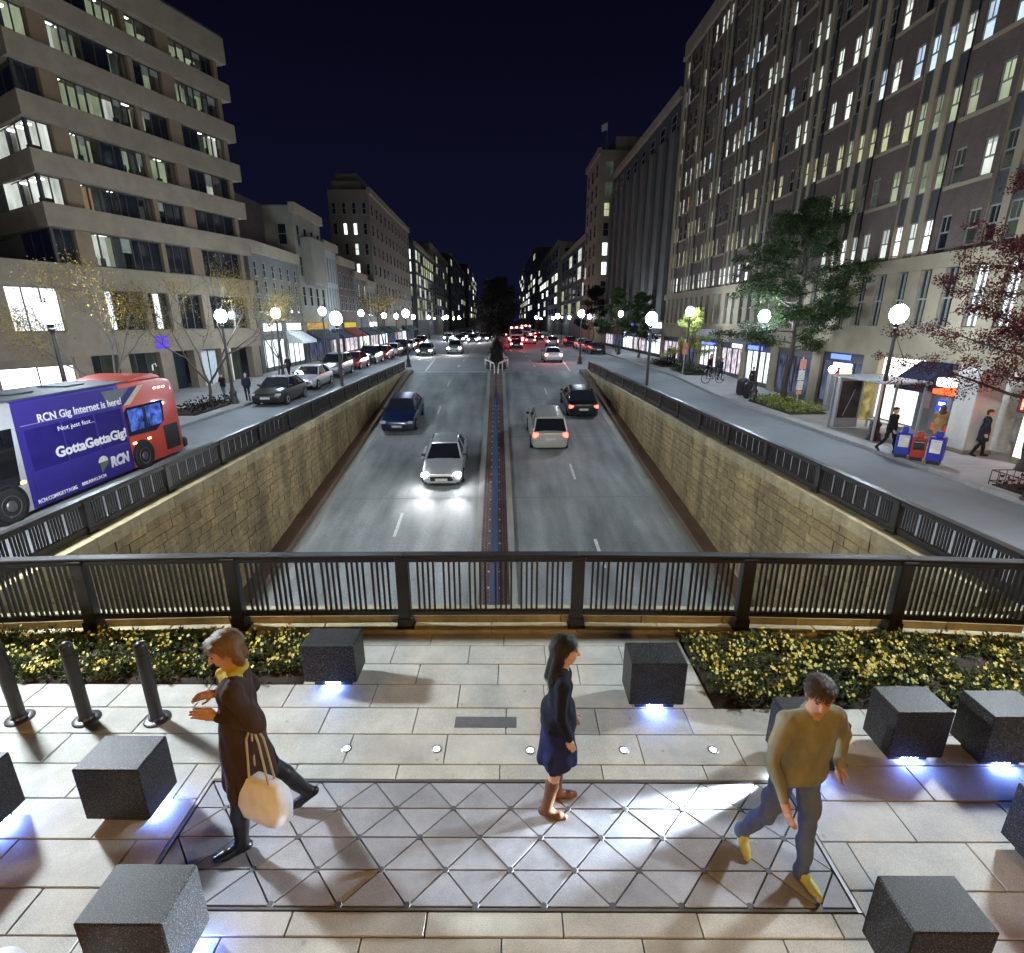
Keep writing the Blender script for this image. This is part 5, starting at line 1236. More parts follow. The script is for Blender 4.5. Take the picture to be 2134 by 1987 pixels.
for k in list(LITC) + ['N']: me = pnm.mesh('pane', M_wdark if k == 'N' else M_LITR[k]); pn_me[k] = me
def lit_state(ri, y, rnd):
    r = rnd.random(); far = y > 34
    if ri == 0: return ('W' if r < .5 else 'w') if (22.0 < y < 30 or y > 38) else ('N' if r < .45 else 'd')
    if ri == 1: return ('d' if r < .45 else 'g' if r < .85 else 'w') if y < 30 else ('y' if y > 40 and r < .85 else ('g' if r < .55 else 'N'))
    if ri == 2: return ('y' if r < .7 else 'g') if y < 31 else ('y' if r < .45 else 'w' if r < .62 else 'o' if r < .68 else 'N')
    if ri == 3: return ('b' if r < .55 else 'w' if r < .85 else 'N') if y < 27 else ('w' if r < .42 else 'o' if r < .5 else 'N')
    if ri == 4: return ('d' if r < .4 else 'w' if r < .7 else 'b') if y < 24 else ('w' if r < .5 else 'b' if r < .62 else 'N')
    if ri in (5, 6): return 'b' if (40 < y < 46 and r < .8) else ('w' if r < .34 else 'd' if r < .42 else 'N')
    return 'w' if r < .28 else ('b' if r < .36 else 'N')
rnd = random.Random(21); far_sp = MB(); nwin = 0
farw = {k: MB() for k in list(LITC) + ['N']}; farf = MB()
order = sorted([(y, t, ri) for y, t in colsY for ri in range(9)], key=lambda q: -1 if False else q[0] + q[2] * .9)
vis = [q for q in order if q[0] > 14.5 + q[2] * .95]; near = set(vis[:300])
for (y, t, ri) in order:
    z = ZB[ri]; s = lit_state(ri, y, rnd); zt = z + WH; zn = ZB[ri + 1] if ri < 8 else ZT - 1.0
    if (y, t, ri) in near:
        place(sp_d if t == 't' else sp_b, 'spandrel', TB, (0, y, zt), None, (1, ww, zn - zt))
        w = place(fm_me, 'window', TB, (0, y, z)); place(pn_me[s], 'pane', w)
    else:
        (far_sp).box(.03, .30, y - ww / 2, y + ww / 2, zt, zn, 0 if t == 't' else 1)
        farw[s].box(.095, .12, y - ww / 2, y + ww / 2, z, zt); farf.box(.04, .09, y - ww / 2, y + ww / 2, z + sh_ / 2 - .03, z + sh_ / 2 + .03)
far_sp.build('spandrels', [M_dpanel, M_bbrick], TB, kind='stuff'); farf.build('sashes', M_wframe2, TB, kind='stuff')
for k, m_ in farw.items():
    if m_.v: m_.build('panes', M_wdark if k == 'N' else M_LIT[k], TB, kind='stuff')
# string courses under the brick pairs, cornices
for n in range(-3, 9):
    a, c = 20.2 + 4.47 * n - .42, 20.2 + 4.47 * n + 1.67
    if c > YE or a < Y0_: continue
    for z in ZB[1:]: b = MB(); b.box(-.05, .2, a, c, z - .14, z - .003); b.build('sill_course', M_lime, TB)
b = MB(); b.box(-.22, .35, Y0_, YE, ZT - .998, ZT - .7); b.box(-.1, .34, Y0_, YE, ZT - .698, ZT + .4); b.build('cornice', M_lime, TB)
# lower storeys in stone
b = MB(); b.box(-.20, .35, Y0_, YE, 5.95, 6.498); b.build('stone_ledge', M_lime, TB)
b = MB(); b.box(-.16, .35, Y0_, YE, 2.45, 3.55); b.build('sign_band', M_lime, TB)
b = MB(); b.box(-.26, .35, Y0_, YE, 3.552, 3.75); b.build('stone_ledge', M_lime, TB)
y = 9.2; i = 0
while y < YE - 1:
    lit = {4: 'N', 5: 'N', 6: 'W', 7: 'W'}.get(i, random.Random(i).choice('NNNNdwN'))
    if 16.8 < y < 19.9: lit = 'W'
    f = MB(); f.box(-.02, .05, y - .3, y - .25, 3.8, 5.9); f.box(-.02, .05, y + .25, y + .3, 3.8, 5.9); f.box(-.019, .049, y - .3, y + .3, 4.80, 4.86); f.box(-.018, .048, y - .02, y + .02, 3.8, 5.9); w = f.build('mezzanine_window', M_wframe2, TB)
    q = MB(); q.box(.06, .08, y - .25, y + .25, 3.8, 5.9); q.build('pane', M_wdark if lit == 'N' else M_LIT[lit], w)
    b = MB(); b.box(-.12, .34, y + .3, y + .95, 3.752, 5.948); b.build('stone_pier', M_lime, TB)
    y += 1.25; i += 1
# ground floor shops
def sb(nm, m, y0, y1, z0, z1, x0=-.05, x1=.3, parent=None): b = MB(); b.box(x0, x1, y0, y1, z0, z1); return b.build(nm, m, parent or TB)
for (y0, y1) in ((8.0, 9.0), (14.6, 15.4), (23.3, 24.3), (27.6, 28.4), (32.2, 32.9), (36.4, 36.9), (40.6, 41.2), (45, 45.6), (49.5, 50.2), (55, 55.59)): sb('shop_pier', M_lime, y0, y1, -.6, 2.449, -.15)
M_shopW = emit('shop_white', (1, .95, .86), 3.0, True, var=.12, scale=.6); M_shop2 = emit('shop_cool', (.80, .88, 1.0), 1.5, True, var=.55, scale=1.2, stretch=(1, 1.6, .6)); M_shop3 = emit('shop_mixed', (.85, .75, .85), .75, True, var=.9, scale=2.6, stretch=(1, 2, .8)); M_shop4 = emit('shop_dim', (.25, .30, .50), .22, False, var=.8, scale=2, stretch=(1, 2, .7))
sb('shop_window', M_shopW, 20.9, 23.2, -.25, 2.44, .05)
sb('shop_wall', mat('shop_grey', (.16, .16, .165), .6), 19.3, 20.88, -.4, 2.44, .02)
sb('poster', mat('poster_pinkish', (.45, .3, .32), .6), 20.2, 20.6, .6, 1.25, .005, .019)
# cash machine with glowing header
at = empty('cash_machine', (FX - .06, 19.45, -.37), label='red and blue glowing cash machine under a white lit sign', category='cash machine')
b = MB(); b.cbox(-.12, .07, -.42, .42, .2, 1.62, .02); b.build('housing', mat('atm_grey', (.20, .20, .22), .5), at)
b = MB(); b.cbox(-.20, .05, -.46, .46, 1.63, 1.95, .02); b.build('header', emit('atm_red', (1, .10, .03), 2.4, False), at)
b = MB(); b.cbox(-.135, -.1, -.26, .2, .95, 1.42, .008); b.build('screen', emit('atm_blue', (.03, .06, .9), 1.6, False), at)
b = MB(); b.cbox(-.142, -.136, -.2, .1, 1.22, 1.34, .002); b.cbox(-.142, -.136, -.2, -.02, 1.02, 1.14, .002); b.build('screen_text', emit('atm_text', (.9, .95, 1), 2.4, False), at)
b = MB(); b.cbox(-.16, .0, -.42, .2, .22, .5, .01); b.build('lower_panel', emit('atm_red2', (1, .14, .06), .5, False), at)
b = MB(); b.cbox(-.5, -.02, -.62, .35, 1.97, 2.28, .03); b.build('lit_sign', emit('atm_white_sign', (1, .98, .95), 3.2, True), at)
aw = empty('awning', (FX, 20.2, 0), label='dark navy awning above the cash machine', category='awning')
b = MB(); b.prism([(-.05, 2.42), (-.05, 1.5), (-.95, 1.5), (-.95, 1.75)], -.75, .85, axis='y'); b.build('canvas', cloth('navy_canvas', (.010, .011, .03)), aw)
b = MB(); b.box(-.96, -.945, -.75, .85, 1.32, 1.499); b.build('valance', cloth('navy_canvas', (.010, .011, .03)), aw)
# portico column
co = empty('portico_column', (16.15, 17.05, -.37), label='square pale stone column beside the two people at the cash machine', category='column')
b = MB(); b.cbox(-.38, .55, -.42, .42, .12, 2.84, .02); b.build('shaft', mat('column_pale', (.48, .45, .42), .7, var=.08), co)
b = MB(); b.cbox(-.44, .61, -.48, .48, 0, .119, .02); b.build('base', M_lime, co)
# shop with photo panels and the red neon
sb('shop_wall', mat('shop_cream', (.45, .40, .34), .7), 9.0, 14.6, -.4, 2.44, .04)
ph = empty('photo_wall', (FX - .9, 15.4, -.37), label='lit white shop panel with large black and white photographs', category='shop display')
b = MB(); b.cbox(0, .25, -3.2, .2, .0, .2, .01); b.build('plinth', M_lime, ph)
b = MB(); b.box(.03, .2, -3.15, .15, .201, 2.0); b.build('panel', emit('panel_glow', (1, .90, .78), 1.9, True, var=.1), ph)
for k, (y0, y1, z0, z1) in enumerate(((-.75, -.1, .6, 1.65), (-1.7, -.95, .55, 1.7), (-2.6, -1.9, .6, 1.6))):
    b = MB(); b.box(.015, .029, y0, y1, z0, z1); b.build('photograph', mat('photo_print', (.16, .155, .15), .5, var=.9, scale=3.5), ph)
nn = empty('neon_sign', (FX - 1.0, 15.2, 1.5), label='glowing red neon shop sign under the red tree', category='sign')
b = MB(); b.cbox(-.03, .05, -1.6, .5, -.26, .42, .02); b.build('backing', mat('neon_back', (.08, .01, .01), .5), nn)
b = MB()
for k in range(4): yy = .3 - k * .5; b.path([(-.06, yy, -.15), (-.06, yy, .3), (-.06, yy - .28, .3), (-.06, yy - .3, .08), (-.06, yy, .06)], .03, 6)
b.build('neon_tube', emit('neon_red', (1, .05, .03), 16.0, True), nn)
sb('photo_panel', mat('photo_print2', (.22, .215, .21), .6, var=.9, scale=2.2), 15.4, 16.6, 0, 1.9, -.02)
sb('shop_wall', mat('shop_cream', (.45, .40, .34), .7), 16.6, 19.3, -.4, 2.44, .04)
# farther shops
shops = [(24.3, 27.6, M_shop4), (28.4, 32.2, M_shop4), (32.9, 36.4, M_shop2), (36.9, 40.6, M_shop3), (41.2, 45, M_shop2), (45.6, 49.5, M_shop4), (50.2, 55, M_shop3)]
for k, (y0, y1, m) in enumerate(shops):
    sb('shop_window', m, y0 + .05, y1 - .05, S(y0) + .45, 2.0, .08)
    sb('stall_riser', mat('riser_dark', (.05, .05, .055), .6), y0 + .05, y1 - .05, -.5, S(y0) + .449, .04)
    for j in range(5): yy = y0 + (y1 - y0) * j / 4; sb('glazing_bar', M_wframe, max(y0, yy - .03), min(y1, yy + .03), S(y0) + .451, 1.999, .0, .079)
    sb('fascia', mat('fascia_dark%d' % (k % 3), [(.02, .02, .035), (.035, .03, .03), (.06, .07, .09)][k % 3], .5), y0, y1, 2.0, 2.448, -.02)
M_sgn = emit('sign_white', (.85, .9, 1), 2.6, False); M_sgnb = emit('sign_blue', (.12, .2, 1), 2.2, False)
TXR = (PI / 2, 0, -PI / 2)
def sign(body, y, z, w, h, m, x=-.06): text(body, 'sign_letters', .4, m, TB, (x, y, z), TXR, w, h, .01, .02)
sign('SHOE SHOP', 43.4, 2.12, 2.0, .24, M_sgn) if False else None
sign('FINE FOODS', 44.6, 2.12, 2.9, .24, M_sgn) if False else None
sb('sign_board', mat('sign_grey', (.35, .37, .40), .5), 41.3, 44.9, 2.55, 3.3, -.5, -.17); sb('sign_strip', M_sgnb, 41.6, 44.6, 2.10, 2.30, -.06, -.021)
sb('sign_panel', M_sgn, 36.9, 38.7, 2.10, 2.36, -.06, -.021); sb('sign_panel', M_sgnb, 34.2, 36.2, 2.10, 2.36, -.06, -.021)
sb('canopy', mat('canopy_blue', (.03, .035, .07), .5), 33.0, 36.3, 2.5, 2.75, -1.4, -.17)
sb('lit_sign', M_sgn, 25.2, 26.6, 1.72, 1.95, -.07, -.021); sb('lit_sign', emit('sign_yellow', (1, .85, .25), 3, False), 25.3, 26.0, 1.15, 1.68, -.07, .07); sb('lit_sign', M_sgnb, 25.4, 26.9, 2.12, 2.36, -.07, -.021)
sb('red_sign', emit('sign_red', (.8, .03, .02), .5, False), 26.2, 26.9, 1.25, 1.5, -.07, .07)

# ---- plain window-grid buildings farther along the avenue
def gwin(b0, face, u0, z0, w, h, state, fx, sgn):
    """one window: reveal frame, a pane set back inside it"""
    f = MB(); t = .06 if w < 1.6 else .10
    if face == 'x':
        xo, xi = fx + sgn * .05, fx - sgn * .02
        f.box(xo, xi, u0, u0 + t, z0, z0 + h); f.box(xo, xi, u0 + w - t, u0 + w, z0, z0 + h); f.box(xo, xi, u0 + t, u0 + w - t, z0 + h - t, z0 + h); f.box(xo + sgn * .05, xi, u0 - .05, u0 + w + .05, z0 - .10, z0)
        f.box(xo - sgn * .01, xi, u0 + t, u0 + w - t, z0 + h * .5 - .03, z0 + h * .5 + .03)
        q = MB(); q.box(fx + sgn * .015, fx - sgn * .01, u0 + t, u0 + w - t, z0, z0 + h - t)
    else:
        yo, yi = fx - .05, fx + .02
        f.box(u0, u0 + t, yo, yi, z0, z0 + h); f.box(u0 + w - t, u0 + w, yo, yi, z0, z0 + h); f.box(u0 + t, u0 + w - t, yo, yi, z0 + h - t, z0 + h); f.box(u0 - .05, u0 + w + .05, yo - .05, yi, z0 - .10, z0)
        f.box(u0 + t, u0 + w - t, yo + .01, yi, z0 + h * .5 - .03, z0 + h * .5 + .03)
        q = MB(); q.box(u0 + t, u0 + w - t, fx - .015, fx + .01, z0, z0 + h - t)
    w_ = f.build('window', M_wframe2, b0); q.build('pane', M_wdark if state == 'N' else M_LIT[state], w_)
def block(name, label, fx, sgn, y0, y1, zt, m, floors, bays, wz=5.0, wh=1.3, wf=.5, litp=.2, pal='wgyb', seed=1, depth=11, near=0, near_lit=None, cornice=True, group=None, shop=True):
    """a building whose street face is the plane x=fx (sgn: outward x), from y0 to y1"""
    rnd = random.Random(seed)
    o = empty(name, (0, 0, 0), label=label, category='building', group=group)
    b = MB(); b.box(fx, fx - sgn * depth, y0, y1, -.6, zt); b.build('wall', m, o)
    if cornice:
        b = MB(); b.box(fx + sgn * .35, fx - sgn * .2, y0 - .2, y1, zt - .55, zt + .25); b.build('cornice', M_lime if m is not M_bbrick2 else M_bbrick2, o)
        b = MB(); b.box(fx - sgn * .3, fx - sgn * depth, y0 + .01, y1 - .01, zt + .001, zt + .08); b.build('roof', M_roof, o)
    if floors:
        dz = (zt - .9 - wz) / floors; p = (y1 - y0) / bays
        for i in range(floors):
            for j in range(bays):
                s = rnd.choice(pal) if rnd.random() < litp else 'N'
                gwin(o, 'x', y0 + p * (j + .5) - p * wf / 2, wz + dz * i + (dz - wh) * .4, p * wf, min(wh, dz * .8), s, fx, sgn)
        if near:
            p = depth / near
            for i in range(floors):
                for j in range(near):
                    s = (near_lit or {}).get((i, j), 'N'); u = fx - sgn * p * (j + .5)
                    gwin(o, 'y', u - p * .2, wz + dz * i + (dz - wh) * .4, p * .4, min(wh, dz * .8), s, y0, sgn)
    return o
def shopfront(o, fx, sgn, y0, y1, m, awn=None, signm=None, seed=0):
    b = MB(); b.box(fx + sgn * .04, fx - sgn * .2, y0 + .25, y1 - .25, S(y0) + .5, 2.5); w = b.build('shop_window', m, o)
    for j in range(4): yy = y0 + .25 + (y1 - y0 - .5) * j / 3; b = MB(); b.box(fx + sgn * .1, fx + sgn * .041, yy - .05, yy + .05, S(y0) + .2, 2.5); b.build('glazing_bar', M_wframe, w)
    if awn:
        b = MB(); x0, x1 = fx + sgn * .02, fx + sgn * 1.3
        b.add([(x0, y0 + .2, 3.1), (x1, y0 + .2, 2.35), (x1, y0 + .2, 2.1), (x0, y0 + .2, 2.1), (x0, y1 - .2, 3.1), (x1, y1 - .2, 2.35), (x1, y1 - .2, 2.1), (x0, y1 - .2, 2.1)], [(0, 1, 2, 3), (7, 6, 5, 4), (0, 4, 5, 1), (1, 5, 6, 2)]); b.build('awning', awn, o)
    if signm: b = MB(); b.box(fx + sgn * .12, fx + sgn * .03, y0 + .5, y1 - .5, 3.2, 3.75); b.build('sign_board', signm, o)
M_pgrey = mat('facade_grey', (.085, .085, .08), .85, var=.25, scale=.8); M_cream = mat('facade_cream', (.15, .14, .11), .8, var=.15, scale=1); M_white2 = mat('facade_white', (.22, .22, .225), .8, var=.1, scale=1); M_redb = brickmat('red_brick', (.065, .032, .026), (.05, .026, .024), (.065, .055, .048), .25, .08); M_tan2 = mat('facade_tan', (.12, .10, .075), .85, var=.15, scale=.7); M_dgrey = mat('facade_dark', (.035, .035, .04), .8, var=.2, scale=.8)
aw1 = cloth('awning_dark', (.02, .03, .045)); aw2 = cloth('awning_green', (.02, .05, .04)); aw3 = cloth('awning_white', (.5, .52, .52)); aw4 = cloth('awning_red', (.15, .03, .025))
LX = -18.0
o = block('row_building', 'low grey facade with climbing plants next to the office block', LX, 1, 40.6, 50, 9.3, M_pgrey, 3, 6, 4.6, 1.1, .32, .0, seed=2); shopfront(o, LX, 1, 41, 45.3, M_shop2, None, M_sgn); shopfront(o, LX, 1, 45.6, 49.6, M_shop2, aw3, M_sgn)
o = block('brick_building', 'dark windowless brick building rising behind the low grey facade', -20.5, 1, 41.2, 50.2, 13.6, M_bbrick2, 0, 0, cornice=False)
b = MB(); b.box(-22.5, -24, 43, 44.5, 13.61, 15.0); b.build('chimney', M_bbrick2, o)
o = block('cream_building', 'cream building with bay window and dark cornice', LX, 1, 50.3, 57.6, 13.6, M_cream, 3, 4, 5.0, 1.7, .42, .04, 'd', seed=4, near=3, depth=6); shopfront(o, LX, 1, 50.5, 57.3, M_shop4, aw1, emit('shop_orange', (1, .6, .2), .5, False))
b = MB(); b.cbox(LX - .2, LX + .9, 52, 55.8, 7.2, 11.4, .1); b.build('bay_window', M_cream, o)
o = block('white_building', 'narrow white facade with tall slit windows', LX, 1, 57.7, 62.3, 11.6, M_white2, 2, 5, 4.8, 2.4, .34, .0, seed=5, near=2, depth=5); shopfront(o, LX, 1, 58, 62, M_shop3, aw1)
o = block('red_brick_house', 'red brick house beside the narrow white facade', LX, 1, 62.4, 69, 10.6, M_redb, 2, 4, 4.8, 1.6, .4, .1, 'd', seed=6); shopfront(o, LX, 1, 62.8, 68.6, M_shop3, aw4, emit('sign_yellow2', (.9, .75, .1), .6, False))
o = block('row_house', 'pale row house with dark awning before the large corner block', LX, 1, 69.1, 75, 9.6, M_pgrey, 2, 4, 4.6, 1.6, .4, .25, 'dw', seed=7); shopfront(o, LX, 1, 69.3, 74.8, M_shop2, aw1)
o = block('row_house', 'second row house with green awning before the large corner block', LX, 1, 75.1, 80.4, 9.0, M_cream, 2, 3, 4.6, 1.6, .4, .2, 'd', seed=8); shopfront(o, LX, 1, 75.3, 80.2, M_shop3, aw2, M_sgn)
o = block('corner_block', 'large dim corner block with stepped penthouse and few lit windows', LX, 1, 80.6, 114, 21.4, M_tan2, 6, 11, 4.6, 1.5, .36, .0, seed=9, near=4, depth=5.6, near_lit={(4, 1): 'W', (4, 2): 'W', (3, 1): 'w', (2, 1): 'W', (2, 2): 'W'})
b = MB(); b.box(LX - 1.2, LX - 5.4, 82, 112, 21.5, 22.8); b.build('penthouse', M_tan2, o); b = MB(); b.box(LX - 2.2, LX - 5.2, 84, 100, 22.81, 24.2); b.build('penthouse', M_tan2, o)
for k in range(5): shopfront(o, LX, 1, 81 + k * 6.5, 87 + k * 6.5, (M_shop2, M_shop4, M_shop3)[k % 3], (aw1, aw2, None)[k % 3])
block('glass_tower', 'office tower with rows of greenish lit windows beyond the corner block', -17.5, 1, 118, 150, 19.6, M_dgrey, 6, 8, 4.0, 2.0, .72, .6, 'ggyw', seed=12, near=3, depth=8, near_lit={(5, 0): 'W', (4, 0): 'W', (3, 0): 'w', (2, 0): 'g', (1, 1): 'g'})
block('office_slab', 'dim slab with a few lit windows past the greenish tower', -18.5, 1, 152, 205, 24, M_tan2, 6, 8, 5.0, 2.0, .6, .22, 'wg', seed=13)
block('office_slab', 'dark far slab on the bus side of the avenue', -18, 1, 210, 300, 28, M_dgrey, 7, 8, 5.0, 2.2, .6, .16, 'wgy', seed=14)
block('office_slab', 'farthest block on the bus side with a bright top corner', -17, 1, 310, 430, 34, M_redb, 7, 8, 5, 2.6, .6, .35, 'Wwy', seed=15)
o = block('pier_building', 'dark building with tall stone piers next to the tall brick building', 17.5, -1, 56.2, 86, 24.6, M_dgrey, 8, 8, 5.0, 1.5, .42, .035, 'w', seed=16, depth=14)
for k in range(5): shopfront(o, 17.5, -1, 56.4 + k * 6, 62.2 + k * 6, (M_shop2, M_shop3, M_shop2, M_shop4, M_shop3)[k], (None, aw1, None, aw4, aw1)[k], (M_sgn, None, M_sgnb, None, None)[k])
for k in range(9): yy = 56.5 + k * 3.6; b = MB(); b.box(17.5, 17.1, yy, yy + 1.5, 4.0, 21.5); b.build('stone_pier', mat('stone_dim', (.075, .07, .062), .85, var=.2, scale=.8), o)
o = block('pale_tower', 'pale narrow tower with a flagpole and a column of lit windows', 15.5, -1, 87.5, 99, 28.4, M_lime, 8, 3, 5.0, 1.9, .4, .1, 'w', seed=17, depth=12, near=4, near_lit={(6, 0): 'd', (5, 0): 'y', (3, 0): 'W', (2, 0): 'W', (7, 0): 'd'})
b = MB(); b.tube((16.6, 88.5, 28.4), (16.6, 88.5, 32.5), .09, .05, 6); p = b.build('flagpole', M_steel, o); b = MB(); b.prism([(16.6, 32.3), (15.7, 31.9), (15.75, 31.0), (16.6, 31.3)], 88.46, 88.5, axis='y'); b.build('flag', mat('flag_cloth', (.4, .4, .42), .8), p)
b = MB(); b.box(18, 25, 88.5, 96, 28.5, 30.5); b.build('penthouse', M_lime, o)
block('office_slab', 'mid height office with wide yellow lit windows beyond the pale tower', 17.5, -1, 100, 150, 20.0, M_dgrey, 4, 7, 5.0, 2.6, .7, .35, 'yyw', seed=18, depth=12, near=3, near_lit={(3, 0): 'y', (2, 0): 'y', (3, 1): 'y'})
block('office_slab', 'banded office with white lit strips, farther down the shelter side', 17, -1, 155, 230, 25, M_cream, 6, 8, 5, 2.0, .75, .4, 'wW', seed=19, near=2, near_lit={(4, 0): 'W', (3, 0): 'w', (1, 0): 'W'})
block('office_slab', 'farthest office on the shelter side with scattered lit windows', 16.5, -1, 240, 420, 34, M_tan2, 8, 9, 5, 2.4, .6, .4, 'wyW', seed=20)
# ================================================================== trees
M_bark = mat('bark', (.055, .042, .032), .9, var=.35, scale=7, bump=.6, bscale=25); M_bark2 = mat('bark_grey', (.10, .09, .08), .9, var=.3, scale=7, bump=.5, bscale=25)
LV = {'yellow': [mat('leaf_yellow', (.26, .19, .035), .65, spec=.15), mat('leaf_gold', (.16, .09, .02), .65, spec=.15), mat('leaf_olive', (.07, .06, .02), .65, spec=.15)],
      'green': [mat('leaf_green', (.026, .045, .015), .6, spec=.15), mat('leaf_dark', (.012, .024, .013), .6, spec=.15), mat('leaf_lime', (.06, .08, .02), .6, spec=.15)],
      'lime': [mat('leaf_lime2', (.16, .20, .035), .55), mat('leaf_yel2', (.28, .24, .05), .55), mat('leaf_green2', (.06, .11, .025), .55)],
      'red': [mat('leaf_red', (.075, .010, .010), .65, spec=.1), mat('leaf_maroon', (.040, .008, .013), .65, spec=.1), mat('leaf_brick', (.095, .028, .014), .65, spec=.1)],
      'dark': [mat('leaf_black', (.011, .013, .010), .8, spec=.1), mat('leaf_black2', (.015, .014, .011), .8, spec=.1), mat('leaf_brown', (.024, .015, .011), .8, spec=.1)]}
def tree(name, label, x, y, H, trunk_h, spread, kind, seed, leaves=5000, ls=.11, levels=4, r0=.13, bark=None, dens=1.0, group=None, fork=3, clumps=None, z=None):
    rnd = random.Random(seed); z0 = S(y) + .12 if z is None else z
    o = empty(name, (x, y, z0), label=label, category='tree', group=group)
    tr = MB(); tips = []
    def grow(p, d, L_, r, lev):
        n = 3; q = p
        for i in range(n):
            d2 = (d + rv(rnd) * .16 + Vector((0, 0, .05))).normalized(); p2 = q + d2 * (L_ / n); ra = r * (1 - .28 * i / n); rb = r * (1 - .28 * (i + 1) / n)
            tr.tube(q, p2, ra, rb, 8 if lev == 0 else 6 if lev < 3 else 4, caps=False); q = p2; d = d2
            if lev >= 2: tips.append((q.copy(), d.copy(), lev))
        if lev >= levels: return
        k = fork if lev == 0 else rnd.choice((2, 3))
        for j in range(k):
            ax_ = d.orthogonal().normalized(); ax_.rotate(Matrix.Rotation(2 * PI * (j + rnd.random() * .6) / k, 3, d)); s = .55 + .45 * rnd.random()
            nd = (d * (1.0 if lev else .95) + ax_ * s * spread).normalized(); nd.z = max(nd.z, -.05)
            grow(q, nd.normalized(), L_ * (.72 + .18 * rnd.random()) * (1 if lev else (H - trunk_h) / trunk_h * .52), r * .62, lev + 1)
    grow(Vector((0, 0, 0)), Vector((rnd.uniform(-.06, .06), rnd.uniform(-.05, .05), 1)).normalized(), trunk_h, r0, 0)
    tr.lathe([(r0 * 1.5, -.05), (r0 * 1.15, .12), (r0 * .98, .3)], 8)
    zs = max(t[0].z for t in tips); k = H / zs     # bring to the wanted height
    tr.v = [(a * (k if False else 1), b_, c * (1 if c < trunk_h else 1)) for a, b_, c in tr.v]
    sc = k; me = tr.mesh('trunk', bark or M_bark, True); t_ = place(me, 'trunk', o); 
    cr = MB(); use = [t for t in tips if t[2] >= levels - 1]
    if clumps: use = [t for t in use if clumps(t[0], rnd)]
    if use:
        for i in range(leaves):
            p, d, lv = rnd.choice(use); g_ = rnd.random() ** .5
            c = p + rv(rnd) * (ls * 3.2 * g_ * dens) + d * rnd.uniform(-.1, .2)
            mi = 0 if rnd.random() < .45 else (1 if rnd.random() < .6 else 2)
            leaf_quad(cr, c, (rv(rnd) + Vector((0, 0, -.4))).normalized(), rv(rnd), ls * rnd.uniform(.7, 1.3), ls * .62, mi, .15)
        cr.build('crown', LV[kind], o)
    o.scale = (min(1.25, max(.8, k)), min(1.25, max(.8, k)), k)
    return o
def oak(name, label, x, y, H, z0c, rad, kind, seed, limbs=30, per=95, ls=.14, r0=.17, flat=.6, prof=None, keep=None, group='street trees', clr=.46):
    rnd = random.Random(seed); o = empty(name, (x, y, S(y) + .12), label=label, category='tree', group=group)
    tr = MB(); cr = MB(); lead = []; q = Vector((0, 0, -.1)); n = 12
    for i in range(n + 1): lead.append(Vector((.12 * math.sin(i * 1.3 + seed), .12 * math.cos(i * .9 + seed), H * .96 * i / n - .1)))
    for i in range(n): tr.tube(lead[i], lead[i + 1], r0 * (1 - .9 * i / n), r0 * (1 - .9 * (i + 1) / n), 9, caps=False)
    tr.lathe([(r0 * 1.6, -.1), (r0 * 1.2, .1), (r0, .35)], 9)
    prof = prof or (lambda t: (1 - t) ** .75 * (1 if t > .12 else .75 + 2 * t) + .06)
    cl = []
    for k in range(limbs):
        t = (k + .5) / limbs; z = z0c + (H - z0c) * t * .97; f = z / (H * .96) * n; i = min(n - 1, int(f)); p = lead[i].lerp(lead[i + 1], f - i)
        az = k * 2.399 + rnd.uniform(-.4, .4); L_ = rad * prof(t) * rnd.uniform(.72, 1.12)
        d = Vector((math.cos(az), math.sin(az), rnd.uniform(-.05, .35) + .35 * t)).normalized(); r = r0 * .34 * (1 - .7 * t); a = p; seg = 5
        for j in range(seg):
            d = (d + rv(rnd) * .18).normalized(); b2 = a + d * L_ / seg; tr.tube(a, b2, r * (1 - .8 * j / seg), r * (1 - .8 * (j + 1) / seg), 5, caps=False)
            if j >= 1:
                cl.append((b2.copy(), .8 + .4 * rnd.random()))
                for s_ in range(2):
                    e = (d + rv(rnd) * .9).normalized(); c2 = b2 + e * L_ * rnd.uniform(.16, .3); tr.tube(b2, c2, r * .3, r * .08, 4, caps=False); cl.append((c2, .6 + .5 * rnd.random()))
            a = b2
    for c, s_ in cl:
        if keep and not keep(c, rnd): continue
        for i in range(int(per * s_)):
            v = rv(rnd) * (clr * s_ * rnd.random() ** .45); v.z *= flat
            mi = 0 if rnd.random() < .5 else (1 if rnd.random() < .6 else 2)
            leaf_quad(cr, c + v, (rv(rnd) + Vector((v.x, v.y, -.35))).normalized(), rv(rnd), ls * rnd.uniform(.6, 1.25), ls * .55, mi, .12)
    me = tr.mesh('trunk', M_bark, True); place(me, 'trunk', o); cr.build('crown', LV[kind], o); return o
tree('street_tree', 'sparse yellow leaved tree behind the bus roof', -15.3, 21.5, 6.6, 1.9, .75, 'yellow', 31, 4200, .09, 4, .08, M_bark2, 2.9, 'street trees', clumps=lambda p, r: math.sin(p.x * 2.1 + p.z * 1.7) > .1)
tree('street_tree', 'bare branched tree with yellow tips beside the lamp and the bus', -15.6, 28.2, 7.4, 1.6, .8, 'yellow', 35, 6200, .085, 5, .12, M_bark, 2.6, 'street trees', 4, clumps=lambda p, r: p.z > 2.4 and math.sin(p.x * 1.9 + p.y * 1.3 + p.z) > -.1)
tree('street_tree', 'thin bare tree with gold leaves before the low grey facade', -15.6, 37.5, 7.0, 1.8, .7, 'yellow', 37, 5600, .095, 4, .09, M_bark, 2.8, 'street trees', clumps=lambda p, r: p.z > 2.4)
tree('street_tree', 'dim yellow tree before the large corner block', -15.5, 73, 7.5, 2.2, .8, 'yellow', 39, 1200, .2, 3, .12, M_bark, 1.4, 'street trees')
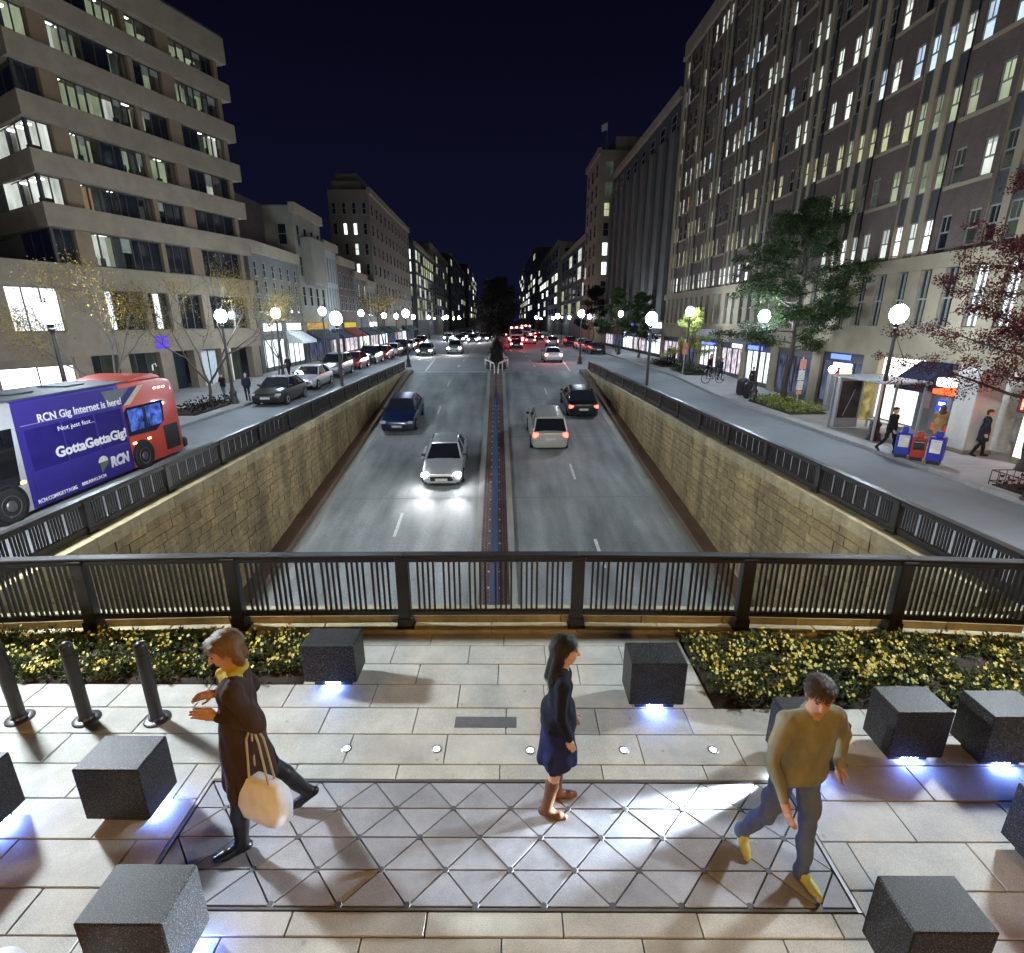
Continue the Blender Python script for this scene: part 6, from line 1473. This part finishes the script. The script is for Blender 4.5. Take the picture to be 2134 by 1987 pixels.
oak('street_tree', 'full green tree in a planting bed before the tall brick building', 15.6, 27.8, 10.2, 3.0, 3.1, 'green', 41, 34, 165, .11, .17, prof=lambda t: .62 + .42 * math.sin(PI * min(1, t * 1.25 + .1)) if t < .75 else (1 - t) * 2.3 + .1)
oak('street_tree', 'small yellow green tree beside a lamp, past the litter bins', 15.0, 41.0, 4.9, 1.5, 1.7, 'lime', 43, 16, 95, .09, .07, clr=.36)
oak('street_tree', 'dark red leaved tree reaching in from the picture edge', 15.9, 14.6, 9.8, 1.9, 3.3, 'red', 47, 38, 150, .075, .17, prof=lambda t: (1 - t) ** .5 * .95 + .05, clr=.42)
oak('street_tree', 'green tree before the dark pier building', 15.2, 57, 6.8, 1.9, 2.3, 'green', 51, 16, 50, .2, .1)
oak('street_tree', 'second green tree before the dark pier building', 15.2, 68, 7.8, 1.9, 2.5, 'green', 53, 16, 50, .22, .1)
oak('street_tree', 'dim tree before the pale tower', 15.0, 84, 9.0, 2.0, 2.8, 'dark', 55, 16, 45, .26, .12, clr=.6)
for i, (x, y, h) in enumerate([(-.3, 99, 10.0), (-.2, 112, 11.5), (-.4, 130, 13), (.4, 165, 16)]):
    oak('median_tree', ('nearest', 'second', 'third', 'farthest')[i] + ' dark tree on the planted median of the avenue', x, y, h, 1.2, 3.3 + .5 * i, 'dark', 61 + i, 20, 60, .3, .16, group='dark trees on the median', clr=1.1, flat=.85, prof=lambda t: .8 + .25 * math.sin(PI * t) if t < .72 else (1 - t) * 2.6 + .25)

# ---- planted median with flared guard rails where the divider ends
b = MB(); b.box(-1.0, .66, 45.0, 260, -.1, .18); b.build('planted_median', M_soil, kind='structure')
for sgn, lb in ((-1, 'pale guard rail flaring towards the oncoming lanes'), (1, 'guard rail flaring towards the red tail lights')):
    g_ = empty('guard_rail', (XM, 42, 0), label=lb, category='guard rail', group='flared guard rails at the end of the divider')
    pts = [(sgn * .14, -1.5, .62), (sgn * .16, .6, .66), (sgn * .5, 2.2, .68), (sgn * 1.0, 4.4, .7), (sgn * 1.02, 6.0, .7), (sgn * .75, 9, .7), (sgn * .7, 14, .7)]
    b = MB()
    for i in range(len(pts) - 1):
        a, c = Vector(pts[i]), Vector(pts[i + 1]); b.add([a + Vector((0, 0, -.06)), c + Vector((0, 0, -.06)), c + Vector((0, 0, .06)), a + Vector((0, 0, .06)), a + Vector((sgn * .05, 0, -.06)), c + Vector((sgn * .05, 0, -.06)), c + Vector((sgn * .05, 0, .06)), a + Vector((sgn * .05, 0, .06))], [(0, 3, 2, 1), (4, 5, 6, 7), (3, 7, 6, 2), (0, 1, 5, 4), (0, 4, 7, 3), (1, 2, 6, 5)])
    b.build('rail_beam', mat('galvanised', (.5, .5, .52), .4, .6), g_)
    for p in pts: b = MB(); b.box(p[0] - .05, p[0] + .05, p[1] - .05, p[1] + .05, -.2, p[2] - .062); b.build('rail_post', M_steel, g_)
sh = MB(); rnd = random.Random(8)
for i in range(2600):
    y = rnd.uniform(45.2, 95); x = rnd.gauss(-.17, .35); zz = .18 + .75 * rnd.random() ** 1.5
    leaf_quad(sh, (x, y, zz), rv(rnd), rv(rnd), .16, .1, rnd.randint(0, 2))
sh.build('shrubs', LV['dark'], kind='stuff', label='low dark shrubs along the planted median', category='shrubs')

# ================================================================== pavement furniture, shelter side
SW = lambda y: S(y) + .13
# bus shelter
bs = empty('bus_shelter', (14.1, 20.3, SW(20)), 0, label='glass bus shelter with an advert case and a flat roof', category='bus shelter')
M_alu = mat('aluminium', (.42, .42, .43), .4, .7, var=.1)
b = MB(); b.cbox(-.05, 1.75, -1.75, 1.25, 2.12, 2.22, .02); b.build('roof', M_alu, bs)
for x, y in ((0, -1.6), (1.65, -1.6), (1.65, 1.1), (0, 1.1), (1.65, -.2)): b = MB(); b.box(x - .035, x + .035, y - .035, y + .035, 0, 2.119); b.build('post', M_alu, bs)
for (x0, x1, y0, y1) in ((1.64, 1.655, -1.55, -.25), (1.64, 1.655, -.15, 1.05), (.05, .6, 1.09, 1.105)):
    b = MB(); b.box(x0, x1, y0, y1, .25, 2.0); b.build('glass_pane', glass('shelter_glass', (.05, .06, .06), .8), bs)
b = MB(); b.cbox(-.02, 1.02, .78, .98, .06, 2.1, .015); ad_ = b.build('advert_case', M_alu, bs)
b = MB(); b.box(.08, .92, .768, .779, .45, 1.98); b.build('poster', mat('poster_dark', (.035, .03, .027), .35, var=.8, scale=2.5), ad_)
b = MB(); b.add([(.30, .762, .55), (.33, .762, .53), (.68, .762, 1.62), (.65, .762, 1.64)], [(0, 1, 2, 3)]); b.build('poster_streak', mat('poster_pale', (.35, .33, .28), .5), ad_)
b = MB(); b.cbox(1.2, 1.55, -1.3, .6, .42, .47, .01); b.build('bench_seat', M_alu, bs)
for y in (-1.1, .4): b = MB(); b.box(1.3, 1.45, y - .03, y + .03, 0, .419); b.build('bench_leg', M_alu, bs)
b = MB(); b.box(1.05, 1.45, .76, .80, .35, 1.95); b.build('map_panel', emit('yellow_map', (.85, .7, .25), .28, False, var=.6, scale=3), bs)
# newspaper boxes
def news(x, y, rz, m, m2, label, h=1.0):
    r = empty('newspaper_box', (x, y, SW(y)), rz, label=label, category='newspaper box', group='newspaper boxes by the kerb'); r.scale = (.82, .82, .88)
    b = MB(); b.cbox(-.24, .24, -.2, .2, .12, h, .02); b.build('cabinet', m, r)
    b = MB(); b.box(-.2, .2, -.17, .17, 0, .119); b.build('plinth', M_black, r)
    b = MB(); b.cbox(-.17, .17, -.215, -.201, .42, h - .08, .005); b.build('window', m2, r)
    b = MB(); b.cbox(-.1, .1, -.1, .1, h + .001, h + .22, .02); b.build('coin_box', m, r)
    b = MB(); b.box(-.15, .15, -.23, -.216, h - .16, h - .13); b.build('handle', M_steel, r)
M_nb = mat('box_blue', (.02, .04, .35), .4); M_nr = mat('box_red', (.33, .035, .02), .4); M_cardw = mat('box_card', (.6, .58, .52), .5, var=.25, scale=5)
news(13.42, 16.35, R(-35), M_nb, M_cardw, 'blue newspaper box, farthest of the row and next to the walking man', .95); news(13.62, 15.95, R(-35), M_nr, M_black, 'red newspaper box in the middle of the row', .85)
news(13.80, 15.45, R(-52), mat('box_navy', (.02, .025, .28), .4), M_cardw, 'wide blue newspaper box nearest the viewer with a pale poster', .98)
# fire hydrant and tree bed fence
hy = empty('fire_hydrant', (13.42, 12.0, SW(12)), label='dark fire hydrant at the picture edge by the kerb', category='fire hydrant')
b = MB(); b.lathe([(.17, 0), (.17, .05), (.12, .07), (.11, .5), (.14, .52), (.14, .57), (.11, .6), (.10, .68), (.05, .76), (.03, .8), (.03, .85), (.005, .86)], 14); me = b.mesh('barrel', mat('hydrant_dark', (.07, .025, .018), .5), True); smooth_angle(me); place(me, 'barrel', hy)
for a in (0, 90, 180): b = MB(); b.tube((0, 0, .42), (.2 * math.cos(R(a)), -.2 * math.sin(R(a)), .42), .05, .055, 8); b.build('nozzle', MATS['hydrant_dark'], hy)
tf = empty('tree_bed_fence', (14.6, 12.4, SW(12)), label='low bent wire fence round the red tree bed', category='fence')
for x0, y0, x1, y1 in ((-1.0, .9, 1.0, .9), (-1.0, -1.4, -1.0, .9), (1.0, .9, 1.0, -1.4)):
    n = 9; b = MB(); b.path([(x0, y0, .42), (x1, y1, .42)], .014, 6); b.path([(x0, y0, .12), (x1, y1, .12)], .012, 6); b.build('rail', M_iron, tf)
    for i in range(n + 1): t = i / n; b = MB(); b.tube((x0 + (x1 - x0) * t, y0 + (y1 - y0) * t, 0), (x0 + (x1 - x0) * t, y0 + (y1 - y0) * t, .42), .009, .009, 5); b.build('picket', M_iron, tf)
b = MB(); b.box(-.95, .95, -1.35, .85, -.05, .03); b.build('soil', M_soil, tf)
lw = MB(); rnd = random.Random(9)
for i in range(700): leaf_quad(lw, (rnd.uniform(-.9, .9), rnd.uniform(-1.3, .8), .03 + .3 * rnd.random() ** 2), rv(rnd), rv(rnd), .12, .07, rnd.randint(0, 2))
lw.build('ground_cover', LV['red'], tf, kind='stuff')
# planting bed of the green tree
def tbed(x, y, lx, ly, label, kind, n, seed):
    r = empty('planting_bed', (x, y, SW(y)), label=label, category='planting bed', group='planting beds on the pavements'); b = MB(); b.cbox(-lx, lx, -ly, ly, -.1, .08, .02); b.build('soil', M_soil, r)
    w = MB(); rnd = random.Random(seed)
    for i in range(n): leaf_quad(w, (rnd.uniform(-lx, lx), rnd.uniform(-ly, ly), .08 + .4 * rnd.random() ** 2), rv(rnd), rv(rnd), .15, .08, rnd.randint(0, 2))
    w.build('ground_cover', LV[kind], r, kind='stuff')
tbed(15.0, 26.6, .9, 2.2, 'planting bed with lime ground cover under the green tree', 'lime', 1500, 4); tbed(15.0, 41.2, .8, 2.0, 'planting bed with low shrubs under the small tree', 'green', 900, 5); tbed(15.0, 47, .8, 2.0, 'dark planting bed beyond the small tree', 'dark', 700, 6); tbed(-15.3, 27.0, .8, 2.2, 'dark planting bed at the foot of the bare tree', 'dark', 500, 7)
# litter bins
for x, y, lb, h in ((14.75, 31.0, 'black litter bin on the pavement near the canopy shop', 1.0), (14.6, 29.7, 'slimmer grey bin next to the black one', .95)):
    r = empty('litter_bin', (x, y, SW(y)), label=lb, category='litter bin', group='bins on the pavement'); k = 1 if 'black' in lb else .7
    m_ = M_iron if k == 1 else mat('bin_grey', (.05, .055, .065), .5); b = MB(); b.lathe([(.26 * k, 0), (.30 * k, .06), (.32 * k, h * .8), (.30 * k, h * .82)], 14); me = b.mesh('drum', m_, True); smooth_angle(me); place(me, 'drum', r)
    b = MB(); b.lathe([(.33 * k, h * .821), (.33 * k, h * .86), (.2 * k, h), (.05, h + .02)], 14); me = b.mesh('lid', m_, True); smooth_angle(me); place(me, 'lid', r)
    for i in range(12):
        a = 2 * PI * i / 12; b = MB(); b.box(-.012, .012, -.015, .015, .1, h * .78); o_ = b.build('slat', m_, r); o_.location = (.325 * k * math.cos(a), .325 * k * math.sin(a), 0); o_.rotation_euler = (0, 0, a)
# bicycle
bk = empty('bicycle', (14.7, 35.4, SW(35.4)), R(8), label='dark bicycle parked on the pavement near a standing person', category='bicycle')
def wheel(x):
    w = MB(); n = 22
    for i in range(n): a, c = 2 * PI * i / n, 2 * PI * (i + 1) / n; w.tube((x + .33 * math.cos(a), 0, .34 + .33 * math.sin(a)), (x + .33 * math.cos(c), 0, .34 + .33 * math.sin(c)), .018, .018, 5, caps=False)
    t = w.build('wheel', M_tyre, bk); s = MB()
    for i in range(10): a = 2 * PI * i / 10; s.tube((x, 0, .34), (x + .32 * math.cos(a), 0, .34 + .32 * math.sin(a)), .004, .004, 4)
    s.build('spokes', M_steel, t)
wheel(-.52); wheel(.52)
b = MB()
for p, q in (((-.52, 0, .34), (-.18, 0, .8)), ((-.18, 0, .8), (.36, 0, .82)), ((.36, 0, .82), (.0, 0, .3)), ((.0, 0, .3), (-.18, 0, .8)), ((.0, 0, .3), (-.52, 0, .34)), ((.52, 0, .34), (.36, 0, .82)), ((-.18, 0, .8), (-.22, 0, .92)), ((.36, 0, .82), (.33, 0, .98))): b.tube(p, q, .018, .018, 6)
b.build('frame', mat('bike_frame', (.02, .03, .05), .35), bk)
b = MB(); b.cbox(-.34, -.1, -.06, .06, .92, .97, .02); b.build('saddle', M_black, bk); b = MB(); b.path([(.28, -.27, .99), (.36, -.2, 1.0), (.34, 0, .99), (.36, .2, 1.0), (.28, .27, .99)], .014); b.build('handlebar', M_black, bk)
# sign posts and phone pillar
def sign_post(x, y, plates, label, h=2.6):
    r = empty('sign_post', (x, y, SW(y)), label=label, category='sign', group='parking signs on posts'); b = MB(); b.tube((0, 0, 0), (0, 0, h), .028, .028, 8); b.build('pole', M_steel, r)
    for z, w, hh, m_ in plates: b = MB(); b.cbox(-w / 2, w / 2, -.045, -.03, z, z + hh, .004); b.build('plate', m_, r)
M_sr = mat('sign_redwhite', (.55, .22, .16), .5, var=.3, scale=12); M_sw = mat('sign_offwhite', (.5, .48, .45), .5, var=.25, scale=14)
sign_post(15.4, 26.2, ((2.0, .32, .5, M_sr), (1.45, .32, .5, M_sw), (.95, .32, .46, M_sw), (.72, .28, .2, M_sr)), 'post with four stacked parking signs beside the green tree trunk'); sign_post(14.0, 39.4, ((1.95, .4, .42, mat('sign_orange', (.6, .2, .08), .5)), (1.5, .4, .42, M_sr)), 'post with orange and red signs at the small tree lamp')
r = empty('lit_kiosk', (16.6, 25.6, SW(25)), label='slim pale pillar with a round glowing lamp beside the shelter', category='kiosk'); b = MB(); b.cbox(-.13, .13, -.13, .13, 0, 1.85, .02); b.build('pillar', M_alu, r); b = MB(); b.lathe([(.05, 1.85), (.17, 1.95), (.19, 2.06), (.14, 2.18), (.03, 2.23)], 12); b.build('lamp', emit('kiosk_lamp', (1, .95, .92), 9, False), r)
# traffic signals on the shelter side
for i, (x, y) in enumerate(((11.6, 98), (7.7, 104))):
    r = empty('traffic_signal', (x, y, 0), label=('red traffic signal over the far kerb', 'red traffic signal nearer the queue of tail lights')[i], category='traffic signal', group='far red traffic signals'); b = MB(); b.tube((0, 0, 0), (0, 0, 4.6), .07, .05, 8); b.build('pole', M_iron, r); b = MB(); b.cbox(-.2, .2, -.3, .1, 3.6, 4.8, .03); b.build('housing', M_black, r); b = MB(); b.lathe([(.15, 0), (.15, .06), (.05, .09)], 12); o_ = b.build('red_lens', M_tl_hot, r); o_.location = (0, -.3, 4.5); o_.rotation_euler = (PI / 2, 0, 0)

# orange and white rounded top at the lower picture corner: a traffic drum
td = empty('traffic_drum', (-2.85, 1.99, 0), label='orange and white traffic drum top at the lower picture corner', category='traffic drum')
b = MB(); b.lathe([(.20, 0), (.195, .18), (.185, .181)], 20); b.build('drum', mat('drum_white', (.75, .73, .70), .5), td)
b = MB(); b.lathe([(.19, .182), (.18, .36), (.17, .361)], 20); b.build('orange_band', mat('drum_orange', (.65, .12, .02), .45), td)
b = MB(); b.lathe([(.175, .362), (.17, .47), (.15, .53), (.10, .565), (.02, .575)], 20); me = b.mesh('dome', MATS['drum_white'], True); place(me, 'dome', td)
b = MB(); b.lathe([(.176, .40), (.173, .455)], 20, caps=False); b.build('orange_band', MATS['drum_orange'], td)
b = MB(); b.path([(-.06, 0, .56), (-.05, 0, .61), (.05, 0, .61), (.06, 0, .56)], .014); b.build('handle', MATS['drum_orange'], td)

# ================================================================== people on the pavements
def ped(label, x, y, rz, h, top, legs_, hairm, shoe=None, skin=M_skin, z=None, **k):
    me = figure('person', [skin, top, legs_, shoe or M_black, hairm, M_black, M_eye], .015, h, **k)
    place(me, 'person', None, (x, y, SW(y) if z is None else z), (0, 0, rz), label=label, category='person', group='people on the pavements')
c_blk = cloth('coat_black', (.012, .012, .014)); c_tan = cloth('coat_tan', (.28, .17, .07)); c_nav = cloth('coat_navy', (.016, .018, .03)); c_gry = cloth('coat_grey', (.06, .06, .065)); c_trs = cloth('trousers_dark', (.015, .015, .018)); c_kh = cloth('shirt_khaki', (.2, .17, .11))
ped('man in open dark jacket walking past the newspaper boxes', 13.45, 17.0, R(20), 1.56, c_blk, c_trs, M_hairk, legL=(16, 6), legR=(-14, 22), armL=(-12, 10, 14), armR=(12, 10, 18), coat=.10)
ped('person in tan coat at the cash machine', 15.75, 17.75, R(150), 1.48, c_tan, c_trs, M_hairb, legL=(3, 2), legR=(-3, 4), armL=(20, 8, 70), armR=(10, 6, 40), coat=.42, hair='long')
ped('person in long dark coat beside the tan coat', 16.1, 16.35, R(60), 1.56, c_nav, c_trs, M_hairb, legL=(10, 4), legR=(-10, 12), armL=(6, 8, 20), armR=(-8, 8, 16), coat=.34)
ped('dark figure reaching out beside the grey bin', 15.9, 32.2, R(-60), 1.5, c_blk, c_trs, M_hairk, legL=(8, 4), legR=(-10, 14), armL=(60, 20, 20), armR=(10, 8, 20), coat=.2)
ped('dark figure standing by the lamp post near the bicycle', 15.6, 38.4, R(10), 1.5, c_blk, c_trs, M_hairk, legL=(5, 3), legR=(-5, 8), coat=.15)
ped('dark figure behind the bicycle', 15.8, 36.8, R(30), 1.5, c_nav, c_trs, M_hairb, legL=(6, 3), legR=(-8, 10), coat=.3)
ped('person in grey coat before the lit shop with pink displays', 16.3, 38.6, R(-20), 1.5, c_gry, c_trs, M_hairb, legL=(12, 4), legR=(-12, 18))
ped('figure with pink bag colours crossing before the shop', 16.4, 40.2, R(40), 1.45, cloth('coat_mauve', (.2, .06, .12)), c_trs, M_hairk, legL=(12, 4), legR=(-12, 18), hair='long')
ped('dark walker far along the shelter pavement', 15.9, 47.5, R(0), 1.55, c_blk, c_trs, M_hairk, legL=(14, 4), legR=(-14, 20), coat=.2)
ped('second dark walker far along the shelter pavement', 16.3, 50, R(10), 1.55, c_gry, c_trs, M_hairb, legL=(12, 4), legR=(-12, 20))
ped('person in black jacket behind the bare tree trunk', -15.5, 29.6, R(-20), 1.52, c_blk, cloth('jeans_pale', (.10, .11, .14)), M_hairk, legL=(10, 4), legR=(-8, 12), armL=(20, 10, 70), armR=(16, 10, 70))
ped('person in dark jacket beside the lamp near the first parked car', -14.1, 29.4, R(20), 1.55, c_nav, c_trs, M_hairb, skin=M_skinp, legL=(6, 3), legR=(-6, 10))
ped('dark figure by the parked silver car', -15.3, 38.6, R(-10), 1.55, c_blk, c_trs, M_hairk, legL=(8, 3), legR=(-8, 12), coat=.2)
ped('person in yellow vest far along the parked cars', -15.2, 61, R(10), 1.6, cloth('vest_yellow', (.45, .45, .05)), c_trs, M_hairk, legL=(8, 3), legR=(-8, 12))
